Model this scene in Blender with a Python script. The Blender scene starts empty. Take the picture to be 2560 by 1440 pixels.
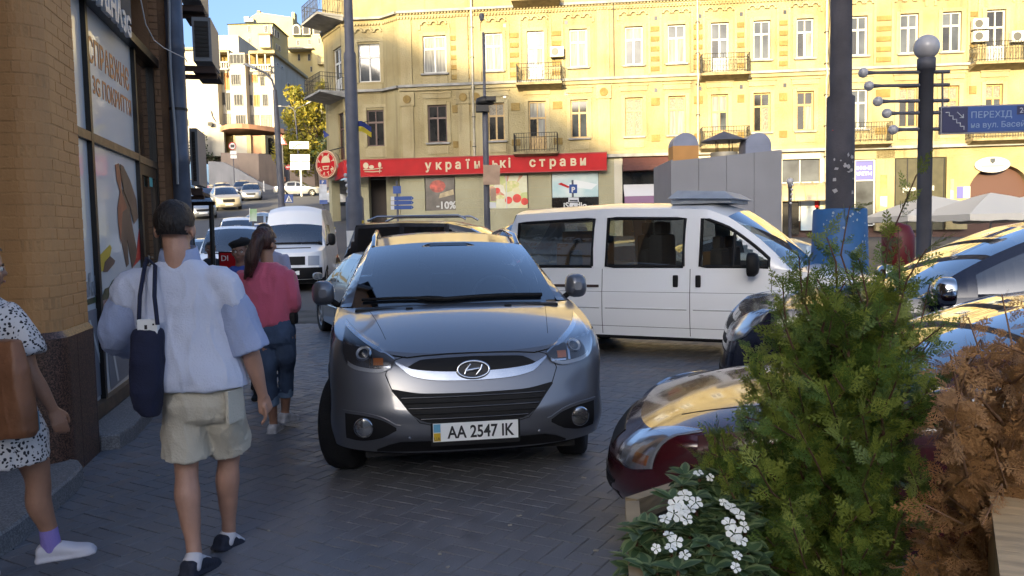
import bpy, bmesh, math, random
from math import sin, cos, pi, radians, sqrt, atan2, tan
from mathutils import Vector, Matrix, noise
random.seed(7)
scene = bpy.context.scene
COL = bpy.data.collections.new('place'); scene.collection.children.link(COL)
# ------------------------------------------------------------------ camera
CAM_H = 1.62; FPX = 1991.0; PITCH = math.atan(135/FPX); ROLL = 0.02
camd = bpy.data.cameras.new('camera'); cam = bpy.data.objects.new('camera', camd); COL.objects.link(cam)
camd.sensor_width = 36; camd.lens = 36*FPX/2560; camd.clip_start = .05; camd.clip_end = 2000
cam.location = (0, 0, CAM_H)
cam.matrix_world = Matrix.Translation((0, 0, CAM_H)) @ Matrix.Rotation(pi/2-PITCH, 4, 'X') @ Matrix.Rotation(-ROLL, 4, 'Z')
scene.camera = cam
# ------------------------------------------------------------------ sky, sun, exposure
SUN_EL = radians(11.0); SUN_DX = .36            # the sun stands low behind the camera, a little to the left
sdir = Vector((SUN_DX, 1, 0)).normalized()*cos(SUN_EL); sdir.z = -sin(SUN_EL)
w = bpy.data.worlds.new('World'); scene.world = w; w.use_nodes = True
nt = w.node_tree; nt.nodes.clear()
sky = nt.nodes.new('ShaderNodeTexSky'); sky.sky_type = 'NISHITA'; sky.sun_disc = False
sky.sun_elevation = SUN_EL; sky.sun_rotation = atan2(-sdir.x, -sdir.y)
sky.air_density = .6; sky.dust_density = 5.0; sky.ozone_density = 2.0
bg = nt.nodes.new('ShaderNodeBackground'); bg.inputs[1].default_value = .15
wo = nt.nodes.new('ShaderNodeOutputWorld')
nt.links.new(sky.outputs[0], bg.inputs[0]); nt.links.new(bg.outputs[0], wo.inputs[0])
sl = bpy.data.lights.new('sun', 'SUN'); sl.energy = 4.2; sl.angle = radians(.55); sl.color = (1, .80, .46)
so = bpy.data.objects.new('sun', sl); COL.objects.link(so)
so.rotation_euler = sdir.to_track_quat('-Z', 'Y').to_euler(); so.location = (-20, -40, 40)
vs = scene.view_settings; vs.view_transform = 'Standard'; vs.look = 'None'; vs.gamma = 1; vs.use_curve_mapping = False
vs.exposure = 1.75
scene.cycles.max_bounces = 8; scene.cycles.transparent_max_bounces = 24
scene.cycles.use_denoising = True
# ------------------------------------------------------------------ pixel helpers: turn a spot of the photograph into a place
_r = Vector((1, 0, 0)); _u = Vector((0, sin(PITCH), cos(PITCH))); _f = Vector((0, cos(PITCH), -sin(PITCH)))
CR = cos(ROLL)*_r - sin(ROLL)*_u; CU = sin(ROLL)*_r + cos(ROLL)*_u
EYE = Vector((0, 0, CAM_H))
def ray(x, y): return _f + CR*((x-1280)/FPX) - CU*((y-720)/FPX)
def G(x, y, z=0.0):
 d = ray(x, y); return EYE + d*((z-CAM_H)/d.z)
def P(x, y, Y):
 d = ray(x, y); return EYE + d*(Y/d.y)
def onplane(x, y, o, n):
 d = ray(x, y); n = Vector(n); return EYE + d*((Vector(o)-EYE).dot(n)/d.dot(n))
# ------------------------------------------------------------------ materials
MATS = {}
def nodes_of(m):
 m.use_nodes = True; return m.node_tree, m.node_tree.nodes.get('Principled BSDF')
def M(name, col, rough=.6, metal=0, var=0, scale=8, bump=0, bscale=None, coat=0, spec=None, detail=4, col2=None, sheen=0, alpha=None, stretch=None, trans=0, ior=None):
 """plain procedural material: base colour with a noise mix, optional bump"""
 if name in MATS: return MATS[name]
 m = bpy.data.materials.new(name); t, b = nodes_of(m); MATS[name] = m
 b.inputs['Base Color'].default_value = (*col, 1); b.inputs['Roughness'].default_value = rough; b.inputs['Metallic'].default_value = metal
 if coat: b.inputs['Coat Weight'].default_value = coat; b.inputs['Coat Roughness'].default_value = .04
 if spec is not None: b.inputs['Specular IOR Level'].default_value = spec
 if sheen: b.inputs['Sheen Weight'].default_value = sheen
 if trans: b.inputs['Transmission Weight'].default_value = trans
 if ior: b.inputs['IOR'].default_value = ior
 if var or col2 or bump:
  tc = t.nodes.new('ShaderNodeTexCoord'); src = tc.outputs['Object']
  if stretch:
   mp = t.nodes.new('ShaderNodeMapping'); mp.inputs['Scale'].default_value = stretch
   t.links.new(src, mp.inputs[0]); src = mp.outputs[0]
  n = t.nodes.new('ShaderNodeTexNoise'); n.inputs['Scale'].default_value = scale; n.inputs['Detail'].default_value = detail
  t.links.new(src, n.inputs['Vector'])
  if var or col2:
   cr = t.nodes.new('ShaderNodeMix'); cr.data_type = 'RGBA'
   c2 = col2 or tuple(max(0, c*(1-var)) for c in col); c1 = col if col2 else tuple(min(1, c*(1+var)) for c in col)
   cr.inputs['A'].default_value = (*c1, 1); cr.inputs['B'].default_value = (*c2, 1)
   rp = t.nodes.new('ShaderNodeMapRange'); rp.inputs[1].default_value = .3; rp.inputs[2].default_value = .7
   t.links.new(n.outputs['Fac'], rp.inputs[0]); t.links.new(rp.outputs[0], cr.inputs['Factor'])
   t.links.new(cr.outputs['Result'], b.inputs['Base Color'])
  if bump:
   n2 = n
   if bscale:
    n2 = t.nodes.new('ShaderNodeTexNoise'); n2.inputs['Scale'].default_value = bscale; n2.inputs['Detail'].default_value = 5
    t.links.new(src, n2.inputs['Vector'])
   bp = t.nodes.new('ShaderNodeBump'); bp.inputs['Strength'].default_value = min(1, bump); bp.inputs['Distance'].default_value = .02
   t.links.new(n2.outputs['Fac'], bp.inputs['Height']); t.links.new(bp.outputs[0], b.inputs['Normal'])
 return m
def glass(name, tint=(.5, .55, .55), see=.6, rough=.03, gain=1.9, floor=.08):
 """window glass: a clear coat of reflection over a tinted see-through pane"""
 if name in MATS: return MATS[name]
 m = bpy.data.materials.new(name); MATS[name] = m; m.use_nodes = True; t = m.node_tree; t.nodes.clear()
 o = t.nodes.new('ShaderNodeOutputMaterial'); mx = t.nodes.new('ShaderNodeMixShader')
 tr = t.nodes.new('ShaderNodeBsdfTransparent'); tr.inputs[0].default_value = (*(c*see for c in tint), 1)
 g = t.nodes.new('ShaderNodeBsdfGlossy'); g.inputs['Roughness'].default_value = rough
 g.inputs[0].default_value = (1, 1, 1, 1)
 fr = t.nodes.new('ShaderNodeFresnel'); fr.inputs[0].default_value = 1.52
 mu = t.nodes.new('ShaderNodeMath'); mu.operation = 'MULTIPLY_ADD'; mu.inputs[1].default_value = gain; mu.inputs[2].default_value = floor; mu.use_clamp = True
 t.links.new(fr.outputs[0], mu.inputs[0]); t.links.new(mu.outputs[0], mx.inputs[0])
 t.links.new(tr.outputs[0], mx.inputs[1]); t.links.new(g.outputs[0], mx.inputs[2]); t.links.new(mx.outputs[0], o.inputs[0])
 return m
def paint(name, col, rough=.28, flake=0, metal=.0, coat=1.0):
 if name in MATS: return MATS[name]
 m = M(name, col, rough=rough, metal=metal, coat=coat)
 t, b = nodes_of(m)
 # faint road dust in the coat
 tc = t.nodes.new('ShaderNodeTexCoord'); n = t.nodes.new('ShaderNodeTexNoise'); n.inputs['Scale'].default_value = 9; n.inputs['Detail'].default_value = 8
 mr = t.nodes.new('ShaderNodeMapRange'); mr.inputs[1].default_value = .35; mr.inputs[2].default_value = .75; mr.inputs[3].default_value = .03; mr.inputs[4].default_value = .15
 t.links.new(tc.outputs['Object'], n.inputs['Vector']); t.links.new(n.outputs['Fac'], mr.inputs[0]); t.links.new(mr.outputs[0], b.inputs['Coat Roughness'])
 return m
# ------------------------------------------------------------------ mesh helper
class MB:
 def __init__(s): s.v = []; s.f = []; s.mi = []; s.sm = []; s.cur = 0; s.smooth = False
 def add(s, vs, fs, xf=None, smooth=None):
  o = len(s.v); s.v += [tuple(xf @ Vector(v)) for v in vs] if xf is not None else [tuple(v) for v in vs]
  sm = s.smooth if smooth is None else smooth
  for f in fs: s.f.append([i+o for i in f]); s.mi.append(s.cur); s.sm.append(sm)
  return s
 def box(s, c, d, xf=None, rz=0):
  hx, hy, hz = d[0]/2, d[1]/2, d[2]/2
  vs = []
  for x in (-hx, hx):
   for y in (-hy, hy):
    for z in (-hz, hz):
     X, Y = (x*cos(rz)-y*sin(rz), x*sin(rz)+y*cos(rz)) if rz else (x, y)
     vs.append((c[0]+X, c[1]+Y, c[2]+z))
  return s.add(vs, [(0, 1, 3, 2), (4, 6, 7, 5), (0, 4, 5, 1), (2, 3, 7, 6), (0, 2, 6, 4), (1, 5, 7, 3)], xf, False)
 def bbox(s, c, d, b=.01, xf=None):
  """box with chamfered edges"""
  hx, hy, hz = d[0]/2, d[1]/2, d[2]/2; b = min(b, hx*.9, hy*.9, hz*.9); bm = bmesh.new()
  bmesh.ops.create_cube(bm, size=1, matrix=Matrix.Translation(c) @ Matrix.Diagonal((*d, 1)))
  bmesh.ops.bevel(bm, geom=bm.edges[:], offset=b, segments=2, affect='EDGES', profile=.7)
  bm.verts.index_update()
  s.add([v.co[:] for v in bm.verts], [[v.index for v in f.verts] for f in bm.faces], xf, False); bm.free(); return s
 def hexa(s, p):
  """eight corners: bottom 4 ccw, top 4 ccw"""
  return s.add(p, [(3, 2, 1, 0), (4, 5, 6, 7), (0, 1, 5, 4), (1, 2, 6, 5), (2, 3, 7, 6), (3, 0, 4, 7)], None, False)
 def quad(s, a, b, c, d): return s.add([a, b, c, d], [(0, 1, 2, 3)])
 def ring(s, rings, cap0=True, cap1=True, closed=True, smooth=True, xf=None):
  """loft rings of equal count"""
  n = len(rings[0]); vs = [p for r in rings for p in r]; fs = []
  for i in range(len(rings)-1):
   for j in range(n if closed else n-1):
    k = (j+1) % n; fs.append((i*n+j, i*n+k, (i+1)*n+k, (i+1)*n+j))
  s.add(vs, fs, xf, smooth)
  if cap0: s.add(rings[0], [tuple(reversed(range(n)))], xf, False)
  if cap1: s.add(rings[-1], [tuple(range(n))], xf, False)
  return s
 def tube(s, pts, r, n=8, cap=True, smooth=True, xf=None):
  pts = [Vector(p) for p in pts]; rs = r if isinstance(r, list) else [r]*len(pts); rings = []
  prev = None
  for i, p in enumerate(pts):
   t = (pts[min(i+1, len(pts)-1)]-pts[max(i-1, 0)]).normalized()
   if prev is None:
    a = t.orthogonal().normalized()
   else:
    a = (prev - t*prev.dot(t)); a = a.normalized() if a.length > 1e-6 else t.orthogonal().normalized()
   prev = a; b = t.cross(a)
   rr = rs[i]; ra, rb = rr if isinstance(rr, (tuple, list)) else (rr, rr)
   rings.append([p + a*(ra*cos(2*pi*k/n)) + b*(rb*sin(2*pi*k/n)) for k in range(n)])
  return s.ring(rings, cap, cap, True, smooth, xf)
 def lathe(s, c, prof, n=24, axis='Z', xf=None, smooth=True, cap=True):
  rings = []
  for r, h in prof:
   q = []
   for k in range(n):
    a = 2*pi*k/n; x, y = r*cos(a), r*sin(a)
    q.append(Vector(c)+Vector({'Z': (x, y, h), 'Y': (x, -h, y) if False else (y, h, x), 'X': (h, x, y)}[axis]))
   rings.append(q)
  return s.ring(rings, cap, cap, True, smooth, xf)
 def ball(s, c, r, n=16, m=10, xf=None):
  rx, ry, rz = r if isinstance(r, (tuple, list)) else (r, r, r)
  rings = []
  for i in range(1, m):
   a = pi*i/m; rings.append([(c[0]+rx*sin(a)*cos(2*pi*k/n), c[1]+ry*sin(a)*sin(2*pi*k/n), c[2]-rz*cos(a)) for k in range(n)])
  return s.ring(rings, True, True, True, True, xf)
 def prism(s, poly, o, ux, uy, depth):
  """extrude 2-D polygon (in plane o,ux,uy) along normal by depth"""
  o, ux, uy = Vector(o), Vector(ux), Vector(uy); nn = ux.cross(uy).normalized()
  a = [o+ux*x+uy*y for x, y in poly]; b = [p+nn*depth for p in a]; n = len(a)
  s.add(b, [tuple(range(n))], None, False); s.add(a, [tuple(reversed(range(n)))], None, False)
  s.add(a+b, [(i, (i+1) % n, n+(i+1) % n, n+i) for i in range(n)], None, False); return s
 def mesh(s, name, mats):
  me = bpy.data.meshes.new(name); me.from_pydata(s.v, [], s.f)
  for m in (mats if isinstance(mats, (list, tuple)) else [mats]): me.materials.append(m)
  me.polygons.foreach_set('material_index', s.mi); me.polygons.foreach_set('use_smooth', s.sm); me.update(); return me
 def build(s, name, mats, parent=None, loc=None, **kw):
  o = bpy.data.objects.new(name, s.mesh(name, mats)); COL.objects.link(o)
  if loc is not None: o.location = loc
  if parent is not None: o.parent = parent
  return tag(o, **kw)
def tag(o, label=None, cat=None, group=None, kind=None):
 if label: o['label'] = label
 if cat: o['category'] = cat
 if group: o['group'] = group
 if kind: o['kind'] = kind
 return o
def empty(name, loc=(0, 0, 0), rz=0, **kw):
 o = bpy.data.objects.new(name, None); COL.objects.link(o); o.location = loc; o.rotation_euler = (0, 0, rz); o.empty_display_size = .2
 return tag(o, **kw)
def mesh_obj(name, me, parent=None, loc=None, rot=None, **kw):
 o = bpy.data.objects.new(name, me); COL.objects.link(o)
 if loc is not None: o.location = loc
 if rot is not None: o.rotation_euler = rot
 if parent is not None: o.parent = parent
 return tag(o, **kw)
KIDS = {}
def copy_tree(o, parent=None, label=None, group=None, loc=None, rz=None):
 c = o.copy(); COL.objects.link(c)
 if parent is not None: c.parent = parent
 if label: c['label'] = label
 if group: c['group'] = group
 if loc is not None: c.location = loc
 if rz is not None: c.rotation_euler = (0, 0, rz)
 for k in [k for k in bpy.data.objects if k.parent == o]:
  copy_tree(k, c)
 return c
def text(name, body, size, o, ux, uy, mat, parent=None, depth=.004, align='CENTER', bold=0, shear=0, xs=1.0):
 """lettering standing on a plane: o = anchor of the baseline, ux = reading direction, uy = up"""
 cu = bpy.data.curves.new(name, 'FONT'); cu.body = body; cu.size = size; cu.extrude = depth; cu.align_x = align; cu.align_y = 'BOTTOM_BASELINE'
 cu.offset = bold; cu.shear = shear; cu.resolution_u = 3; cu.materials.append(mat)
 tmp = bpy.data.objects.new(name, cu); me = bpy.data.meshes.new_from_object(tmp); bpy.data.objects.remove(tmp); me.name = name
 if not me.materials: me.materials.append(mat)
 ob = bpy.data.objects.new(name, me); COL.objects.link(ob)
 ux = Vector(ux).normalized(); uy = Vector(uy).normalized(); n = ux.cross(uy)
 mw = Matrix(((ux.x*xs, uy.x, n.x, o[0]), (ux.y*xs, uy.y, n.y, o[1]), (ux.z*xs, uy.z, n.z, o[2]), (0, 0, 0, 1)))
 ob.matrix_world = mw
 if parent is not None:
  ob.parent = parent; ob.matrix_parent_inverse = parent_world(parent).inverted()
 return ob
def parent_world(p):
 m = p.matrix_basis.copy()
 return (parent_world(p.parent) @ p.matrix_parent_inverse @ m) if p.parent else m
def rnd(a, b): return a + (b-a)*random.random()
def lerp(a, b, t): return a + (b-a)*t
def interp(x, tab):
 """piecewise linear table"""
 if x <= tab[0][0]: return tab[0][1]
 for (a, p), (b, q) in zip(tab, tab[1:]):
  if x <= b: return p + (q-p)*(x-a)/(b-a)
 return tab[-1][1]
def smooth(x, tab):
 """monotone-ish smooth table (cosine eased Hermite)"""
 n = len(tab)
 if x <= tab[0][0]: return tab[0][1]
 if x >= tab[-1][0]: return tab[-1][1]
 for i in range(n-1):
  x0, y0 = tab[i]; x1, y1 = tab[i+1]
  if x <= x1:
   def sl(k):
    if k <= 0: return (tab[1][1]-tab[0][1])/(tab[1][0]-tab[0][0])
    if k >= n-1: return (tab[-1][1]-tab[-2][1])/(tab[-1][0]-tab[-2][0])
    a = (tab[k][1]-tab[k-1][1])/(tab[k][0]-tab[k-1][0]); b = (tab[k+1][1]-tab[k][1])/(tab[k+1][0]-tab[k][0])
    return 0 if a*b <= 0 else 2*a*b/(a+b)
   h = x1-x0; t = (x-x0)/h; m0, m1 = sl(i)*h, sl(i+1)*h
   return (2*t**3-3*t*t+1)*y0+(t**3-2*t*t+t)*m0+(-2*t**3+3*t*t)*y1+(t**3-t*t)*m1
# terrain: flat square near the camera, climbing street beyond
def terr(x, y):
 h = smooth(y, [(18, 0), (24, .12), (36, 1.15), (52, 3.1), (75, 5.6), (95, 7.6), (140, 11)]) if y > 18 else 0
 wgt = smooth(x, [(-8, 1), (12, .62), (40, .5)])
 return h*wgt if y < 60 else h*lerp(wgt, 1, min(1, (y-60)/30))
# ================================================================== ground, road, pavers
def ground_material():
 m = bpy.data.materials.new('worn_asphalt'); t, b = nodes_of(m); N = t.nodes; L = t.links
 geo = N.new('ShaderNodeNewGeometry')
 n1 = N.new('ShaderNodeTexNoise'); n1.inputs['Scale'].default_value = .25; n1.inputs['Detail'].default_value = 6
 n2 = N.new('ShaderNodeTexNoise'); n2.inputs['Scale'].default_value = 60; n2.inputs['Detail'].default_value = 3
 L.new(geo.outputs['Position'], n1.inputs['Vector']); L.new(geo.outputs['Position'], n2.inputs['Vector'])
 mx = N.new('ShaderNodeMix'); mx.data_type = 'RGBA'; mx.inputs['A'].default_value = (.065, .067, .072, 1); mx.inputs['B'].default_value = (.115, .113, .112, 1)
 L.new(n1.outputs['Fac'], mx.inputs['Factor']); L.new(mx.outputs['Result'], b.inputs['Base Color'])
 bp = N.new('ShaderNodeBump'); bp.inputs['Strength'].default_value = .35; bp.inputs['Distance'].default_value = .01
 L.new(n2.outputs['Fac'], bp.inputs['Height']); L.new(bp.outputs[0], b.inputs['Normal']); b.inputs['Roughness'].default_value = .75
 return m
M_ASPH = ground_material()
def paver_material():
 m = bpy.data.materials.new('clay_paver'); t, b = nodes_of(m); N = t.nodes; L = t.links
 geo = N.new('ShaderNodeNewGeometry')
 cr = N.new('ShaderNodeValToRGB'); e = cr.color_ramp.elements
 e[0].position = 0; e[0].color = (0.123, 0.133, 0.157, 1); e[1].position = 1; e[1].color = (0.183, 0.191, 0.216, 1)
 for p, c in ((.3, (0.151, 0.161, 0.185)), (.55, (0.183, 0.177, 0.185)), (.72, (0.192, 0.151, 0.137)), (.85, (0.137, 0.148, 0.174))):
  x = e.new(p); x.color = (*c, 1)
 L.new(geo.outputs['Random Per Island'], cr.inputs[0])
 n1 = N.new('ShaderNodeTexNoise'); n1.inputs['Scale'].default_value = .7; n1.inputs['Detail'].default_value = 5
 n2 = N.new('ShaderNodeTexNoise'); n2.inputs['Scale'].default_value = 90; n2.inputs['Detail'].default_value = 4
 n3 = N.new('ShaderNodeTexNoise'); n3.inputs['Scale'].default_value = 7; n3.inputs['Detail'].default_value = 6
 for n in (n1, n2, n3): L.new(geo.outputs['Position'], n.inputs['Vector'])
 # worn driving area goes even and grey, edges keep their brick tones; dirt stains
 mr = N.new('ShaderNodeMapRange'); mr.inputs[1].default_value = .38; mr.inputs[2].default_value = .62; mr.inputs[3].default_value = .15; mr.inputs[4].default_value = .8
 L.new(n1.outputs['Fac'], mr.inputs[0])
 mx = N.new('ShaderNodeMix'); mx.data_type = 'RGBA'; mx.inputs['B'].default_value = (0.147, 0.161, 0.186, 1)
 L.new(mr.outputs[0], mx.inputs['Factor']); L.new(cr.outputs[0], mx.inputs['A'])
 m3 = N.new('ShaderNodeMapRange'); m3.inputs[1].default_value = .3; m3.inputs[2].default_value = .72; m3.inputs[3].default_value = .82; m3.inputs[4].default_value = 1.15
 L.new(n3.outputs['Fac'], m3.inputs[0])
 mu = N.new('ShaderNodeMix'); mu.data_type = 'RGBA'; mu.blend_type = 'MULTIPLY'; mu.inputs['Factor'].default_value = 1
 L.new(mx.outputs['Result'], mu.inputs['A']); L.new(m3.outputs[0], mu.inputs['B']); L.new(mu.outputs['Result'], b.inputs['Base Color'])
 rr = N.new('ShaderNodeMapRange'); rr.inputs[1].default_value = .35; rr.inputs[2].default_value = .65; rr.inputs[3].default_value = .38; rr.inputs[4].default_value = .62
 L.new(n3.outputs['Fac'], rr.inputs[0]); L.new(rr.outputs[0], b.inputs['Roughness'])
 bp = N.new('ShaderNodeBump'); bp.inputs['Strength'].default_value = .5; bp.inputs['Distance'].default_value = .004
 L.new(n2.outputs['Fac'], bp.inputs['Height']); L.new(bp.outputs[0], b.inputs['Normal'])
 return m
M_PAVER = paver_material()
M_JOINT = M('joint_sand', (.10, .095, .085), .95, var=.75, scale=.9)
# ground sheet: one grid that climbs with the street and reaches the horizon
xs = [-900, -400, -180, -110, -80] + [x*2.0 for x in range(-30, 31)] + [80, 110, 180, 400, 900]
ys = [-900, -300, -120, -60, -30, -10, 0] + [6+x*2.0 for x in range(0, 70)] + [160, 200, 300, 500, 1500]
mb = MB(); mb.smooth = True
mb.add([(x, y, terr(x, y)-.012) for y in ys for x in xs],
       [(j*len(xs)+i, j*len(xs)+i+1, (j+1)*len(xs)+i+1, (j+1)*len(xs)+i) for j in range(len(ys)-1) for i in range(len(xs)-1)])
road = mb.build('ground', M_ASPH, kind='structure')
# bedding under the pavers and the pavers themselves: a 90 degree herringbone of 20 x 10 cm clay blocks
mb = MB(); mb.quad((-9, -2, -.008), (16, -2, -.008), (16, 18, -.008), (-9, 18, -.008))
pave = mb.build('pavement', M_JOINT, kind='structure')
AX = Vector((cos(radians(60)), sin(radians(60)), 0)); BX = Vector((cos(radians(-30)), sin(radians(-30)), 0))
PW = .102
def paver_mb(mb, cx, cy, ang, dz, tl=(0, 0)):
 L_, W_ = PW*2-.0045, PW-.0045; c = .0022
 pts = []
 for (ex, z) in ((0, -.03), (0, -c*1.2), (c, 0)):
  for sx, sy in ((-1, -1), (1, -1), (1, 1), (-1, 1)):
   x = sx*(L_/2-ex); y = sy*(W_/2-ex)
   pts.append((cx+x*cos(ang)-y*sin(ang), cy+x*sin(ang)+y*cos(ang), z+dz+tl[0]*x+tl[1]*y))
 mb.add(pts, [(0, 1, 5, 4), (1, 2, 6, 5), (2, 3, 7, 6), (3, 0, 4, 7), (4, 5, 9, 8), (5, 6, 10, 9), (6, 7, 11, 10), (7, 4, 8, 11), (8, 9, 10, 11)], None, False)
bricks = []
R_ = random.Random(3)
for i in range(-160, 260):
 for j in range(-200, 220):
  k = (i-j) % 4
  if k == 0: c = AX*(PW*(i+1))+BX*(PW*(j+.5)); ang = radians(60)
  elif k == 3: c = AX*(PW*(i+.5))+BX*(PW*(j+1)); ang = radians(-30)
  else: continue
  if 3.0 < c.y < 15 and -4.6 < c.x < min(9, 1.2+c.y*.8) and c.x > -.72*c.y-.4: bricks.append((c.x, c.y, ang))
def seen(b):
 d = Vector((b[0], b[1], 0))-EYE; zz = d.dot(_f); px = 1280+FPX*d.dot(CR)/zz; py = 720-FPX*d.dot(CU)/zz
 return 40 < px < 1560 and py < 1450 and not (b[0] < -2.8)
near = sorted([b for b in bricks if seen(b)], key=lambda b: b[0]**2+b[1]**2)[:298]
ns = set(near)
one = [MB() for _ in range(4)]
for k, m_ in enumerate(one): paver_mb(m_, 0, 0, 0, 0)
pm = one[0].mesh('paver', M_PAVER)
for (x, y, a) in near:
 o = mesh_obj('paver', pm, pave, (x, y, R_.uniform(-.002, .0015)), (R_.uniform(-.012, .012), R_.uniform(-.008, .008), a))
mb = MB()
for b in bricks:
 if b not in ns: paver_mb(mb, b[0], b[1], b[2], R_.uniform(-.002, .0015), (R_.uniform(-.012, .012), R_.uniform(-.01, .01)))
mb.build('paver_field', M_PAVER, pave, kind='stuff')
# litter: cigarette ends and scraps
M_BUTT = M('paper_scrap', (.33, .31, .27), .9)
mb = MB()
for px_, py_ in ((1298, 1290), (1275, 1314), (1490, 1377), (1100, 1386), (1120, 1419), (935, 1145), (280, 1243), (365, 1110), (395, 1190), (672, 1328), (1460, 1195)):
 p = G(px_, py_); mb.box((p.x, p.y, .004), (.012+R_.random()*.02, .008+R_.random()*.01, .006), rz=R_.random()*3)
mb.build('litter', M_BUTT, kind='stuff')
# ================================================================== the shop building at the left
A0 = Vector((-3.40, 6.10, 0)); SD = Vector((-.2285, .9735, 0)).normalized(); SN = Vector((SD.y, -SD.x, 0))
UP = Vector((0, 0, 1))
def S(s, z, off=0): return A0 + SD*s + UP*z + SN*off
def sz(px, py, off=0):
 p = onplane(px, py, A0+SN*off, SN); q = p-A0; return q.dot(SD), p.z
def painted_brick(name, c, c2, rough=.7):
 m = bpy.data.materials.new(name); t, b = nodes_of(m); N = t.nodes; L = t.links
 geo = N.new('ShaderNodeNewGeometry'); n = N.new('ShaderNodeTexNoise'); n.inputs['Scale'].default_value = 3; n.inputs['Detail'].default_value = 7
 n2 = N.new('ShaderNodeTexNoise'); n2.inputs['Scale'].default_value = 55; n2.inputs['Detail'].default_value = 5
 L.new(geo.outputs['Position'], n.inputs['Vector']); L.new(geo.outputs['Position'], n2.inputs['Vector'])
 mx = N.new('ShaderNodeMix'); mx.data_type = 'RGBA'; mx.inputs['A'].default_value = (*c, 1); mx.inputs['B'].default_value = (*c2, 1)
 ad = N.new('ShaderNodeMath'); ad.operation = 'MULTIPLY_ADD'; ad.inputs[1].default_value = .35; L.new(geo.outputs['Random Per Island'], ad.inputs[0]);
 mr = N.new('ShaderNodeMapRange'); mr.inputs[1].default_value = .35; mr.inputs[2].default_value = .75; mr.inputs[4].default_value = .65; L.new(n.outputs['Fac'], mr.inputs[0])
 L.new(mr.outputs[0], ad.inputs[2]); L.new(ad.outputs[0], mx.inputs['Factor']); L.new(mx.outputs['Result'], b.inputs['Base Color'])
 bp = N.new('ShaderNodeBump'); bp.inputs['Strength'].default_value = .55; bp.inputs['Distance'].default_value = .006
 L.new(n2.outputs['Fac'], bp.inputs['Height']); L.new(bp.outputs[0], b.inputs['Normal']); b.inputs['Roughness'].default_value = rough
 return m
M_PIER = painted_brick('ochre_painted_brick', (.56, .29, .11), (.46, .23, .085))
M_PIER_J = M('ochre_painted_mortar', (.48, .255, .10), .8, var=.2, scale=6, bump=.5, bscale=40)
M_BROWN = painted_brick('brown_painted_brick', (.25, .125, .052), (.18, .088, .036))
M_BROWN_J = M('brown_painted_mortar', (.12, .06, .025), .85, var=.3, scale=4, bump=.6, bscale=50)
def granite(name, c1, c2, rough=.35):
 m = bpy.data.materials.new(name); t, b = nodes_of(m); N = t.nodes; L = t.links
 geo = N.new('ShaderNodeNewGeometry'); v = N.new('ShaderNodeTexVoronoi'); v.inputs['Scale'].default_value = 130
 L.new(geo.outputs['Position'], v.inputs['Vector'])
 mr = N.new('ShaderNodeSeparateColor'); L.new(v.outputs['Color'], mr.inputs[0])
 cr = N.new('ShaderNodeValToRGB'); e = cr.color_ramp.elements; e[0].color = (*c1, 1); e[1].color = (*c2, 1); e[0].position = .2; e[1].position = .95
 L.new(mr.outputs[0], cr.inputs[0]); L.new(cr.outputs[0], b.inputs['Base Color']); b.inputs['Roughness'].default_value = rough
 bp = N.new('ShaderNodeBump'); bp.inputs['Strength'].default_value = .25; bp.inputs['Distance'].default_value = .002; L.new(mr.outputs[0], bp.inputs['Height']); L.new(bp.outputs[0], b.inputs['Normal'])
 return m
M_GRAN = granite('red_brown_granite', (.03, .016, .011), (.17, .09, .06), .4)
M_GREYGRAN = granite('grey_granite', (.14, .14, .145), (.27, .27, .27), .75)
M_DARKFR = M('dark_bronze_frame', (.018, .016, .014), .35, metal=.3)
M_TANFR = M('worn_bronze_frame', (.14, .10, .065), .45, metal=.4, var=.3, scale=10)
M_FILM = M('pale_window_film', (.66, .69, .70), .4, coat=.8, var=.05, scale=.8)
shop = empty('shop_building', A0, label='ochre and brown painted brick shop building with pale poster windows', cat='building')
SHI = Matrix.Translation(A0).inverted()
def sp(mb, name, mats, parent=None, **kw):
 """part of the shop given in world coordinates"""
 o = mb.build(name, mats, parent or shop, **kw); o.matrix_parent_inverse = SHI if not parent else Matrix.Identity(4); return o
# pier path: near face (facing the viewer), rounded corner, street face
PC = Vector((-3.25, 6.07, 0)); PL = .74; PR = .16
c0 = PC - SD*PL                       # corner where the near face starts
nd = Vector((-1, -.02, 0)).normalized()   # near face runs away to the left
def pier_path(d, off=0.0):
 """point and normal at path length d from the far edge of the street face back round the corner"""
 if d < PL-PR: p = PC - SD*d; n = SN
 else:
  ang0 = atan2(SN.y, SN.x); n_near = Vector((nd.y, -nd.x, 0)); n_near = n_near if n_near.y < 0 else -n_near
  ang1 = atan2(n_near.y, n_near.x); dl = abs(ang1-ang0)*PR; cen = PC - SD*(PL-PR) - SN*PR
  u = d-(PL-PR)
  if u < dl:
   a = lerp(ang0, ang1, u/dl); n = Vector((cos(a), sin(a), 0)); p = cen+n*PR
  else:
   n = n_near; p = cen+n*PR+nd*(u-dl)
 return p+n*off, n
PLEN = 1.5
COURSE = .0785; Z0 = 1.02
mb = MB(); mb.smooth = True      # mortar core of the pier
ds = [0]+[PL-PR+.02*i for i in range(0, 16)]+[1.0, 1.2, PLEN+1.5]
ringv = [pier_path(d, 0)[0] for d in ds]
inner = [PC-SN*.9, ]
mb.ring([[p+UP*z for p in ringv] for z in (Z0-.02, 8.5)], False, False, closed=False)
mb.quad(PC+UP*Z0, PC-SN*.35+UP*Z0, PC-SN*.35+UP*8.5, PC+UP*8.5)
pier = sp(mb, 'pier', M_PIER_J)
pier['label'] = 'ochre painted brick pier with rounded corner'
rb = random.Random(11); nb = 0
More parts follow.
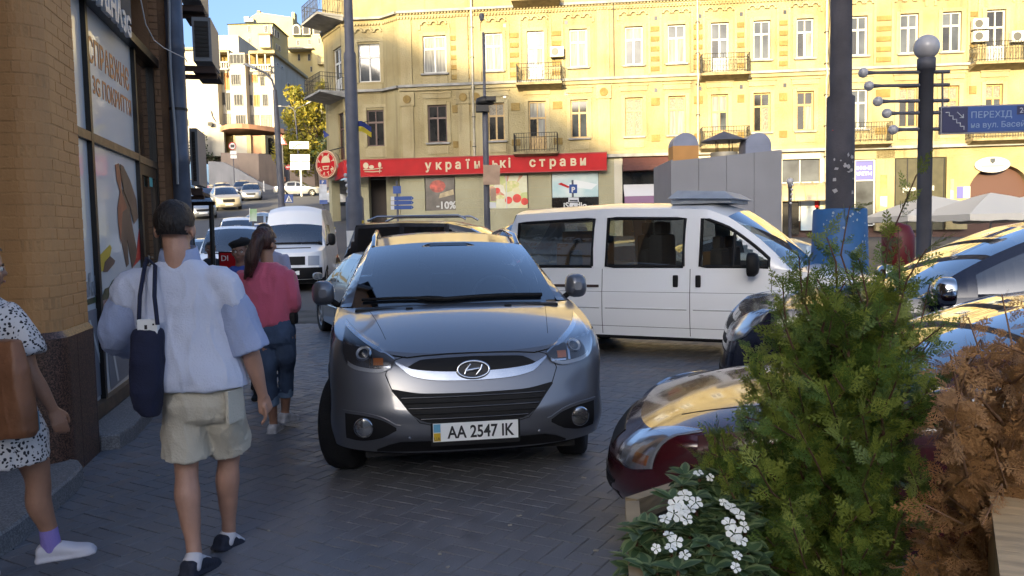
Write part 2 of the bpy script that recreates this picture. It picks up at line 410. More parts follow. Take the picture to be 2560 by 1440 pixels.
for c in range(0, 45):
 z = Z0+c*COURSE
 d = -.02 if c % 2 else -.14
 while d < PLEN:
  L_ = .25*rb.uniform(.96, 1.04); a, e = max(d, .0), min(d+L_-.008, PLEN)
  if e-a > .03 and nb < 299:
   nseg = 1 if e < PL-PR or a > PL+.2 else 5
   off = .0022+rb.uniform(-.0012, .0018); mbk = MB(); ch = .003; zz = z+rb.uniform(-.0015, .0015); h = COURSE-.0095
   rings = []
   for q in range(nseg+1):
    dd = lerp(a, e, q/nseg)
    rings.append([pier_path(dd, -.01)[0]+UP*zz, pier_path(dd, off-.001)[0]+UP*zz, pier_path(dd, off)[0]+UP*(zz+ch), pier_path(dd, off)[0]+UP*(zz+h-ch), pier_path(dd, off-.001)[0]+UP*(zz+h), pier_path(dd, -.01)[0]+UP*(zz+h)])
   mbk.ring(rings, True, True, closed=True, smooth=False)
   b_ = mbk.build('brick', M_PIER, pier); b_.matrix_parent_inverse = Matrix.Identity(4); nb += 1
  d += L_
mbk = MB()
for c in range(0, 90):
 z = Z0+c*COURSE; d = PLEN+.004 if c < 45 else (-.02 if c % 2 else -.14)
 while d < 3.0:
  L_ = .25*rb.uniform(.96, 1.04); a, e = max(d, 0), d+L_-.008; ns_ = 1 if e < PL-PR or a > PL+.2 else 4
  if e-a > .03: mbk.ring([[pier_path(lerp(a, e, q/ns_), o)[0]+UP*zz for o, zz in ((-.01, z), (.0022, z), (.0022, z+COURSE-.0095), (-.01, z+COURSE-.0095))] for q in range(ns_+1)], True, True, True, False)
  d += L_
mbk.build('brickwork', M_PIER, pier, kind='stuff').matrix_parent_inverse = Matrix.Identity(4)
# granite plinth of the pier: slabs
mb = MB(); mb.ring([[pier_path(d, .035)[0]+UP*z for d in ds] for z in (-.02, Z0-.05)], False, False, closed=False)
mb.ring([[pier_path(d, .035)[0]+UP*(Z0-.05) for d in ds], [pier_path(d, 0)[0]+UP*(Z0-.005) for d in ds]], False, False, closed=False)
q = PC+SN*.035; mb.quad(q, q-SN*.5, q-SN*.5+UP*(Z0-.05), q+UP*(Z0-.05))
sp(mb, 'granite_plinth', M_GRAN)
mb = MB()
for d in (.02, .42, .9):
 p, n = pier_path(d, .0355); tt = Vector((-n.y, n.x, 0)); mb.quad(p-tt*.003, p+tt*.003, p+tt*.003+UP*(Z0-.06), p-tt*.003+UP*(Z0-.06))
sp(mb, 'plinth_joint', M('plinth_joint_dark', (.01, .008, .007), .9))
# -------------------------------------------------------------- shopfront
s_m1, _ = sz(237, 500); s_m2, _ = sz(342, 300); s_end, _ = sz(386, 300)
_, z_tr = sz(262, 357); _, z_sill = sz(277, 985); _, z_head = sz(300, 88)
OFFG = -.03
def bar(mb, s0, s1, z0, z1, o0, o1):
 mb.hexa([S(s0, z0, o0), S(s1, z0, o0), S(s1, z0, o1), S(s0, z0, o1), S(s0, z1, o0), S(s1, z1, o0), S(s1, z1, o1), S(s0, z1, o1)])
win = sp(MB(), 'shop_window', M_DARKFR) if False else None
panes = [(-.25, s_m1-.035, z_tr+.04, z_head), (s_m1+.035, s_m2-.03, z_tr+.04, z_head), (-.25, s_m1-.035, z_sill, z_tr-.04), (s_m1+.035, s_m2-.03, z_sill, z_tr-.04)]
mb = MB()
bar(mb, s_m1-.033, s_m1+.033, z_sill, z_head, -.06, .012); bar(mb, s_m2-.03, s_m2+.03, .12, z_head, -.06, .012)
bar(mb, s_end-.02, s_end+.05, .12, z_head, -.06, .01)
frame = sp(mb, 'window_frame', M_DARKFR)
for q_ in ((-.25, s_m1-.034, z_tr-.038, z_tr+.038, -.06, .01), (s_m1+.034, s_m2-.031, z_tr-.038, z_tr+.038, -.06, .01), (s_m2+.031, s_end-.021, z_tr-.05, z_tr+.03, -.06, .01), (-.25, s_m2-.031, z_sill-.11, z_sill-.002, -.06, .03)):
 mb = MB(); bar(mb, *q_); sp(mb, 'transom', M_TANFR)
for a, b_, c, d in panes:
 mb = MB(); mb.hexa([S(a, c, OFFG-.012), S(b_, c, OFFG-.012), S(b_, c, OFFG), S(a, c, OFFG), S(a, d, OFFG-.012), S(b_, d, OFFG-.012), S(b_, d, OFFG), S(a, d, OFFG)])
 sp(mb, 'poster_pane', M_FILM)
mb = MB(); bar(mb, -.3, s_m2, .1, z_sill-.112, -.08, .018); sp(mb, 'stall_riser', M('brown_tile', (.055, .04, .032), .4, var=.25, scale=5))
mb = MB(); bar(mb, -.3, s_m2, (z_sill+.0)*.52, (z_sill)*.52+.012, .0, .0205); sp(mb, 'riser_groove', M_DARKFR)
# door bay: dark glass over a brown door
M_DKGLASS = M('dark_brown_glass', (.035, .024, .016), .08, coat=1, var=.3, scale=3)
mb = MB(); bar(mb, s_m2+.03, s_end-.02, z_tr+.03, z_head, -.05, -.03); sp(mb, 'fanlight_pane', M_DKGLASS)
door = MB(); z_d = z_tr-.05
bar(door, s_m2+.04, s_m2+.14, .12, z_d, -.06, -.005); bar(door, s_end-.13, s_end-.03, .12, z_d, -.06, -.005)
bar(door, s_m2+.14, s_end-.13, z_d-.12, z_d, -.06, -.005); bar(door, s_m2+.14, s_end-.13, .12, .45, -.06, -.005)
dr = sp(door, 'door', M('brown_door_paint', (.06, .036, .02), .4, var=.2, scale=6))
mb = MB(); bar(mb, s_m2+.14, s_end-.13, .45, z_d-.12, -.045, -.03); mb.build('door_pane', M_DKGLASS, dr).matrix_parent_inverse = Matrix.Identity(4)
mb = MB(); mb.tube([S(s_end-.1, 1.0, .05), S(s_end-.1, 1.45, .05)], .014); mb.box(S(s_end-.1, 1.02, .02), (.02, .06, .02)); mb.box(S(s_end-.1, 1.43, .02), (.02, .06, .02)); mb.build('handle', M('steel_bar', (.5, .5, .5), .25, metal=1), dr).matrix_parent_inverse = Matrix.Identity(4)
a_, b2 = sz(375, 443), sz(383, 468); mb = MB(); bar(mb, a_[0]-.02, a_[0]+.14, b2[1], a_[1], -.004, -.002); mb.build('door_sticker', M('turquoise_sticker', (.10, .42, .42), .4), dr).matrix_parent_inverse = Matrix.Identity(4)
# dark canopy beam and the letter board
mb = MB(); bar(mb, -.6, s_end+.12, z_head, z_head+.09, -.1, .07); sp(mb, 'canopy_beam', M_DARKFR)
mb = MB(); bar(mb, -.6, sz(330, 75, .1)[0], z_head+.12, z_head+.85, -.1, .10)
M_SIGNGREY = M('dark_grey_signboard', (.045, .05, .058), .75, var=.15, scale=4)
M_WLET = M('pale_letter_acrylic', (.52, .55, .58), .4)
board = sp(mb, 'letter_board', M_SIGNGREY)
sA = sz(262, 30, .1); sG = sz(314, 75, .1)
zb = sz(297, 62, .115)[1]
t_ = text('sign_letters', 'УКРАЇНА', .30, S(sz(297, 60, .1)[0], zb, .115), SD, UP, M_WLET, board, depth=.02, align='RIGHT', bold=.012); t_.matrix_parent_inverse = Matrix.Identity(4)
t_ = text('sign_letters', '3G', .27, S(sz(314, 75, .115)[0], sz(314, 84, .115)[1], .115), SD, UP, M_WLET, board, depth=.02, align='CENTER', bold=.01); t_.matrix_parent_inverse = Matrix.Identity(4)
mb = MB(); s0 = sz(299, 60, .1)[0]
for a in (s0,): bar(mb, a, a+.02, z_head+.15, z_head+.82, .10, .112)
mb.build('letter_board_edge', M_WLET, board, kind='stuff').matrix_parent_inverse = Matrix.Identity(4)
# upper wall, building mass
mb = MB(); bar(mb, -.6, s_end+.02, z_head+.86, 8.5, -.5, -.02); sp(mb, 'upper_wall', M_BROWN)
mb = MB(); bar(mb, -.6, s_end+.1, 0, 8.5, -6, -.52); bar(mb, s_end+.1, 4.75, 0, 8.5, -6, -.2); bar(mb, -9, -.65, 0, 8.5, -7, -1.8); sp(mb, 'inner_wall', M_BROWN_J)
mb = MB(); bar(mb, -9, 4.8, 8.5, 8.62, -7, .25); sp(mb, 'roof', M_DARKFR)
# pilaster of brown brick at the far end
sp0 = s_end+.05; sp1 = sz(427, 300, .18)[0]
def pil(d, off=0):     # d along a profile: side face, rounded corner, front
 W = sp1-sp0; r = .17; dep = .18
 # from far edge of the front towards the near side
 x = d
 if x < W-r: return S(sp1-x, 0, dep+off)
 al = min(1, (x-(W-r))/(r*pi/2)); c_ = S(sp0+r, 0, dep-r)
 if x < W-r+r*pi/2: return c_ + (SN*cos(al*pi/2) - SD*sin(al*pi/2))*(r+off)
 return S(sp0-off, 0, dep-r-(x-(W-r+r*pi/2)))
W = sp1-sp0; plen = W-.17+.17*pi/2+.2
dsp = [0, W*.3, W*.6, W-.17]+[W-.17+.17*pi/2*k/6 for k in range(1, 7)]+[plen]
mb = MB(); mb.smooth = True; mb.ring([[pil(d)+UP*z for d in dsp] for z in (0, 8.5)], False, False, closed=False)
mb.quad(pil(0), pil(0)-SN*.5, pil(0)-SN*.5+UP*8.5, pil(0)+UP*8.5)
pl_ = sp(mb, 'brick_pilaster', M_BROWN_J)
mb = MB()
for c in range(0, 70):
 z = .3+c*COURSE; d = 0 if c % 2 else -.125
 while d < plen:
  a, e = max(d, 0), min(d+.24, plen)
  if e-a > .02:
   off = .006+rb.uniform(-.003, .003); h = COURSE-.012; ns_ = 3 if e > W-.2 else 1
   mb.ring([[pil(lerp(a, e, q/ns_), -.005)+UP*z, pil(lerp(a, e, q/ns_), off)+UP*z, pil(lerp(a, e, q/ns_), off)+UP*(z+h), pil(lerp(a, e, q/ns_), -.005)+UP*(z+h)] for q in range(ns_+1)], True, True, True, False)
  d += .25
mb.build('pilaster_bricks', M_BROWN, pl_, kind='stuff').matrix_parent_inverse = Matrix.Identity(4)
# far wall return beyond the pipe (the building ends there)
mb = MB(); bar(mb, sp1, sp1+.55, 0, 8.5, -.5, -.02); sp(mb, 'end_wall', M_BROWN)
# -------------------------------------------------------------- pavement steps
M_STEP = M_GREYGRAN
def slab(name, pts, z0, z1, mat, **kw):
 mb = MB(); n = len(pts); c = sum((Vector((*p, 0)) for p in pts), Vector())/n
 inn = [Vector((*p, 0))+(c-Vector((*p, 0))).normalized()*.015 for p in pts]
 rings = [[(p[0], p[1], z0) for p in pts], [(p[0], p[1], z1-.015) for p in pts], [(p.x, p.y, z1) for p in inn]]
 mb.ring(rings, False, True, True, False); return mb.build(name, mat, **kw)
g1 = [G(x, y) for x, y in ((255, 1127), (300, 1122), (338, 1098), (372, 1058), (395, 1030))]
far = [S(2.6, 0, .17), S(2.6, 0, -.2)]
slab('threshold_kerb', [(p.x, p.y) for p in g1]+[(-3.5, 8.4), (-3.85, 8.75), (-4.0, 8.6), (-3.45, 6.2)], 0, .12, M_STEP, kind='structure')
g2 = [G(-40, 1425), G(60, 1352), G(150, 1268), G(192, 1230), G(209, 1208)]
slab('entrance_step', [(p.x, p.y) for p in g2]+[(-3.02, 5.42), (-3.25, 5.5), (-4.9, 5.45), (-4.9, 3.6), (-2.85, 3.6)], 0, .125, M_STEP, kind='structure')
# ================================================================== the long yellow building across the square
def plaster(name, c, c2, stain=.75, sc=.6):
 m = bpy.data.materials.new(name); t, b = nodes_of(m); N = t.nodes; L = t.links
 geo = N.new('ShaderNodeNewGeometry')
 def nz(s, d, st=None):
  n = N.new('ShaderNodeTexNoise'); n.inputs['Scale'].default_value = s; n.inputs['Detail'].default_value = d
  if st:
   mp = N.new('ShaderNodeMapping'); mp.inputs['Scale'].default_value = st; L.new(geo.outputs['Position'], mp.inputs[0]); L.new(mp.outputs[0], n.inputs['Vector'])
  else: L.new(geo.outputs['Position'], n.inputs['Vector'])
  return n
 a = nz(sc, 7); v = nz(1.0, 6, (2.2, 2.2, .18)); f = nz(14, 5)
 mx = N.new('ShaderNodeMix'); mx.data_type = 'RGBA'; mx.inputs['A'].default_value = (*c, 1); mx.inputs['B'].default_value = (*c2, 1)
 mr = N.new('ShaderNodeMapRange'); mr.inputs[1].default_value = .4; mr.inputs[2].default_value = .68; L.new(a.outputs['Fac'], mr.inputs[0]); L.new(mr.outputs[0], mx.inputs['Factor'])
 m2 = N.new('ShaderNodeMix'); m2.data_type = 'RGBA'; m2.inputs['B'].default_value = (c2[0]*.38, c2[1]*.37, c2[2]*.42, 1)
 r2 = N.new('ShaderNodeMapRange'); r2.inputs[1].default_value = .56; r2.inputs[2].default_value = .8; r2.inputs[4].default_value = stain; L.new(v.outputs['Fac'], r2.inputs[0])
 L.new(r2.outputs[0], m2.inputs['Factor']); L.new(mx.outputs['Result'], m2.inputs['A']); L.new(m2.outputs['Result'], b.inputs['Base Color'])
 bp = N.new('ShaderNodeBump'); bp.inputs['Strength'].default_value = .6; bp.inputs['Distance'].default_value = .04; L.new(f.outputs['Fac'], bp.inputs['Height']); L.new(bp.outputs[0], b.inputs['Normal'])
 b.inputs['Roughness'].default_value = .85
 return m
M_YEL = plaster('yellow_plaster', (.31, .262, .14), (.235, .185, .085))
M_YELB = plaster('yellow_brick_band', (.24, .165, .05), (.18, .115, .03), sc=2)
M_TRIM = plaster('cream_trim', (.34, .29, .165), (.27, .215, .105), .5)
M_GREYT = M('weathered_grey_cornice', (.25, .245, .23), .8, var=.3, scale=2)
M_WFR = M('white_window_frame', (.44, .44, .42), .4)
M_WOODFR = M('tan_window_frame', (.36, .24, .09), .5, var=.2, scale=8)
M_DKFR = M('dark_red_window_frame', (.07, .03, .02), .45)
M_PGREY = M('grey_window_pane', (.05, .056, .062), .05, coat=.2, var=.6, scale=.9)
M_PDARK = M('dark_window_pane', (.02, .019, .017), .05, coat=.2, var=.6, scale=1.2)
M_PCURT = M('curtained_window_pane', (.17, .17, .155), .6, var=.4, scale=2.5, stretch=(5, 5, .4))
M_PLACE = M('lace_window_pane', (.17, .15, .11), .6, var=.5, scale=14)
M_IRON = M('black_ironwork', (.025, .024, .022), .5, metal=.3)
M_SLABC = M('balcony_concrete', (.24, .19, .10), .85, var=.35, scale=3)
M_ACW = M('ac_white_casing', (.55, .53, .48), .5, var=.08, scale=3)
M_ACD = M('ac_fan_dark', (.06, .06, .055), .5)
M_ZINC = M('zinc_pipe', (.40, .36, .27), .5, metal=.3, var=.2, scale=4)
FA = radians(6); FU = Vector((cos(FA), -sin(FA), 0)); FN = Vector((-sin(FA), -cos(FA), 0)); FO = Vector((-1.77, 44, 0))
class Face:
 def __init__(s, o, u, n): s.o, s.u, s.n = Vector(o), Vector(u), Vector(n)
 def at(s, u, z, off=0): return s.o + s.u*u + UP*z + s.n*off
 def uz(s, px, py): p = onplane(px, py, s.o, s.n); return (p-s.o).dot(s.u), p.z
 def box(s, mb, u0, u1, z0, z1, o0, o1):
  return mb.hexa([s.at(u0, z0, o1), s.at(u1, z0, o1), s.at(u1, z0, o0), s.at(u0, z0, o0), s.at(u0, z1, o1), s.at(u1, z1, o1), s.at(u1, z1, o0), s.at(u0, z1, o0)])
 def wall(s, mb, u0, u1, z0, z1, holes, depth=.22):
  us = sorted({u0, u1, *[h[0] for h in holes], *[h[1] for h in holes]}); zs = sorted({z0, z1, *[h[2] for h in holes], *[h[3] for h in holes]})
  us = [u for u in us if u0 <= u <= u1]; zs = [z for z in zs if z0 <= z <= z1]
  for a, b in zip(us, us[1:]):
   for c, d in zip(zs, zs[1:]):
    mu, mz = (a+b)/2, (c+d)/2
    if any(h[0] < mu < h[1] and h[2] < mz < h[3] for h in holes): continue
    mb.quad(s.at(a, c), s.at(b, c), s.at(b, d), s.at(a, d))
  for a, b, c, d in [h[:4] for h in holes]:
   mb.quad(s.at(a, c), s.at(a, d), s.at(a, d, -depth), s.at(a, c, -depth)); mb.quad(s.at(b, d), s.at(b, c), s.at(b, c, -depth), s.at(b, d, -depth))
   mb.quad(s.at(a, d), s.at(b, d), s.at(b, d, -depth), s.at(a, d, -depth)); mb.quad(s.at(b, c), s.at(a, c), s.at(a, c, -depth), s.at(b, c, -depth))
  return mb
F = Face(FO, FU, FN)
def at0(o): o.matrix_parent_inverse = parent_world(o.parent).inverted(); return o
def window(face, parent, u0, u1, z0, z1, fm, pm, door=False, depth=.16, split=.34, frame_only=False, bars=1, cols=2):
 """frame with a transom and leaves, each pane its own piece"""
 mb = MB(); t = .075; zt = z1-(z1-z0)*split
 box = lambda a, b, c, d, o1=-depth+.05, o0=-depth-.02: face.box(mb, a, b, c, d, o0, o1)
 box(u0, u0+t, z0, z1); box(u1-t, u1, z0, z1); box(u0+t, u1-t, z0, z0+t); box(u0+t, u1-t, z1-t, z1); box(u0+t, u1-t, zt-.05, zt+.05)
 edges = [u0+t+(u1-u0-2*t)*k/cols for k in range(cols+1)]
 for e in edges[1:-1]: box(e-.045, e+.045, z0+t, zt-.05)
 if bars: box((u0+u1)/2-.025, (u0+u1)/2+.025, zt+.05, z1-t)
 if door:
  for a, b in zip(edges, edges[1:]): box(a+.03, b-.03, z0+t, z0+.75, -depth+.03)
 w_ = mb.build('balcony_door' if door else 'window', fm, parent); at0(w_)
 ps = [(edges[0], edges[1]-.045, z0+(.75 if door else t), zt-.05), (edges[-2]+.045, edges[-1], z0+(.75 if door else t), zt-.05), (u0+t, u1-t, zt+.05, z1-t)]
 if cols == 1: ps = ps[1:]
 for k, (a, b, c, d) in enumerate(ps):
  m2 = MB(); face.box(m2, a, b, c, d, -depth-.012, -depth+.006)
  mm = pm[k] if isinstance(pm, (tuple, list)) else pm
  o = m2.build('pane', mm, w_); at0(o)
 return w_
def balcony(face, parent, uc, half, zs, dep=.95, mat=None):
 mb = MB(); p = [face.at(uc-half, zs-.28, 0), face.at(uc+half, zs-.28, 0)]
 face.box(mb, uc-half, uc+half, zs-.12, zs, 0, dep)
 mb.hexa([face.at(uc-half+.05, zs-.32, .0), face.at(uc+half-.05, zs-.32, .0), face.at(uc+half-.05, zs-.32, .01), face.at(uc-half+.05, zs-.32, .01),
             face.at(uc-half+.03, zs-.121, dep-.08), face.at(uc+half-.03, zs-.121, dep-.08), face.at(uc+half-.03, zs-.121, .01), face.at(uc-half+.03, zs-.121, .01)])
 sl = at0(mb.build('balcony_slab', mat or M_SLABC, parent))
 mb = MB(); zt = zs+.98
 def rail(a, b): mb.tube([a, b], .016, 5)
 cs = [(uc-half+.05, .02), (uc-half+.05, dep-.06), (uc+half-.05, dep-.06), (uc+half-.05, .02)]
 for (a, oa), (b, ob) in zip(cs, cs[1:]):
  for z in (zs+.1, zt-.22, zt): rail(face.at(a, z, oa), face.at(b, z, ob))
  n = max(3, int((abs(a-b)+abs(oa-ob))/.13))
  for k in range(n+1):
   u, o = lerp(a, b, k/n), lerp(oa, ob, k/n); mb.tube([face.at(u, zs, o), face.at(u, zt, o)], .011 if k % 4 else .018, 4)
   if k < n and k % 2 == 0:
    u2, o2 = lerp(a, b, (k+1)/n), lerp(oa, ob, (k+1)/n); mb.tube([face.at(u, zs+.15, o), face.at((u+u2)/2, zs+.4, (o+o2)/2), face.at(u2, zs+.55, o2), face.at((u+u2)/2, zs+.68, (o+o2)/2)], .009, 4)
 at0(mb.build('railing', M_IRON, sl))
 return sl
def arcature(mb, face, uc, z, w=1.5, n=3):
 """three small brick arches in relief above a window"""
 r = w/n/2
 for k in range(n):
  c = uc-w/2+r*(2*k+1); pts = [face.at(c+r*.8*cos(pi-pi*q/6), z+r*.75*sin(pi*q/6), .07) for q in range(7)]
  mb.tube(pts, (.05, .075), 4, smooth=False)
  face.box(mb, c-r-.04, c-r+.09, z-.02, z+.05, 0, .09)
 face.box(mb, uc+w/2-.09, uc+w/2+.04, z-.02, z+.05, 0, .09)
 face.box(mb, uc-w/2-.12, uc-w/2, z-.28, z+.02, 0, .06); face.box(mb, uc+w/2, uc+w/2+.12, z-.28, z+.02, 0, .06)
ZA1, ZB1, ZC = 12.47, 8.75, 9.86
def U(px, z):     # u of a picture column at height z
 y = 590-(z-1.62)/44*1991
 return F.uz(px, y)[0]
def facade(parent, u0, u1, axes, ztop=19.5, zfoot=0):
 """axes: list of dicts px0,px1,row(A,B),kind,frame,pane"""
 holes = [(a['u0'], a['u1'], a['z0'], a['z1']) for a in axes]
 mb = MB(); F.wall(mb, u0, u1, 5.55, ztop, holes); at0(mb.build('wall', M_YEL, parent))
 # body behind, so that nothing shows through
 mb = MB(); F.box(mb, u0+.01, u1-.01, zfoot, ztop-.05, -9, -.45); at0(mb.build('inner_wall', M_DKFR, parent))
 surr = MB(); deco = MB(); band = MB(); sill = MB(); dent = MB()
 for a in axes:
  uc = (a['u0']+a['u1'])/2; w = a['u1']-a['u0']; A = a['row'] == 'A'
  window(F, parent, a['u0'], a['u1'], a['z0'], a['z1'], a['fm'], a['pm'], a.get('door', False))
  for sx in (-1, 1):
   e = uc+sx*(w/2+.10); F.box(surr, min(e-.10, e+.10)+.002, e+.10, a['z0']-.05, a['z1']+.12, 0, .055)
  F.box(surr, a['u0']+.002, a['u1']-.002, a['z1']+.01, a['z1']+.2, 0, .055)
  if not a.get('door'):
   F.box(sill, a['u0']-.12, a['u1']+.12, a['z0']-.1, a['z0']-.01, -.05, .13)
   F.box(surr, a['u0']-.05, a['u1']+.05, a['z0']-.62, a['z0']-.2, 0, .04)
  if A: arcature(deco, F, uc, ZA1+.62)
  else:
   F.box(deco, uc-w/2-.25, uc+w/2+.25, ZB1+.36, ZB1+.62, 0, .06); F.box(deco, uc-w/2-.3, uc+w/2+.3, ZB1+.63, ZB1+.7, 0, .1)
 # banded piers between the axes of the upper row, panels between the lower ones
 mid = sorted({round((a['u0']+a['u1'])/2, 2) for a in axes if a['row'] == 'A'})
 for a, b in zip(mid, mid[1:]):
  lo, hi = a+.9, b-.9
  if hi-lo < .3: continue
  for k in range(5): F.box(band, lo, hi, 10.1+k*.52, 10.1+k*.52+.24, 0, .055)
  F.box(band, lo, hi, 8.3, 8.7, 0, .05); F.box(band, lo, hi, 6.4, 6.75, 0, .05)
  F.box(surr, lo-.14, lo-.02, 9.95, 12.9, 0, .045); F.box(surr, hi+.02, hi+.14, 9.95, 12.9, 0, .045)
 for nm, m_, mt in (('window_surround', surr, M_TRIM), ('arched_relief', deco, M_TRIM), ('brick_band', band, M_YELB), ('window_sill', sill, M_GREYT)):
  if m_.v: at0(m_.build(nm, mt, parent, kind='stuff'))
 n = int((u1-u0)/.17)
 for k in range(n):
  u = u0+(k+.5)*(u1-u0)/n
  F.box(dent, u-.045, u+.045, 13.42, 13.52, .02, .11); F.box(dent, u-.03, u+.055, 13.63, 13.71, .04, .14)
 at0(dent.build('dentil_frieze', M_TRIM, parent, kind='stuff'))
 for z0, z1, o, mt in ((13.72, 13.85, .2, M_GREYT), (13.54, 13.62, .06, M_TRIM), (9.74, 9.87, .22, M_GREYT), (9.55, 9.735, .11, M_TRIM), (5.62, 5.78, .24, M_GREYT), (5.80, 5.95, .1, M_TRIM), (17.7, 17.9, .22, M_GREYT)):
  mb = MB(); F.box(mb, u0+.003, u1-.003, z0, z1, 0, o); at0(mb.build('cornice', mt, parent))
def AX_(px0, px1, row, fm=None, pm=None, door=False, z0=None, z1=None):
 z1 = z1 or (ZA1 if row == 'A' else ZB1); fm = fm or (M_WFR if row == 'A' else M_WOODFR)
 if z0 is None: z0 = (10.48 if row == 'A' else 6.72) if not door else (9.95 if row == 'A' else 6.15)
 zm = (z0+z1)/2; return dict(u0=U(px0, zm), u1=U(px1, zm), z0=z0, z1=z1, row=row, fm=fm, pm=pm or M_PGREY, door=door)
G_, D_, C_, L_c = M_PGREY, M_PDARK, M_PCURT, M_PLACE
K0u = U(1000, 8); uB = U(1536, 8); uC = U(2066, 8); uE = U(2760, 8)
# --- corner building
corner = empty('corner_building', F.at(0, 0), label='cream yellow corner building with red restaurant fascia and grey shaded lower half', cat='building')
facade(corner, K0u, uB, [
 AX_(1058, 1116, 'A', pm=C_), AX_(1212, 1256, 'A', pm=C_), AX_(1318, 1360, 'A', pm=(G_, C_, G_), door=True), AX_(1423, 1468, 'A', pm=(C_, C_, C_)),
 AX_(1070, 1118, 'B', M_DKFR, D_), AX_(1220, 1262, 'B', pm=(D_, D_, L_c)), AX_(1322, 1366, 'B', pm=(D_, C_, C_), door=True), AX_(1427, 1470, 'B', pm=(G_, G_, D_))])
balcony(F, corner, U(1350, 9.7), 1.22, 9.62); balcony(F, corner, U(1342, 13.8), 1.28, 13.98); balcony(F, corner, U(1342, 6), 1.2, 5.98)
# strips (pilasters) with round medallions
mb = MB(); md = MB()
for px in (1020, 1160, 1192, 1510):
 u = U(px, 8); F.box(mb, u-.32, u+.32, 5.96, 9.5, 0, .07); F.box(mb, u-.32, u+.32, 9.9, 13.4, 0, .07); F.box(mb, u-.4, u+.4, 8.75, 9.48, 0, .12)
 c = F.at(u, 9.1, .15); md.tube([F.at(u, 9.1, .121), F.at(u, 9.1, .17)], .22, 14, smooth=False)
at0(mb.build('pilaster', M_TRIM, corner, kind='stuff')); at0(md.build('medallion', M_YELB, corner, kind='stuff'))
# bay on the corner
K0 = F.at(K0u, 0); K1 = P(968, 500, 45.4); K2 = P(866, 500, 45.6); K3 = P(822, 500, 48.3); K4 = P(852, 500, 62)
for k in (K1, K2, K3, K4): k.z = 0
def face_between(a, b):
 u = (b-a).normalized(); n = Vector((u.y, -u.x, 0)); return Face(a, u, n), (b-a).length
Fbay, Lbay = face_between(K2, K1); Flink, Llink = face_between(K1, K0); Fleft, Lleft = face_between(K3, K2); Fback, Lback = face_between(K4, K3)
def bu(face, px): return face.uz(px, 300)[0]
wA = (bu(Fbay, 901), bu(Fbay, 955), 10.3, 12.4); wB = (bu(Fbay, 917), bu(Fbay, 960), 6.72, 8.75)
lA = (bu(Fleft, 838), bu(Fleft, 858), 9.95, 12.4); lB = (bu(Fleft, 845), bu(Fleft, 866)-.05, 6.05, 8.7)
for fc, ln, hl in ((Fbay, Lbay, [wA, wB]), (Flink, Llink, []), (Fleft, Lleft, [lA, lB]), (Fback, Lback, [])):
 mb = MB(); fc.wall(mb, 0, ln, 5.0, 19.5, hl); at0(mb.build('bay_wall', M_YEL, corner))
 for z0, z1, o, mt in ((13.72, 13.85, .2, M_GREYT), (9.74, 9.87, .22, M_GREYT), (5.62, 5.78, .24, M_GREYT)):
  mb = MB(); fc.box(mb, .01, ln-.01, z0, z1, 0, o); at0(mb.build('cornice', mt, corner))
 dm = MB()
 for k in range(int(ln/.17)): fc.box(dm, .1+k*.17, .19+k*.17, 13.42, 13.52, .02, .11)
 at0(dm.build('dentil_frieze', M_TRIM, corner, kind='stuff'))
window(Fbay, corner, *wA, M_WFR, (G_, G_, G_)); window(Fbay, corner, *wB, M_DKFR, D_)
window(Fleft, corner, *lA, M_WFR, G_, door=True, cols=2); window(Fleft, corner, *lB, M_DKFR, D_, door=True)
dm = MB()
for (a, b, c, d) in (wA, wB):
 for sx in (a-.2, b+.002): Fbay.box(dm, sx, sx+.198, c-.05, d+.12, 0, .06)
 Fbay.box(dm, a-.2, b+.2, d+.125, d+.3, 0, .07); Fbay.box(dm, a-.1, b+.1, c-.62, c-.15, 0, .04)
arcature(dm, Fbay, (wA[0]+wA[1])/2, 13.05, 1.6)
at0(dm.build('window_surround', M_TRIM, corner, kind='stuff'))
balcony(Fleft, corner, (lA[0]+lA[1])/2-.2, 1.5, 9.75, 1.5, M_GREYT); balcony(Fleft, corner, (lA[0]+lA[1])/2-.2, 1.5, 13.95, 1.5, M_GREYT)
mb = MB(); mb.v = []
mb.add([K0+UP*4.9-FN*.2, K1+UP*4.9, K2+UP*4.9, K3+UP*4.9, K4+UP*4.9, K4+UP*4.9+Vector((6, 0, 0))], [(0, 1, 2, 3, 4, 5)]); at0(mb.build('soffit', M_GREYT, corner))
# ground floor of the corner building: piers, door, poster windows
zg = 1.4
def gf(face, mb, px0, px1, z0=zg, z1=5.62, o0=-.3, o1=.0): a, b = face.uz(px0, 480)[0], face.uz(px1, 480)[0]; face.box(mb, a, b, z0, z1, o0, o1)
mb = MB()
for a, b in ((1000, 1062), (1138, 1211), (1321, 1379), (1497, 1536)): gf(F, mb, a, b)
for a, b in ((1062, 1138), (1211, 1321), (1379, 1497)): gf(F, mb, a, b, 4.85, 5.62)
for a, b in ((1062, 1138), (1211, 1321), (1379, 1497)): gf(F, mb, a, b, zg, 3.0)
for a, b in ((868, 922), (966, 999)):
 fc = Fbay; a_, b_ = fc.uz(a, 480)[0], fc.uz(b, 480)[0]; fc.box(mb, a_, b_, zg, 5.62, -.5, .02)
Fleft.box(mb, .1, .62, zg, 5.62, -.5, 0);
at0(mb.build('ground_floor_pier', plaster('pale_green_cream_paint', (.33, .31, .20), (.28, .255, .155), .3), corner, kind='stuff'))
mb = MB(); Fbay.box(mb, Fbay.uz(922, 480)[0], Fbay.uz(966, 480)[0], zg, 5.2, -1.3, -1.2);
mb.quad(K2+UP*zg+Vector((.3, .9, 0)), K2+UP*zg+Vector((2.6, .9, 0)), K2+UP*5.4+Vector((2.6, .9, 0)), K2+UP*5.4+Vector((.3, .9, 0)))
at0(mb.build('entrance_recess', M('dim_entrance', (.035, .025, .02), .7), corner))
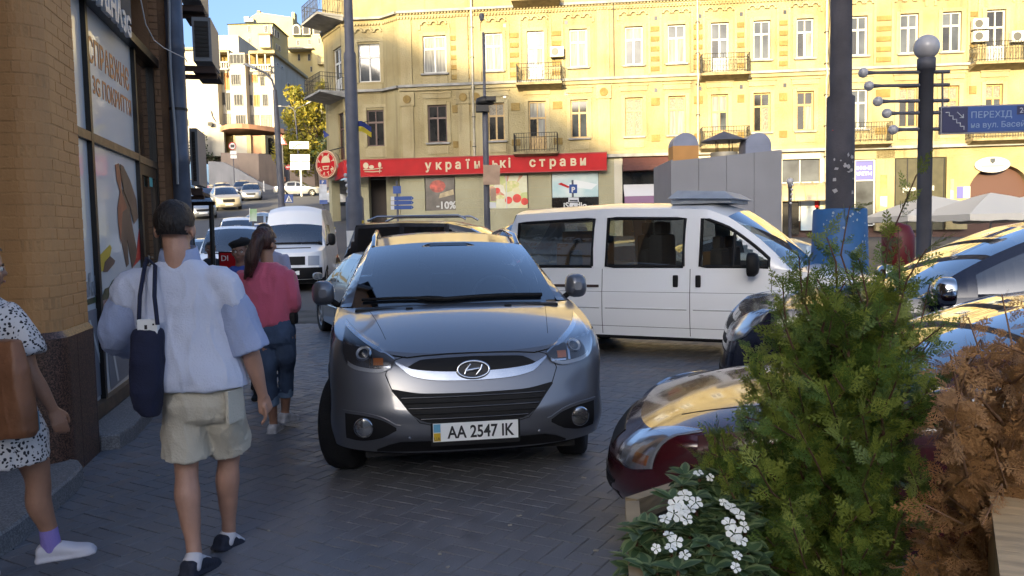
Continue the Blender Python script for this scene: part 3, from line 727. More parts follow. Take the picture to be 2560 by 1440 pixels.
# rusticated joint lines on piers
mb = MB()
for a, b in ((1002, 1060), (1140, 1209), (1323, 1377), (1499, 1534)):
 for z in (2.6, 3.1, 3.6, 4.1, 4.6): u0_, u1_ = F.uz(a, 480)[0], F.uz(b, 480)[0]; F.box(mb, u0_, u1_, z, z+.03, .0, .004)
at0(mb.build('pier_joint', M('pier_joint_shade', (.33, .29, .17), .9), corner, kind='stuff'))
# --- red restaurant fascia
M_RED = M('red_sign_face', (.36, .004, .007), .5, spec=.2, var=.12, scale=1.5)
M_CREAM = M('cream_sign_letter', (.50, .41, .26), .5)
us0 = F.uz(866, 430)[0]; us1 = F.uz(1517, 430)[0]; zs0, zs1 = 4.95, 5.83
fascia = empty('restaurant_sign', F.at(us0, zs0, .4), label='long red restaurant fascia with raised cream lettering', cat='sign')
mb = MB(); F.box(mb, us0, us1, zs0, zs1, .28, .46); pl0, pl1 = F.at(us0, 0, .46), P(836, 430, 47.2); pl1.z = 0
fr, lr = face_between(pl1, pl0); fr.box(mb, 0, lr, zs0, zs1, -.15, 0)
at0(mb.build('sign_panel', M_RED, fascia))
mb = MB(); F.box(mb, us0-.02, us1+.02, zs1+.002, zs1+.05, .25, .5); F.box(mb, us0-.02, us1+.02, zs0-.045, zs0-.002, .25, .5); at0(mb.build('sign_edge', M('dark_red_edge', (.28, .01, .012), .5), fascia, kind='stuff'))
def ftext(body, pxc, z, size, off=.47, m=M_CREAM, parent=fascia, xs=1.0, depth=.03, bold=.02, nm='sign_letters'):
 u = F.uz(pxc, 415)[0]; t_ = text(nm, body, size, F.at(u, z, off), FU, UP, m, parent, depth=depth, bold=bold, xs=xs); at0(t_); return t_
for body, pc in zip('українські', (1075, 1100, 1125, 1149, 1173, 1196, 1218, 1240, 1259, 1276)): ftext(body, pc, zs0+.27, .66, xs=.92)
for body, pc in zip('страви', (1333, 1357, 1383, 1408, 1434, 1458)): ftext(body, pc, zs0+.27, .66, xs=.95)
# pictogram of heads and a spoon on a tray
mb = MB(); u0_ = F.uz(915, 425)[0]; u1_ = F.uz(962, 425)[0]; wd = u1_-u0_
def blob(c, z, rx, rz_): mb.prism([(c+rx*cos(2*pi*k/14), z+rz_*sin(2*pi*k/14)) for k in range(14)], F.at(0, 0, .46), FU, UP, .03)
blob(u0_+wd*.13, zs0+.58, .15, .17); blob(u0_+wd*.42, zs0+.5, .14, .1); blob(u0_+wd*.86, zs0+.6, .09, .15)
for (a, za), (b, z_b) in ((((0, .37)), ((1.0, .43))), (((.05, .26)), ((.95, .26))), (((.83, .15)), ((.87, .5)))):
 mb.tube([F.at(u0_+wd*a, zs0+za, .47), F.at(u0_+wd*(a+b)/2, zs0+(za+z_b)/2-.03, .47), F.at(u0_+wd*b, zs0+z_b, .47)], .03, 6)
at0(mb.build('sign_pictogram', M_CREAM, fascia, kind='stuff'))
# round disc sign
dc = P(815, 411, 46.4); dn = Vector((.42, -.9, 0)).normalized(); dn = Vector((-.50, -.86, 0)).normalized(); du = Vector((-dn.y, dn.x, 0)); du = du if du.x > 0 else -du
disc = empty('round_restaurant_sign', dc, label='round red hanging sign with cream lettering ring and chef emblem', cat='sign')
def dpoly(mb, r0, off0, off1, n=36, c=(0, 0), sy=1): mb.prism([(c[0]+r0*cos(2*pi*k/n), c[1]+r0*sy*sin(2*pi*k/n)) for k in range(n)], dc+dn*off0, du, UP, -(off1-off0) if du.cross(UP).dot(dn) < 0 else (off1-off0))
mb = MB(); dpoly(mb, .80, -.28, 0); at0(mb.build('sign_rim', M_CREAM, disc))
mb = MB(); dpoly(mb, .74, .002, .012); at0(mb.build('sign_face', M_RED, disc))
mb = MB(); pr = [(.40*cos(a), .08+.40*sin(a)) for a in [pi*k/12 for k in range(13)]]
mb.prism([(x*.85, y+.02) for x, y in pr], dc+dn*.013, du, UP, .01); mb.box(dc+dn*.02-UP*.12-du*.0, (.5, .03, .06), rz=atan2(du.y, du.x)); mb.box(dc+dn*.02-UP*.28, (.36, .03, .05), rz=atan2(du.y, du.x)); mb.box(dc+dn*.02-UP*.2+du*.17, (.05, .03, .2), rz=atan2(du.y, du.x)); mb.box(dc+dn*.02-UP*.2-du*.2, (.05, .03, .16), rz=atan2(du.y, du.x))
at0(mb.build('sign_emblem', M_CREAM, disc, kind='stuff'))
mb = MB()
ring_ = [(.69*cos(2*pi*k/40), .69*sin(2*pi*k/40)) for k in range(41)]; mb.tube([dc+dn*.015+du*x+UP*y for x, y in ring_], .016, 5); at0(mb.build('sign_ring', M_CREAM, disc))
for k, ch in enumerate('ПУЗАТА'):
 a = radians(205-25*k*2.0*.92)
 ur = Vector((cos(a), sin(a))); p = dc+dn*.016+du*ur.x*.47+UP*ur.y*.47; tx = du*ur.y-UP*ur.x
 t_ = text('sign_letters', ch, .24, p, tx, du*ur.x+UP*ur.y, M_CREAM, disc, depth=.008, bold=.012); at0(t_)
for k, ch in enumerate('ХАТА'):
 a = radians(-140+34*k)
 ur = Vector((cos(a), sin(a))); p = dc+dn*.016+du*ur.x*.63+UP*ur.y*.63; tx = -du*ur.y+UP*ur.x
 t_ = text('sign_letters', ch, .24, p, tx, -(du*ur.x+UP*ur.y), M_CREAM, disc, depth=.008, bold=.012); at0(t_)
mb = MB(); mb.tube([dc-dn*.1+UP*.75, dc-dn*.1+UP*.9+du*1.3], .03, 6); at0(mb.build('sign_bracket', M_IRON, disc))
# --- poster windows
def poster(px0, px1, py0, py1, mat, name, label, off=-.03):
 u0_, z1_ = F.uz(px0, py0); u1_, z0_ = F.uz(px1, py1); mb = MB(); F.box(mb, u0_, u1_, z0_, z1_, off-.04, off)
 o = mb.build(name, mat, label=label, cat='poster'); return o, u0_, u1_, z0_, z1_
def food_material():
 m = bpy.data.materials.new('food_photo_print'); t, b = nodes_of(m); N = t.nodes; L = t.links
 g = N.new('ShaderNodeNewGeometry'); v = N.new('ShaderNodeTexVoronoi'); v.inputs['Scale'].default_value = 1.6; v.inputs['Randomness'].default_value = 1
 L.new(g.outputs['Position'], v.inputs['Vector']); s = N.new('ShaderNodeSeparateColor'); L.new(v.outputs['Color'], s.inputs[0])
 cr = N.new('ShaderNodeValToRGB'); cr.color_ramp.interpolation = 'CONSTANT'; e = cr.color_ramp.elements; e[0].color = (.55, .56, .42, 1); e[1].color = (.30, .40, .06, 1); e[1].position = .3
 for p, c in ((.5, (.60, .55, .30)), (.68, (.50, .04, .02)), (.8, (.42, .45, .1)), (.9, (.6, .58, .5))): x = e.new(p); x.color = (*c, 1)
 L.new(s.outputs[0], cr.inputs[0])
 n = N.new('ShaderNodeTexNoise'); n.inputs['Scale'].default_value = 5; L.new(g.outputs['Position'], n.inputs['Vector'])
 mx = N.new('ShaderNodeMix'); mx.data_type = 'RGBA'; mx.inputs['B'].default_value = (.45, .42, .25, 1); L.new(n.outputs['Fac'], mx.inputs['Factor']); L.new(cr.outputs[0], mx.inputs['A']); L.new(mx.outputs['Result'], b.inputs['Base Color']); b.inputs['Roughness'].default_value = .3
 return m
M_FOOD = food_material()
M_BOARDP = M('dark_slate_print', (.10, .085, .07), .4, var=.5, scale=1.8)
o, a, b, c, d = poster(1063, 1137, 443, 525, M_BOARDP, 'food_poster', 'dark window poster of a red dish with white discount figures')
mb = MB()
for cx_, cz_, r_ in ((.42, .72, .34), ): mb.prism([(a+(b-a)*cx_+r_*1.3*cos(2*pi*k/20), c+(d-c)*cz_+r_*sin(2*pi*k/20)) for k in range(20)], F.at(0, 0, -.03), FU, UP, .006)
at0(mb.build('poster_dish', M('red_dish_print', (.36, .05, .03), .4, var=.7, scale=4), o))
mb = MB(); mb.prism([(a+(b-a)*.45, c+(d-c)*.36), (a+(b-a)*.98, c+(d-c)*.46), (a+(b-a)*.96, c+(d-c)*.62), (a+(b-a)*.5, c+(d-c)*.5)], F.at(0, 0, -.029), FU, UP, .008); at0(mb.build('poster_napkin', M('kraft_print', (.36, .29, .17), .7, var=.3, scale=5), o))
at0(text('poster_text', '-10%', .55, F.at(a+(b-a)*.7, c+(d-c)*.05, -.02), FU, UP, M_WFR, o, bold=.015))
o, a, b, c, d = poster(1213, 1319, 440, 520, M_FOOD, 'food_poster', 'bright window poster of salads and tomatoes')
mb = MB(); rr = random.Random(5)
for k, (x, y, r) in enumerate(((.55, .25, .2), (.75, .3, .24), (.28, .55, .16), (.93, .2, .2))): mb.prism([(a+(b-a)*x+r*cos(2*pi*q/16), c+(d-c)*y+r*sin(2*pi*q/16)) for q in range(16)], F.at(0, 0, -.03), FU, UP, .004+.002*k)
at0(mb.build('poster_tomatoes', M('tomato_print', (.55, .03, .02), .3, var=.3, scale=3), o, kind='stuff'))
mb = MB()
for k, (x, y, r) in enumerate(((.62, .72, .3), (.35, .35, .17), (.12, .75, .18))): mb.prism([(a+(b-a)*x+r*1.5*cos(2*pi*q/16), c+(d-c)*y+r*.7*sin(2*pi*q/16)) for q in range(16)], F.at(0, 0, -.03), FU, UP, .003+.002*k)
at0(mb.build('poster_salad', M('salad_print', (.36, .40, .10), .4, var=.8, scale=7, col2=(.60, .52, .30)), o, kind='stuff'))
mb = MB(); F.box(mb, (a+b)/2-.025, (a+b)/2+.025, c, d, -.029, .0); at0(mb.build('poster_mullion', M_WFR, o))
o, a, b, c, d = poster(1380, 1496, 432, 492, M('sea_photo_print', (.28, .42, .44), .3, var=.35, scale=1.2, col2=(.5, .55, .52)), 'phone_poster', 'pale blue window poster of a white device above a black store panel')
mb = MB(); mb.prism([(a+(b-a)*.3, c+(d-c)*.45), (a+(b-a)*.85, c+(d-c)*.3), (a+(b-a)*.98, c+(d-c)*.5), (a+(b-a)*.5, c+(d-c)*.7)], F.at(0, 0, -.03), FU, UP, .006); at0(mb.build('poster_device', M('pale_device_print', (.55, .58, .58), .4), o))
mb = MB(); mb.prism([(a+(b-a)*.12, c+(d-c)*.55), (a+(b-a)*.34, c+(d-c)*.38), (a+(b-a)*.4, c+(d-c)*.42), (a+(b-a)*.2, c+(d-c)*.6)], F.at(0, 0, -.029), FU, UP, .007); at0(mb.build('poster_red_pen', M_RED, o))
o2, a, b, c, d = poster(1380, 1496, 493, 540, M_PDARK, 'store_panel', 'black store panel with white lettering below the pale blue poster')
at0(text('panel_letters', 'iStudio', .46, F.at(a+(b-a)*.5, c+(d-c)*.42, -.026), FU, UP, M_WFR, o2, bold=.012))
# --- middle apartment building
midb = empty('apartment_building', F.at(uB, 0), label='sunlit pale yellow block between two downpipes with dark brown shop awning', cat='building')
facade(midb, uB, uC, [
 AX_(1562, 1607, 'A', pm=(G_, G_, C_)), AX_(1669, 1714, 'A', pm=(C_, C_, G_)), AX_(1777, 1822, 'A', pm=(D_, G_, G_), door=True), AX_(1883, 1926, 'A', pm=G_), AX_(1991, 2034, 'A', pm=(D_, C_, G_)),
 AX_(1563, 1607, 'B', pm=L_c), AX_(1671, 1714, 'B', pm=(C_, C_, L_c)), AX_(1778, 1820, 'B', pm=(C_, G_, C_), door=True), AX_(1883, 1926, 'B', pm=(D_, L_c, D_)), AX_(1991, 2034, 'B', pm=(D_, C_, D_))])
balcony(F, midb, U(1808, 9.7), 1.25, 9.72); balcony(F, midb, U(1808, 13.8), 1.25, 13.98); balcony(F, midb, U(1808, 6), 1.25, 5.98)
mb = MB(); gf(F, mb, 1536, 1556); gf(F, mb, 1940, 1956); gf(F, mb, 2050, 2066); gf(F, mb, 1556, 2066, 5.25, 5.62); gf(F, mb, 1676, 1940, zg, 5.25, -.3, -.05)
at0(mb.build('ground_floor_wall', plaster('white_shop_render', (.5, .47, .37), (.44, .4, .3), .2), midb, kind='stuff'))
mb = MB(); gf(F, mb, 1556, 1676, 1.4, 5.25, -.35, -.28); at0(mb.build('shop_window', M_PDARK, midb))
u0_, u1_ = F.uz(1556, 400)[0], F.uz(1690, 400)[0]
mb = MB(); mb.hexa([F.at(u0_, 4.85, .75), F.at(u1_, 4.85, .75), F.at(u1_, 4.85, .0), F.at(u0_, 4.85, .0), F.at(u0_, 5.1, .75), F.at(u1_, 5.1, .75), F.at(u1_, 5.62, .0), F.at(u0_, 5.62, .0)])
at0(mb.build('awning', M('brown_red_awning', (.085, .03, .025), .8, var=.15, scale=5), midb))
mb = MB(); u2 = F.uz(1680, 470)[0]
mb.hexa([F.at(u0_+.05, 3.45, 1.1), F.at(u2, 3.45, 1.1), F.at(u2, 3.95, .0), F.at(u0_+.05, 3.95, .0), F.at(u0_+.05, 3.48, 1.12), F.at(u2, 3.48, 1.12), F.at(u2, 4.15, .0), F.at(u0_+.05, 4.15, .0)])
at0(mb.build('awning', M('white_awning', (.62, .60, .58), .8), midb))
mb = MB(); n = 22
for k in range(n):
 a, b = lerp(u0_+.05, u2, k/n), lerp(u0_+.05, u2, (k+1)/n); m_ = (a+b)/2
 mb.add([F.at(a, 3.47, 1.125), F.at(b, 3.47, 1.125), F.at(b, 3.12, 1.13), F.at(m_, 3.02, 1.13), F.at(a, 3.12, 1.13)], [(0, 1, 2, 3, 4)]); mb.add([F.at(a, 3.47, 1.115), F.at(b, 3.47, 1.115), F.at(b, 3.12, 1.12), F.at(m_, 3.02, 1.12), F.at(a, 3.12, 1.12)], [(4, 3, 2, 1, 0)])
at0(mb.build('awning_valance', M('purple_valance', (.22, .12, .20), .8), midb, kind='stuff'))
# right shopfront of that block with a barrel canopy
for a, b in ((1957, 1998), (2003, 2049)):
 mb = MB(); u_, v_ = F.uz(a, 430)[0], F.uz(b, 430)[0]; F.box(mb, u_, v_, 4.05, 5.2, -.2, -.14); at0(mb.build('shop_window', M_PGREY, midb))
mb = MB(); u_, v_ = F.uz(1999, 430)[0], F.uz(2002, 430)[0]; F.box(mb, u_, v_, 2.0, 5.2, -.2, -.08); u_, v_ = F.uz(1957, 430)[0], F.uz(2049, 430)[0]; F.box(mb, u_, v_, 3.9, 4.05, -.2, -.06); at0(mb.build('shop_frame', M_WFR, midb, kind='stuff'))
mb = MB(); u_, v_ = F.uz(1945, 470)[0], F.uz(2057, 470)[0]
arc = [(.0+1.1*sin(pi/2*k/8), 3.05+.95*cos(pi/2*k/8)) for k in range(9)]
mb.ring([[F.at(u, z, o) for o, z in arc]+[F.at(u, z-.04, o-.03) for o, z in reversed(arc)] for u in [lerp(u_, v_, k/3) for k in range(4)]], True, True, True, False)
at0(mb.build('barrel_canopy', M('smoky_canopy_sheet', (.30, .25, .15), .3, coat=.6), midb))
mb = MB()
for k in range(5):
 u = lerp(u_, v_, k/4); mb.tube([F.at(u, z+.01, o+.01) for o, z in arc], .03, 5)
at0(mb.build('canopy_rib', M_TRIM, midb, kind='stuff'))
mb = MB(); u_, v_ = F.uz(2003, 520)[0], F.uz(2040, 520)[0]; F.box(mb, u_, v_, 1.5, 3.3, -.1, -.04); at0(mb.build('shop_poster', M('white_red_poster', (.6, .55, .5), .5, col2=(.25, .38, .45), scale=.9, var=.1), midb))
mb = MB(); u_, v_ = F.uz(2037, 520)[0], F.uz(2046, 520)[0]; F.box(mb, u_, v_, 2.7, 3.35, -.03, .03); at0(mb.build('red_flag_sign', M_RED, midb))
mb = MB(); u_, v_ = F.uz(1957, 520)[0], F.uz(2000, 520)[0]; F.box(mb, u_, v_, 1.3, 3.1, -.25, -.15); at0(mb.build('shop_door', M_PDARK, midb))
# --- right block
rb_ = empty('apartment_building', F.at(uC, 0), label='sunlit yellow block at right end with archway and dark grill shopfront', cat='building')
facade(rb_, uC, uE, [
 AX_(2123, 2168, 'A', pm=(D_, G_, G_)), AX_(2249, 2295, 'A', pm=G_), AX_(2354, 2402, 'A', pm=(D_, G_, G_)), AX_(2464, 2512, 'A', pm=D_, door=True), AX_(2575, 2620, 'A'),
 AX_(2125, 2168, 'B', M_WFR, (C_, G_, G_)), AX_(2246, 2292, 'B', pm=(D_, D_, L_c)), AX_(2352, 2396, 'B', pm=L_c), AX_(2462, 2505, 'B', pm=(D_, G_, L_c)), AX_(2575, 2620, 'B')])
balcony(F, rb_, U(2487, 9.8), 1.35, 9.74); balcony(F, rb_, U(2150, 6), 1.35, 5.95); balcony(F, rb_, U(2487, 6), 1.5, 5.95)
uar = F.uz(2500, 450)[0]; mb = MB(); R = 1.55
poly = []
gz = zg
arcp = [(uar+R*cos(pi-pi*k/16), 3.15+R*.98*sin(pi-pi*k/16)) for k in range(17)]
gl, gr = F.uz(2366, 450)[0], uE
top = 5.62
for k in range(16):
 (a, za), (b, zb_) = arcp[k], arcp[k+1]; mb.quad(F.at(a, za), F.at(b, zb_), F.at(b, top), F.at(a, top)); mb.quad(F.at(a, za), F.at(a, za, -1.6), F.at(b, zb_, -1.6), F.at(b, zb_))
mb.quad(F.at(gl, gz), F.at(uar-R, gz), F.at(uar-R, top), F.at(gl, top)); mb.quad(F.at(uar+R, gz), F.at(gr, gz), F.at(gr, top), F.at(uar+R, top))
mb.quad(F.at(uar-R, gz), F.at(uar-R, gz, -1.6), F.at(uar-R, 3.15, -1.6), F.at(uar-R, 3.15)); mb.quad(F.at(uar+R, gz, -1.6), F.at(uar+R, gz), F.at(uar+R, 3.15), F.at(uar+R, 3.15, -1.6))
at0(mb.build('archway', M_YEL, rb_))
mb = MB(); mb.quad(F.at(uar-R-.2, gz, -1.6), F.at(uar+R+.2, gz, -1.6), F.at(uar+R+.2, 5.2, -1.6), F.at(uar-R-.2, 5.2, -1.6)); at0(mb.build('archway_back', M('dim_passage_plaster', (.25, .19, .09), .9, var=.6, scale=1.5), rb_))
mb = MB(); gf(F, mb, 2066, 2126); gf(F, mb, 2190, 2236); gf(F, mb, 2126, 2366, 5.15, 5.62); at0(mb.build('ground_floor_wall', M_YEL, rb_, kind='stuff'))
mb = MB(); gf(F, mb, 2236, 2366, zg, 5.14, -.3, -.12); at0(mb.build('grill_shopfront', M('dark_olive_shopfront', (.055, .05, .025), .3, var=.2, scale=3), rb_))
mb = MB()
for a in (2240, 2270, 2318, 2362): u_ = F.uz(a, 450)[0]; F.box(mb, u_-.03, u_+.03, zg, 5.12, -.119, -.09)
at0(mb.build('shopfront_mullion', M_DARKFR, rb_, kind='stuff'))
u_ = F.uz(2300, 480)[0]; at0(text('shop_letters', 'pizza & grill', .34, F.at(u_-.05, 3.45, -.085), FU, UP, M_WFR, rb_, bold=.01, depth=.01))
mb = MB(); gf(F, mb, 2127, 2188, 1.7, 4.05, -.25, -.2); gf(F, mb, 2126, 2126.5, 1.6, 5.14, -.25, -.1); at0(mb.build('shop_window', M_PGREY, rb_))
mb = MB()
for a in (2127, 2139, 2188): u_ = F.uz(a, 450)[0]; F.box(mb, u_-.04, u_+.04, 1.7, 5.12, -.195, -.12)
for z in (1.7, 4.05, 5.1): F.box(mb, F.uz(2127, 450)[0]+.041, F.uz(2188, 450)[0]-.041, z-.03, z+.03, -.195, -.125)
at0(mb.build('shop_frame', M_WFR, rb_, kind='stuff'))
M_BLUEP = M('violet_blue_print', (.09, .09, .30), .4)
mb = MB(); u_, v_ = F.uz(2127, 450)[0]+.05, F.uz(2188, 450)[0]-.05; F.box(mb, u_, v_, 4.1, 5.06, -.25, -.2); bp_ = at0(mb.build('blue_window_sign', M_BLUEP, rb_))
for k, tx in enumerate(('ЭЛЕКТРОННЫЕ', 'СИГАРЕТЫ')): at0(text('window_letters', tx, .25, F.at(v_-.05, 4.62-.3*k, -.196), FU, UP, M_WFR, bp_, align='RIGHT', bold=.008))
for (a, b, c, d, m_) in ((2200, 2218, 2.1, 3.2, M_FOOD), (2201, 2217, 3.25, 4.3, M('orange_poster_print', (.45, .2, .06), .5, var=.6, scale=2)), (2375, 2384, 2.6, 4.0, M_FOOD), (2392, 2407, 3.0, 3.6, M_BLUEP), (2408, 2425, 3.0, 3.6, M_WFR)):
 mb = MB(); gf(F, mb, a, b, c, d, 0, .03); at0(mb.build('wall_poster', m_, rb_))
# oval sign over the arch
u_, z_ = F.uz(2478, 412); ov = empty('oval_sign', F.at(u_, z_), label='white oval sign with small shield fixed over the archway', cat='sign')
mb = MB(); mb.prism([(u_+.86*cos(2*pi*k/28), z_+.40*sin(2*pi*k/28)) for k in range(28)], F.at(0, 0, .08), FU, UP, .06); at0(mb.build('sign_face', M_WFR, ov))
mb = MB(); mb.prism([(u_-.12, z_+.32), (u_+.12, z_+.32), (u_+.12, z_+.15), (u_, z_+.04), (u_-.12, z_+.15)], F.at(0, 0, .142), FU, UP, .01); at0(mb.build('sign_shield', M_PGREY, ov))
mb = MB(); F.box(mb, u_-.55, u_+.55, z_-.12, z_-.02, .141, .147); at0(mb.build('sign_lettering', M('pink_print', (.5, .25, .22), .6), ov))
# --- air conditioners and downpipes on the front
def ac_unit(px, py, label, grp='air conditioners on the yellow facade'):
 u_, z_ = F.uz(px, py); r = empty('air_conditioner', F.at(u_, z_), label=label, cat='air conditioner', group=grp)
 mb = MB(); F.box(mb, u_-.36, u_+.36, z_-.26, z_+.26, .14, .42); at0(mb.build('casing', M_ACW, r))
 mb = MB(); mb.tube([F.at(u_-.1, z_, .42), F.at(u_-.1, z_, .435)], .2, 16, smooth=False); at0(mb.build('fan_grille', M_ACD, r))
 mb = MB()
 for s in (-.25, .25): F.box(mb, u_+s-.02, u_+s+.02, z_-.3, z_-.262, 0, .45)
 at0(mb.build('bracket', M_IRON, r, kind='stuff')); return r
ac_unit(1393, 133, 'air conditioner beside the balcony door on the corner building')
ac_unit(2443, 64, 'upper of two air conditioners stacked left of the right balcony door')
ac_unit(2443, 95, 'lower of two air conditioners stacked left of the right balcony door')
ac_unit(2538, 95, 'air conditioner right of the last balcony door')
rr = random.Random(2)
def pipe(px, z0, z1, label):
 u_ = U(px, 9); mb = MB(); mb.tube([F.at(u_, z1, .12), F.at(u_, 10.0, .13), F.at(u_+.02, 9.6, .26), F.at(u_, 9.3, .14), F.at(u_, z0, .12)], .065, 8)
 r = mb.build('downpipe', M_ZINC, label=label, cat='downpipe')
 mb = MB()
 for k in range(7): F.box(mb, u_-.1, u_+.1, z0+.5+k*1.6, z0+.54+k*1.6, 0, .2)
 mb.build('pipe_clamp', M_IRON, r, kind='stuff')
pipe(1184, 5.9, 16, 'grey downpipe beside the wide window of the corner building')
pipe(1744, 5.6, 16, 'thin downpipe left of the middle balcony'); pipe(2064, 1.6, 16, 'downpipe with loose cables behind the concrete pole')
mb = MB()
for k in range(3):
 mb.tube([F.at(U(2070+k*3, 9)+.05*sin(z*2.1+k), z, .1+.02*k) for z in [2+.6*q for q in range(24)]], .018, 4)
mb.tube([F.at(U(1536, 9), z, .08) for z in (9.9, 16)], .02, 4)
mb.build('facade_cable', M_IRON, label='loose dark cables running down the facade by the pole', cat='cable', kind='stuff')
# small vents
mb = MB()
for px in (1262, 1424-8, 1500, 1640, 1750, 1853, 1962): F.box(mb, U(px, 12.6)-.08, U(px, 12.6)+.08, 12.75, 12.95, 0, .012); F.box(mb, U(px, 9)-.08, U(px, 9)+.08, 9.0, 9.2, 0, .012)
at0(mb.build('vent', M_PDARK, midb, kind='stuff'))
# ================================================================== unseen blocks added behind the viewer, outlines shaped to cast the evening shade
M_BEHIND = plaster('dull_plaster', (.50, .46, .40), (.42, .38, .32))
def shade_block(name, prof, y0, y1, label):
 e = empty(name, (prof[0][0], y1, 0), label=label, cat='building')
 mb = MB(); poly = [(prof[0][0], -1)]+prof+[(prof[-1][0], -1)]
 mb.prism([(x, z) for x, z in reversed(poly)], (0, y1, 0), (1, 0, 0), (0, 0, 1), (y1-y0)); at0(mb.build('wall', M_BEHIND, e))
 mb = MB(); r_ = random.Random(4); x = prof[0][0]+1.5
 while x < prof[-1][0]-1.5:
  top = interp(x, prof); z = 4.5
  while z < top-2.5: mb.box((x, y1+.02, z), (1.1, .06, 1.9)); z += 3.8
  x += 2.6
 at0(mb.build('windows', M_PGREY, e, kind='stuff'))
shade_block('apartment_building', [(-66.8, 39.6), (-53.3, 39.4), (-51.3, 38.6), (-50.3, 37.6), (-48.4, 36.7), (-46.2, 36.1), (-45.4, 35.2), (-45.1, 33.4), (-44.6, 32.6), (-39.9, 32.1), (-39.6, 31.6), (-38.2, 31.2), (-37.0, 30.8), (-36.8, 27.7)], -95, -80, 'tall dull plaster building behind the viewer')  # added occluder, its roofline follows the shadow edge on the facade
shade_block('apartment_building', [(-36.7, 27.6), (25.2, 27.4)], -95, -80, 'lower dull plaster building behind the viewer')  # added occluder that keeps the low sun off the square
shade_block('shade_tower', [(-128, 52), (-100, 52), (-99.8, 50), (-83, 49)], -96, -80.2, 'dull plaster hotel tower far behind the viewer')  # added occluder out of view, shades the retaining wall on the hill
# ================================================================== the climbing street and the houses on the hill
M_WHITE = plaster('white_render', (.42, .395, .335), (.35, .325, .265), .3, .3)
M_PALEY = plaster('pale_yellow_render', (.45, .385, .20), (.39, .325, .155), .15, .2)
M_GREENROOF = M('green_metal_roof', (.055, .075, .05), .5, var=.2, scale=.6)
M_TERRA = M('terracotta_ledge', (.36, .19, .11), .8, var=.2, scale=1)
def block(mb, x0, x1, y0, y1, z0, z1): mb.box(((x0+x1)/2, (y0+y1)/2, (z0+z1)/2), (x1-x0, y1-y0, z1-z0))
def hx(px, Y): return P(px, 480, Y).x
def hz(py, px, Y): return P(px, py, Y).z
def hbox(mb, px0, px1, py0, py1, Y, dep):
 """front face spans the given picture box at distance Y"""
 block(mb, hx(px0, Y), hx(px1, Y), Y, Y+dep, hz(py1, (px0+px1)/2, Y), hz(py0, (px0+px1)/2, Y))
def hwin(parent, px0, px1, py0, py1, Y, fm, pm, lv=2, side=None):
 """a window proud of a far wall: frame part with a pane sub-part"""
 if side is None:
  x0, x1 = hx(px0, Y), hx(px1, Y); z1, z0 = hz(py0, px0, Y), hz(py1, px0, Y); fc = Face((x0, Y, 0), (1, 0, 0), (0, -1, 0)); L_ = x1-x0
 else:   # on a wall facing +x at X = side
  ya, yb = side*FPX/(px0-1280), side*FPX/(px1-1280); fc = Face((side, ya, 0), (0, 1, 0), (1, 0, 0)); L_ = yb-ya; z1, z0 = hz(py0, px0, ya), hz(py1, px0, ya)
 t = min(.07, L_*.07); mb = MB()
 for a, b, c, d in ((0, t, z0, z1), (L_-t, L_, z0, z1), (t, L_-t, z0, z0+t), (t, L_-t, z1-t, z1)): fc.box(mb, a, b, c, d, .0, .1)
 for k in range(1, lv): a = L_*k/lv; fc.box(mb, a-t*.4, a+t*.4, z0+t, z1-t, .0, .09)
 w_ = at0(mb.build('window', fm, parent)); m2 = MB(); fc.box(m2, t*.9, L_-t*.9, z0+t*.9, z1-t*.9, .0, .04); at0(m2.build('pane', pm, w_)); return w_
def bpart(name, mat, parent, fn, **kw):
 mb = MB(); fn(mb); return at0(mb.build(name, mat, parent, **kw))
YW = 105
M_HP = M('far_window_pane', (.035, .037, .04), .5, spec=.1)
wb = empty('apartment_building', (hx(620, YW), YW, 12), label='white stepped apartment building on the hill above the curved wall', cat='building')
bpart('wall', M_WHITE, wb, lambda m: (hbox(m, 440, 556, 122, 390, YW, 16)))
bpart('wall', M_WHITE, wb, lambda m: (hbox(m, 556, 588, 148, 345, YW+1.5, 14)))
bpart('wall', M_WHITE, wb, lambda m: (hbox(m, 586, 626, 132, 390, YW-.8, 14)))
bpart('wall', M_WHITE, wb, lambda m: (hbox(m, 626, 690, 160, 345, YW+.6, 14)))
bpart('wall', M_WHITE, wb, lambda m: (hbox(m, 689, 697, 132, 345, YW-.2, 16)))
bpart('penthouse', M_WHITE, wb, lambda m: (hbox(m, 538, 612, 88, 150, YW+6, 9)))
bpart('roof_slab', M_TRIM, wb, lambda m: (hbox(m, 636, 700, 126, 133, YW-1.2, 17)))
bpart('roof_slab', M_TRIM, wb, lambda m: (hbox(m, 540, 587, 124, 130, YW-.6, 8)))
bpart('roof_slab', M_TRIM, wb, lambda m: (hbox(m, 440, 500, 118, 124, YW-.4, 8)))
bpart('side_wall', M_WHITE, wb, lambda m: (hbox(m, 690, 697.5, 133, 350, YW+.1, 15.4)))
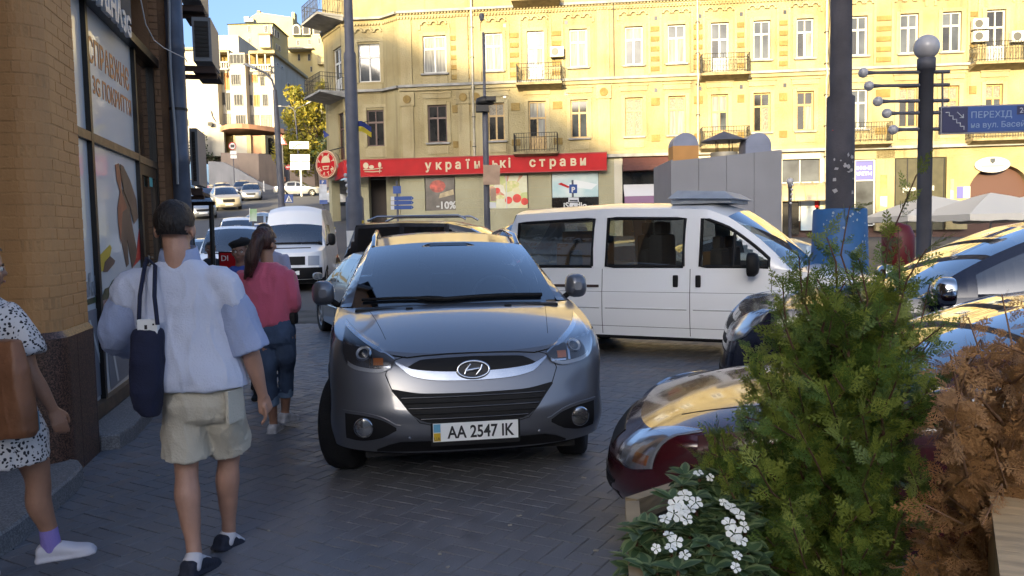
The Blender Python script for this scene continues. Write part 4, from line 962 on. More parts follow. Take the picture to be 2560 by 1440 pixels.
# loggia walls and columns under the top roofs
def cols(m, pxs, y0, y1):
 for p in pxs: hbox(m, p-1.5, p+1.5, y0, y1, YW-1.0, .25)
bpart('loggia_columns', M_WHITE, wb, lambda m: cols(m, (549, 563, 585, 637, 656, 676), 128, 165), kind='stuff')
bpart('loggia_back', M_YELB, wb, lambda m: hbox(m, 628, 690, 134, 166, YW+.3, .2))
bpart('loggia_back', M_YELB, wb, lambda m: hbox(m, 541, 586, 131, 158, YW+1.0, .2))
def balus(m, a, b, y0, y1):
 hbox(m, a, b, y0, y0+4, YW-1.1, .4); hbox(m, a, b, y1-4, y1, YW-1.1, .4); k = a+3
 while k < b: hbox(m, k-1.3, k+1.3, y0+4, y1-4, YW-1.05, .3); k += 6
bpart('balustrade', M_WHITE, wb, lambda m: balus(m, 546, 584, 153, 174), kind='stuff')
bpart('balustrade', M_WHITE, wb, lambda m: balus(m, 637, 688, 160, 178), kind='stuff')
G_OR = M('orange_brown_blind', (.32, .12, .03), .7)
for (a, b, c, d, yo, pm, lv) in ((589, 624, 136, 160, -.82, M_HP, 4), (590, 613, 186, 213, -.82, M_HP, 4), (595, 617, 236, 264, -.82, M_HP, 3), (598, 622, 287, 315, -.82, M_HP, 4), (558, 571, 180, 212, 1.48, M_HP, 2), (573, 585, 182, 225, 1.48, G_OR, 2), (562, 574, 231, 263, 1.48, M_HP, 2), (576, 587, 232, 276, 1.48, M_HP, 2), (568, 584, 284, 322, 1.48, L_c, 3), (628, 637, 186, 214, .58, M_HP, 2), (640, 655, 186, 206, .58, G_OR, 2), (662, 672, 192, 214, .58, M_HP, 2), (630, 641, 237, 264, .58, M_HP, 2), (644, 658, 237, 266, .58, G_OR, 2), (666, 679, 236, 265, .58, M_HP, 3), (630, 655, 287, 327, .58, L_c, 4), (660, 686, 287, 327, .58, L_c, 4), (456, 463, 195, 213, -.02, M_HP, 1), (464, 470, 195, 213, -.02, M_HP, 1), (474, 479, 298, 314, -.02, M_HP, 1)):
 hwin(wb, a, b, c, d, YW+yo, M_GREYT if pm is not G_OR else M_WOODFR, pm, lv)
sx = hx(697.5, YW)+.02
for a, b, c, d in ((736, 742, 205, 228), (738, 744, 257, 270), (712, 716, 155, 163), (722, 727, 163, 170)): hwin(wb, a, b, c, d, YW, M_WFR, M_HP, 1, side=sx+.0)
# curved terracotta ledge over garages
def curve(m, z0p, z1p, r0):
 a, b = hx(556, YW), hx(722, YW); rings = []
 for k in range(13):
  t = k/12; x = lerp(a, b, t); y = YW-1.2-5.5*sin(pi*t); rings.append([(x, y, hz(z1p, 620, YW)), (x, y, hz(z0p, 620, YW)), (x, YW+2, hz(z0p, 620, YW)), (x, YW+2, hz(z1p, 620, YW))])
 m.ring(rings, True, True, True, False)
bpart('curved_ledge', M_TERRA, wb, lambda m: curve(m, 327, 338, 0))
def gar(m):
 for a, b in ((560, 568), (589, 594), (622, 632), (658, 668), (690, 700), (712, 722)):
  t = (a-556)/166; hbox(m, a, b, 338, 384, YW-1-5*sin(pi*t), 1.2)
bpart('garage_piers', M_TRIM, wb, gar, kind='stuff')
for a, b, mt in ((568, 589, M_YELB), (594, 622, M_WHITE), (632, 658, M_TERRA), (668, 690, M_PDARK), (700, 712, M_TERRA)):
 t = ((a+b)/2-556)/166; bpart('garage_door', mt, wb, lambda m: hbox(m, a, b, 339, 384, YW-.3-5*sin(pi*t), .4))
def arch(m):
 x0, x1, Y = hx(515, YW), hx(562, YW), YW-3; z0 = hz(382, 540, Y); zr = hz(352, 540, Y); r = (x1-x0)/4.6
 for c in (x0+r*1.15, x1-r*1.15):
  for q in range(8):
   a0, a1 = pi*q/8, pi*(q+1)/8
   m.hexa([(c+r*cos(a), Y+y, zr+r*sin(a)) for a, y in ((a0, 0), (a1, 0), (a1, 3), (a0, 3))]+[(c+r*1.15*cos(a), Y+y, zr+r*1.3*sin(a)) for a, y in ((a0, 0), (a1, 0), (a1, 3), (a0, 3))])
 for x in (x0, (x0+x1)/2, x1): m.box((x, Y+.4, (z0+zr)/2), (.5, .8, zr-z0))
 m.box(((x0+x1)/2, Y+1.5, zr+r*1.35), (x1-x0+1, 3.2, .35))
bpart('arched_porch', M_TERRA, wb, arch, kind='stuff')
# low house with a curved gable
gh = empty('gabled_house', (hx(520, 101), 101, 12), label='low white house with a curved pointed gable left of the arches', cat='building')
gp = [(478, 332), (480, 330), (500, 327), (506, 310), (520, 304), (527, 292), (529, 277), (532, 274), (536, 277), (538, 290), (546, 304), (560, 312), (566, 327), (566, 390), (478, 390)]
bpart('gable_wall', M_WHITE, gh, lambda m: m.prism([(hx(a, 101), hz(b, a, 101)) for a, b in reversed(gp)], (0, 101.6, 0), (1, 0, 0), (0, 0, 1), .6))
bpart('air_conditioner_box', M_PGREY, gh, lambda m: hbox(m, 527, 537, 305, 314, 100.3, .5))
# yellow blocks on the hilltop
YY = 150
yb = empty('apartment_building', (hx(650, YY), YY, 15), label='pale yellow hilltop block with flat green roof and boxed balcony', cat='building')
bpart('wall', M_PALEY, yb, lambda m: hbox(m, 588, 698, 60, 300, YY, 10))
def mans(m):
 x0, x1 = hx(586, YY), hx(698, YY); z0, z1 = hz(60, 640, YY), hz(46, 640, YY)
 m.hexa([(x0, YY-.4, z0), (x1+.4, YY-.4, z0), (x1+.4, YY+10, z0), (x0, YY+10, z0), (x0+3, YY+3, z1), (x1-2, YY+3, z1), (x1-2, YY+8, z1), (x0+3, YY+8, z1)])
bpart('roof', M_GREENROOF, yb, mans)
bpart('box_balcony', M_WHITE, yb, lambda m: hbox(m, 664, 690, 86, 118, YY-1.2, 1.2))
bpart('balcony_roof', M_TERRA, yb, lambda m: hbox(m, 661, 692, 82, 86, YY-1.5, 1.5))
bpart('roof_equipment', M_WHITE, yb, lambda m: (hbox(m, 628, 640, 41, 54, YY+3, 2), hbox(m, 641, 651, 45, 54, YY+3, 2)), kind='stuff')
for a, b, c, d in ((636, 642, 64, 80), (677, 686, 63, 82), (637, 643, 95, 108)): hwin(yb, a, b, c, d, YY-.02, M_WFR, M_HP, 2)
xs_ = hx(698.2, YY)+.05
for a, b, c, d in ((703, 707, 64, 84), (709, 714, 70, 90), (716, 721, 76, 94), (712, 715, 108, 122), (719, 723, 112, 126)): hwin(yb, a, b, c, d, YY, M_WFR, M_HP, 1, side=xs_)
YB = 168
y2 = empty('apartment_building', (hx(770, YB), YB, 15), label='yellow hilltop block with green mansard and round dormer windows', cat='building')
bpart('wall', M_PALEY, y2, lambda m: (hbox(m, 640, 748, 44, 300, YB+4, 8)))
bpart('wall', M_PALEY, y2, lambda m: hbox(m, 730, 792, 92, 300, YB, 10)); bpart('wall', M_PALEY, y2, lambda m: hbox(m, 792, 850, 86, 300, YB-2, 10))
def m2(m):
 x0, x1 = hx(750, YB), hx(850, YB); z0, z1 = hz(92, 780, YB), hz(56, 780, YB)
 m.hexa([(x0, YB-.5, z0), (x1, YB-.5, z0), (x1, YB+10, z0), (x0, YB+10, z0), (x0+.5, YB+2, z1), (x1, YB+2, z1), (x1, YB+8, z1), (x0+.5, YB+8, z1)])
bpart('mansard_roof', M_GREENROOF, y2, m2)
bpart('gable', M_PALEY, y2, lambda m: m.prism([(hx(a, YB+4), hz(b, 690, YB+4)) for a, b in ((748, 44), (664, 30), (640, 44))], (0, YB+12, 0), (1, 0, 0), (0, 0, 1), 8))
bpart('chimney', M_TERRA, y2, lambda m: hbox(m, 661, 668, 26, 40, YB+5, 1)); bpart('chimney', M_PALEY, y2, lambda m: hbox(m, 746, 753, 30, 60, YB+5, 2))
for c in (758, 782, 808):
 def dorm(m):
  x, z = hx(c, YB), hz(79, c, YB); m.prism([(x+.85*cos(pi*k/10), z+.5+.85*sin(pi*k/10)) for k in range(11)]+[(x-.85, z-.8), (x+.85, z-.8)], (0, YB+1.6, 0), (1, 0, 0), (0, 0, 1), 2.3)
 d_ = bpart('dormer', M_WHITE, y2, dorm); hwin_ = MB(); x, z = hx(c, YB), hz(79, c, YB); hwin_.prism([(x+.55*cos(pi*k/10), z+.5+.55*sin(pi*k/10)) for k in range(11)]+[(x-.55, z-.6), (x+.55, z-.6)], (0, YB-.7, 0), (1, 0, 0), (0, 0, 1), .06); at0(hwin_.build('dormer_pane', M_HP, d_))
for a, b, c, d, yo in ((757, 763, 135, 152, -.02), (782, 789, 135, 152, -.02), (784, 791, 98, 112, -.02), (809, 815, 95, 110, -2.02), (787, 795, 166, 180, -.02), (756, 763, 100, 114, -.02)): hwin(y2, a, b, c, d, YB+yo, M_WFR, M_HP, 2)
bpart('terrace', M_GREYT, y2, lambda m: hbox(m, 730, 794, 117, 121, YB-3, 3)); bpart('terrace_wall', M_TRIM, y2, lambda m: hbox(m, 805, 822, 132, 160, YB-3.2, 1))
# terrain under them, retaining walls
M_HILL = M('dry_hill_grass', (.10, .085, .04), .95, var=.4, scale=.3)
mb = MB(); mb.smooth = True
hxs = [-150, -100, -75, -60, -48, -40, -34, -29, -24, -18, -8]
mb.add([(x, y, z-.5-max(0, (x+24)*.35)) for y, z in ((103, 12.2), (118, 15), (150, 20), (190, 24)) for x in hxs], [(j*11+i, j*11+i+1, (j+1)*11+i+1, (j+1)*11+i) for j in range(3) for i in range(10)])
mb.build('hill', M_HILL, kind='structure')
M_STONEW = plaster('brown_stone_wall', (.26, .20, .16), (.20, .155, .125), .4, .4); M_GREYW = plaster('grey_retaining_render', (.24, .24, .25), (.19, .19, .20), .4, .4)
rw = empty('retaining_wall', (hx(660, 97), 97, 7), label='brown and grey retaining wall below the white building', cat='wall')
def rwf(m, pts, y0, th):
 ps = [(hx(a, y), y, hz(t_, a, y), hz(b_, a, y)) for a, y, t_, b_ in pts]
 m.ring([[(x, y, zb_-1.5), (x, y, zt), (x, y+th, zt), (x, y+th, zb_-1.5)] for x, y, zt, zb_ in ps], True, True, True, False)
bpart('stone_wall', M_STONEW, rw, lambda m: rwf(m, [(556, 98, 382, 470), (600, 94.5, 382, 478), (650, 94, 384, 478), (700, 96, 388, 470), (726, 99, 392, 460)], 0, 1.5))
bpart('ramp_wall', M_GREYW, rw, lambda m: rwf(m, [(524, 93, 403, 470), (560, 91.5, 405, 474), (600, 90, 425, 478), (645, 89, 452, 482), (690, 90, 470, 482)], 0, .8))
bpart('low_wall', M_STONEW, rw, lambda m: rwf(m, [(726, 97, 402, 470), (780, 96, 405, 466), (850, 95, 408, 462)], 0, .6))
# ------------------------------------------------------------------ trees
def leaf_mat(name, c, c2):
 m = bpy.data.materials.new(name); t, b = nodes_of(m); N = t.nodes; L = t.links
 g = N.new('ShaderNodeNewGeometry'); mx = N.new('ShaderNodeMix'); mx.data_type = 'RGBA'; mx.inputs['A'].default_value = (*c, 1); mx.inputs['B'].default_value = (*c2, 1)
 L.new(g.outputs['Random Per Island'], mx.inputs['Factor']); L.new(mx.outputs['Result'], b.inputs['Base Color']); b.inputs['Roughness'].default_value = .6
 tl = N.new('ShaderNodeBsdfTranslucent'); L.new(mx.outputs['Result'], tl.inputs[0]); ms = N.new('ShaderNodeMixShader'); ms.inputs[0].default_value = .3
 o = N.get('Material Output'); L.new(b.outputs[0], ms.inputs[1]); L.new(tl.outputs[0], ms.inputs[2]); L.new(ms.outputs[0], o.inputs[0]); return m
M_GOLD = leaf_mat('golden_leaf', (.33, .26, .025), (.15, .16, .02)); M_DKLEAF = leaf_mat('dark_green_leaf', (.035, .06, .015), (.02, .035, .01)); M_MIDLEAF = leaf_mat('mid_green_leaf', (.06, .085, .015), (.035, .06, .012))
M_BARK = M('tree_bark', (.06, .045, .032), .95, var=.4, scale=4, bump=.6)
def tree(x, y, z, clumps, mat, label, leaf=.22, n=90, group='trees on the hill', seed=1, trunk=.18):
 r_ = random.Random(seed); e = empty('tree', (x, y, z), label=label, cat='tree', group=group); mb = MB(); tm = MB()
 zc = sum(c[2] for c in clumps)/len(clumps); top = (sum(c[0] for c in clumps)/len(clumps), sum(c[1] for c in clumps)/len(clumps), zc)
 tm.tube([(0, 0, -.6), (top[0]*.3, top[1]*.3, zc*.4), top], [trunk*1.3, trunk, trunk*.4], 7)
 for cx, cy, cz, r in clumps:
  tm.tube([(top[0]*.3, top[1]*.3, zc*.45), ((cx+top[0])/2*.8, cy*.5, (cz+zc*.5)/2), (cx, cy, cz)], [trunk*.5, trunk*.3, trunk*.12], 5)
  for k in range(int(n*r*r)):
   d = Vector((r_.gauss(0, 1), r_.gauss(0, 1), r_.gauss(0, 1))).normalized()*r*(r_.random()**.42); d.z *= .85
   c = Vector((cx, cy, cz))+d; a = Vector((r_.gauss(0, 1), r_.gauss(0, 1), r_.gauss(0, 1))).normalized(); b = a.orthogonal().normalized(); b.rotate(Matrix.Rotation(r_.random()*6, 3, a)); q = a.cross(b); s_ = leaf*r_.uniform(.6, 1.3)
   mb.add([c-b*s_, c+q*s_*.45, c+b*s_, c-q*s_*.45], [(0, 1, 2, 3)])
 tm.build('trunk', M_BARK, e); mb.build('crown', mat, e); return e
def clus(r_, n, sx, sy, z0, z1, r): return [(r_.uniform(-sx, sx)*(1-.5*(k/n)), r_.uniform(-sy, sy), lerp(z0, z1, (k+r_.random())/n), r*r_.uniform(.7, 1.15)*(1-.35*k/n)) for k in range(n)]
r_ = random.Random(8)
YT = 82; x = hx(795, YT); zb_ = terr(x, YT); top = hz(195, 795, YT)-zb_
tree(x, YT, zb_, clus(r_, 28, 3.1, 2.2, 3.0, top-1.0, 1.6), M_GOLD, 'tall golden leaved tree left of the corner building', .24, 130, seed=2)
x = hx(770, 90); tree(x, 90, terr(x, 90)+3, clus(r_, 12, 3.2, 1.5, .6, 3.0, 1.2), M_MIDLEAF, 'dark green bushes below the golden tree', .2, 90, seed=3)
x = hx(745, 92); tree(x, 92, terr(x, 92)+2, clus(r_, 12, 1.8, 1.5, 1, 8.6, 1.35), M_GOLD, 'narrow yellow green tree beside the white building side wall', .2, 80, seed=9)
for k, px in enumerate((490, 508)): x = hx(px, 99); tree(x, 99, hz(405, px, 99), clus(r_, 8, 1.0, 1.0, .3, 3.3, .95), M_DKLEAF, ('dark green bush by the drainpipe below the gabled house', 'dark green bush left of the arched porch')[k], .18, 90, seed=5+k)
x = hx(815, 70); tree(x, 70, terr(x, 70)+2.9, clus(r_, 10, .9, 1.0, .5, 3.2, .8), M_DKLEAF, 'dark shrub behind the round red sign', .16, 100, seed=12)
# ================================================================== vehicles: one builder, many bodies
from mathutils.bvhtree import BVHTree
M_TYRE = M('tyre_rubber', (.014, .014, .015), .85, bump=.3, bscale=60); M_RIM = M('alloy_rim', (.30, .30, .31), .35, metal=.8); M_HUB = M('dark_hub', (.03, .03, .03), .6)
M_UNDER = M('underbody_black', (.008, .008, .009), .9); M_BLKPL = M('black_plastic', (.009, .009, .010), .6, spec=.22); M_CHROME = M('chrome_trim', (.62, .63, .65), .12, metal=1)
M_SEAT = M('dark_seat_cloth', (.05, .05, .055), .9); M_SCREEN = glass('windscreen_glass', (.62, .72, .8), .75, gain=2.2, floor=.16); M_SIDEG = glass('tinted_side_glass', (.30, .33, .33), .45); M_BLKG = M('privacy_glass', (.01, .011, .012), .04, coat=1)
M_LENS = glass('lamp_lens', (.9, .92, .95), .92, .15, .55, .03); M_LAMPIN = M('lamp_reflector', (.34, .35, .37), .34, metal=.45); M_LAMPDK = M('lamp_dark_housing', (.03, .03, .034), .3); M_AMBER = M('amber_indicator', (.35, .10, .015), .3, coat=1)
M_TAIL = M('red_tail_lens', (.35, .012, .012), .2, coat=1); M_PLATE = M('plate_white', (.78, .79, .78), .4); M_INK = M('plate_black', (.01, .01, .012), .5); M_GAP = M('panel_gap', (.006, .006, .006), .9)
def sgnpow(x, e): return math.copysign(abs(x)**e, x)
def grid(mb, rows, smooth=True, mi=0):
 n = len(rows[0]); vs = [p for r in rows for p in r]; mb.cur = mi
 mb.add(vs, [(i*n+j, i*n+j+1, (i+1)*n+j+1, (i+1)*n+j) for i in range(len(rows)-1) for j in range(n-1)], None, smooth); mb.cur = 0
def frange(a, b, st):
 n = max(1, int(round((b-a)/st))); return [a+(b-a)*i/n for i in range(n+1)]
WHEELS = {}
def wheel_mesh(R, w, lo):
 k = (R, w, lo)
 if k in WHEELS: return WHEELS[k]
 n = 16 if lo else 36; mb = MB(); r = R*.66
 mb.lathe((0, 0, 0), [(r, -w*.42), (R*.9, -w*.5), (R*.97, -w*.42), (R, -w*.3), (R, w*.3), (R*.97, w*.42), (R*.9, w*.5), (r, w*.42), (r*.96, w*.3)], n, 'X')
 tyre = mb.mesh('tyre', M_TYRE)
 mb = MB()
 mb.lathe((0, 0, 0), [(r, w*.40), (r*.93, w*.42), (r*.9, w*.3), (r*.9, -w*.3)], n, 'X', cap=False)
 mb.cur = 1; mb.lathe((0, 0, 0), [(r*.92, w*.12), (.02, w*.14)], n, 'X'); mb.cur = 0
 for k_ in range(5):
  a = 2*pi*k_/5; c, s = cos(a), sin(a)
  def q(rr, t, x): return (x, rr*c-t*s, rr*s+t*c)
  mb.hexa([q(.03, -.05, w*.2), q(r*.93, -.035, w*.25), q(r*.93, .035, w*.25), q(.03, .05, w*.2), q(.03, -.045, w*.36), q(r*.93, -.025, w*.40), q(r*.93, .025, w*.40), q(.03, .045, w*.36)])
 mb.lathe((0, 0, 0), [(.07, w*.3), (.065, w*.38), (.02, w*.39)], 12, 'X')
 rim = mb.mesh('rim', [M_RIM, M_HUB]); WHEELS[k] = (tyre, rim); return tyre, rim
class Car:
 """a car body from a handful of profile tables; local frame: front looks along -Y, d = distance back from the nose"""
 def __init__(s, name, label, cat, spec, pnt, loc, rz, group=None, lo=False):
  s.__dict__.update(dict(nF=2.7, nR=3.2, dF=.48, dR=.5, sill=.27, lip=.24, nc=12 if lo else 28, ws_drop=.03, ws_sweep=.16, roof_drop=.05, windows=(), glassm=M_SIDEG, hoodb=.03, wheelw=.21, steer=0, rimless=False, crease=0)); s.__dict__.update(spec)
  s.lo = lo; s.p = pnt; s.root = empty(name, loc, rz, label=label, cat=cat, group=group); s.build()
 def W_(s, d): return smooth(d, s.wtab)                 # belt half width
 def belt(s, d): return smooth(d, s.btab)
 def side_w(s, d, v):                                   # v 0 belt .. 1 sill
  return s.W_(d)+smooth(v, s.stab)
 def sillz(s, d):
  z = s.sill
  for dw in s.wheels:
   q = s.RA**2-(d-dw)**2
   if q > 0: z = max(z, s.R+sqrt(q))
  return z
 def fascia_pt(s, th, h, rear=False):
  n = s.nR if rear else s.nF; D = s.dR if rear else s.dF; tab = s.rtab if rear else s.ftab; dE = s.L-D if rear else D
  sn, cs = sgnpow(sin(th), 2/n), abs(cos(th))**(2/n)
  ze = lerp(s.sillz(dE) if s.sillz(dE) < .5 else s.sill, s.belt(dE), h); v = 1-h
  zc, sh = smooth(h, tab['z']), smooth(h, tab['d'])
  w = s.side_w(dE, v)*sn; k = abs(sin(th))**tab.get('k', 3)
  z = lerp(zc, ze, k); d = D*(1-cs)+sh*cs
  return (w, s.L-d if rear else d, z)
 def build(s):
  lo = s.lo; nc = s.nc; body = MB(); ths = [-pi/2+pi*i/nc for i in range(nc+1)]; hs = [i/(8 if lo else 20) for i in range((8 if lo else 20)+1)]
  s.ths = ths
  grid(body, [[s.fascia_pt(t, h) for t in ths] for h in hs])
  grid(body, [[s.fascia_pt(-t, h, True) for t in ths] for h in hs])
  # bonnet
  dc, zc, wc = s.cowl; nt = 5 if lo else 16; le = [s.fascia_pt(t, 1) for t in ths]; rows = []
  for i in range(nt+1):
   t = i/nt; r = []
   for th, p in zip(ths, le):
    sn = sgnpow(sin(th), 2/s.nF); k = abs(sin(th)); de = dc+s.ws_sweep*sn*sn; d = lerp(p[1], de, t)
    z1 = lerp(zc-s.ws_drop*sn*sn, s.belt(de), k**8); w1 = s.W_(de)*sn
    tt = t**s.__dict__.get('hoode', 1); z = lerp(p[2], z1, tt)+4*t*(1-t)*s.hoodb*(1-k**4); kk = k**14; z = lerp(z, s.belt(d), kk)
    w = lerp(p[0], w1, t); w = lerp(w, math.copysign(s.W_(d), sn) if sn else 0, kk)
    r.append((w, d, z))
   rows.append(r)
  grid(body, rows); s.hoodrows = rows
  # flanks
  ds = frange(s.dF, s.L-s.dR, .16 if lo else .05); nv = 6 if lo else 14
  for sg in (1, -1):
   rows = []
   for d in ds:
    zb, zt = s.sillz(d), s.belt(d); r = []
    for i in range(nv+1):
     z = lerp(zt, zb, i/nv); v = (zt-z)/(zt-s.sill); r.append((sg*s.side_w(d, v), d, z))
    rows.append(r if sg > 0 else r[::-1])
   grid(body, rows)
  # greenhouse strip: windscreen, roof, rear window
  st = s.strip; e = lambda d, k: smooth(d, [(q[0], q[k]) for q in st])
  def strip_row(q): return [(q[2]*c, q[0]+(s.ws_sweep*q[4])*c*c, q[1]-s.roof_drop*q[3]*abs(c)**2.4) for c in [-1+2*i/nc for i in range(nc+1)]]
  base = (dc, zc, s.cowl[2], .6, 1.0)
  # st rows: (d, z, halfwidth, drop, sweep); index of windscreen top, rear window top, rear window base
  iw, ir = s.iw, s.ir
  def dense(a, b, n): return [tuple(lerp(x, y, i/n) for x, y in zip(a, b)) for i in range(n+1)]
  n_ = 2 if lo else 8
  wsr = [strip_row(tuple(q)) for q in dense(base, st[iw], n_)]
  for i, r in enumerate(wsr):
   t = i/n_; wsr[i] = [(x, y-.05*4*t*(1-t)*.6, z+.05*4*t*(1-t)*.6) for x, y, z in r]
  m = MB(); grid(m, wsr); s.screen = m.build('windscreen', M_SCREEN, s.root)
  rr = []
  for a, b in zip(st[iw:ir], st[iw+1:ir+1]): rr += dense(a, b, n_)[:-1]
  rr.append(st[ir]); ft = [smooth(i/max(1, len(rr)-1), [(0, 0), (.5, 1), (1, 0)]) for i in range(len(rr))]
  roof = MB(); grid(roof, [strip_row(q) for q in rr])
  m = MB(); grid(m, [strip_row(q) for q in dense(st[ir], st[-1], 3)]); m.build('rear_window', s.glassm if s.glassm is not M_SIDEG else M_BLKG, s.root)
  roofo = roof.build('roof', s.__dict__.get('roofm', s.p), s.root)
  # deck behind the rear window
  tail = [s.fascia_pt(-t, 1, True) for t in ths]; q = st[-1]; rb = strip_row(q)
  rb2 = [(math.copysign(s.W_(q[0]), sin(t))*abs(sin(t))**(2/s.nR) , q[0]+.0, lerp(q[1]-.01, s.belt(q[0]), abs(sin(t))**8)) for t in ths]
  grid(body, [[tuple(lerp(a, b, k/3) for a, b in zip(p, p2)) for p, p2 in zip(rb2, tail)] for k in range(4)])
  # sides of the greenhouse
  edge = []; top_rows = wsr+[strip_row(x) for x in rr[1:]]+[strip_row(x) for x in dense(st[ir], st[-1], 4)[1:]]
  edge = [(r[-1][1], r[-1][2], r[-1][0]) for r in top_rows]
  for i in range(1, len(edge)):
   if edge[i][0] <= edge[i-1][0]: edge[i] = (edge[i-1][0]+.002, edge[i][1], edge[i][2])
  s.edge = edge; d0, d1 = edge[0][0], edge[-1][0]
  ez = lambda d: interp(d, [(a, b) for a, b, c in edge]); ew = lambda d: interp(d, [(a, c) for a, b, c in edge])
  cuts = sorted({d0, d1, *[x for w_ in s.windows for x in w_[:2]]}); cols = []
  for a, b in zip(cuts, cuts[1:]): cols += frange(a, b, .3 if lo else .06)[:-1]
  cols.append(d1)
  for sg in (1, -1):
   def pt(d, t):
    zb, zt = s.belt(d), ez(d); b = .0 ; w0, w1 = s.W_(d)-.012, ew(d)
    return (sg*(lerp(w0, w1, t)+.03*4*t*(1-t)*(1 if not lo else .5)), d, lerp(zb, max(zt, zb+.001), t))
   pil = MB(); wins = [MB() for _ in s.windows]
   for a, b in zip(cols, cols[1:]):
    m_ = (a+b)/2; wi = next((i for i, w_ in enumerate(s.windows) if w_[0] <= m_ <= w_[1]), None); Hh = ez(m_)-s.belt(m_)
    rail = s.__dict__.get('rail', .07)
    if wi is not None and Hh > .16:
     def lv(d): h_ = max(.02, ez(d)-s.belt(d)); return min(.45, .022/h_), max(.55, 1-rail/h_)
     (a0, a1), (b0, b1) = lv(a), lv(b)
     for (p0, p1, q0, q1, tgt) in ((0, a0, 0, b0, pil), (a1, 1, b1, 1, pil), (a0, a1, b0, b1, wins[wi])):
      ns = 4 if tgt is not pil and not lo else 1
      g = [[pt(a, lerp(p0, p1, k/ns)), pt(b, lerp(q0, q1, k/ns))] for k in range(ns+1)]
      grid(tgt, g if sg < 0 else [r[::-1] for r in g])
    else:
     g = [[pt(a, k/3), pt(b, k/3)] for k in range(4)]; grid(pil, g if sg < 0 else [r[::-1] for r in g])
   pil.build('window_pillars', s.__dict__.get('pillarm', s.p), s.root)
   for i, w_ in enumerate(wins):
    if w_.v: w_.build('side_window', s.windows[i][2] if len(s.windows[i]) > 2 else s.glassm, s.root)
  s.bodymb = body; s.body = body.build('body', [s.p, M_BLKPL], s.root)
  s.bvh = BVHTree.FromPolygons([Vector(v) for v in body.v]+[Vector(p) for r in wsr for p in r], body.f+[[len(body.v)+i*(nc+1)+j, len(body.v)+i*(nc+1)+j+1, len(body.v)+(i+1)*(nc+1)+j+1, len(body.v)+(i+1)*(nc+1)+j] for i in range(len(wsr)-1) for j in range(nc)])
  # underside, wheel wells
  u = MB(); Wm = max(w for _, w in s.wtab); u.box((0, s.L/2, .45), (2*Wm-.42, s.L-.5, .44));
  for sg in (1, -1): u.box((sg*(Wm-.13), (s.wheels[0]+s.wheels[1])/2, .34), (.2, s.wheels[1]-s.wheels[0]-2*s.RA-.02, .14))
  u.box((0, s.cowl[0]+.2, s.belt(s.cowl[0])-.3), (2*Wm-.2, .5, .45)) if not lo else None
  u.build('underbody', M_UNDER, s.root)
  # interior: dashboard and seats
  i_ = MB(); zb = s.belt(s.cowl[0]+.8); i_.bbox((0, s.cowl[0]+.45, zb-.12), (2*Wm-.3, .55, .22), .06)
  i_.box((0, s.L*.5, zb-.42), (2*Wm-.2, s.L*.5, .1))
  for sg in (1, -1):
   for dd in s.__dict__.get('seats', (s.cowl[0]+1.25,)): i_.bbox((sg*.37, dd, zb-.06), (.48, .16, .58), .07); i_.bbox((sg*.37, dd+.02, zb+.30), (.26, .1, .16), .04)
  i_.build('interior', M_SEAT, s.root, kind='stuff')
  # wheels
  tyre, rim = wheel_mesh(s.R, s.wheelw, lo)
  for k, dw in enumerate(s.wheels):
   for sg in (1, -1):
    t_ = mesh_obj('wheel', tyre, s.root, (sg*(s.side_w(dw, .8)-s.wheelw*.5-.012), dw, s.R), (0, 0, (0 if sg > 0 else pi)+(s.steer if k == 0 else 0)))
    mesh_obj('rim', rim, t_)
 # ---- features laid on the surface
 def hit(s, x, z, off=.0, rear=False):
  o = Vector((x, -1, z)) if not rear else Vector((x, s.L+1, z)); r = s.bvh.ray_cast(o, Vector((0, 1, 0)) if not rear else Vector((0, -1, 0)), 3)
  if r[0] is None: return None
  n = r[1]; n = n if n.y*(1 if rear else -1) > 0 else -n
  return r[0]+n*off
 def hit_side(s, d, z, sg, off=0):
  r = s.bvh.ray_cast(Vector((sg*3, d, z)), Vector((-sg, 0, 0)), 4)
  if r[0] is None: return None
  n = r[1]; n = n if n.x*sg > 0 else -n; return r[0]+n*off
 def hit_top(s, x, d, off=0):
  r = s.bvh.ray_cast(Vector((x, d, 4)), Vector((0, 0, -1)), 4)
  if r[0] is None: return None
  n = r[1]; n = n if n.z > 0 else -n; return r[0]+n*off
 def patch(s, name, mat, xs, top, bot, off=.004, nz=6, parent=None, rear=False, edge=True, **kw):
  """front feature between two curves top(x), bot(x), laid on the body and standing proud of it by off"""
  rows = []
  for x in xs:
   r = [s.hit(x, lerp(bot(x), top(x), k/nz), off, rear) for k in range(nz+1)]
   if any(p is None for p in r):
    good = [p for p in r if p is not None]
    if not good: continue
    r = [p if p is not None else good[0] for p in r]
   rows.append(r)
  if len(rows) < 2: return None
  mb = MB(); grid(mb, rows)
  if edge and off > .003:
   back = [[p+Vector((0, off+.004 if not rear else -off-.004, 0)) for p in r] for r in rows]
   for a, b in ((rows[0], back[0]), (rows[-1], back[-1])): grid(mb, [a, b], False)
   grid(mb, [[r[0] for r in rows], [r[0] for r in back]], False); grid(mb, [[r[-1] for r in rows], [r[-1] for r in back]], False)
  return mb.build(name, mat, parent or s.root, **kw)
 def seam(s, pts, r=.004, mat=None, name='panel_gap', parent=None):
  pts = [p for p in pts if p is not None]
  if len(pts) < 2: return None
  mb = MB(); mb.tube(pts, r, 5); return mb.build(name, mat or M_GAP, parent or s.root)
 def side_seam(s, d0, z0, d1, z1, sg, n=12, r=.004, **kw): return s.seam([s.hit_side(lerp(d0, d1, k/n), lerp(z0, z1, k/n), sg, -.001) for k in range(n+1)], r, **kw)
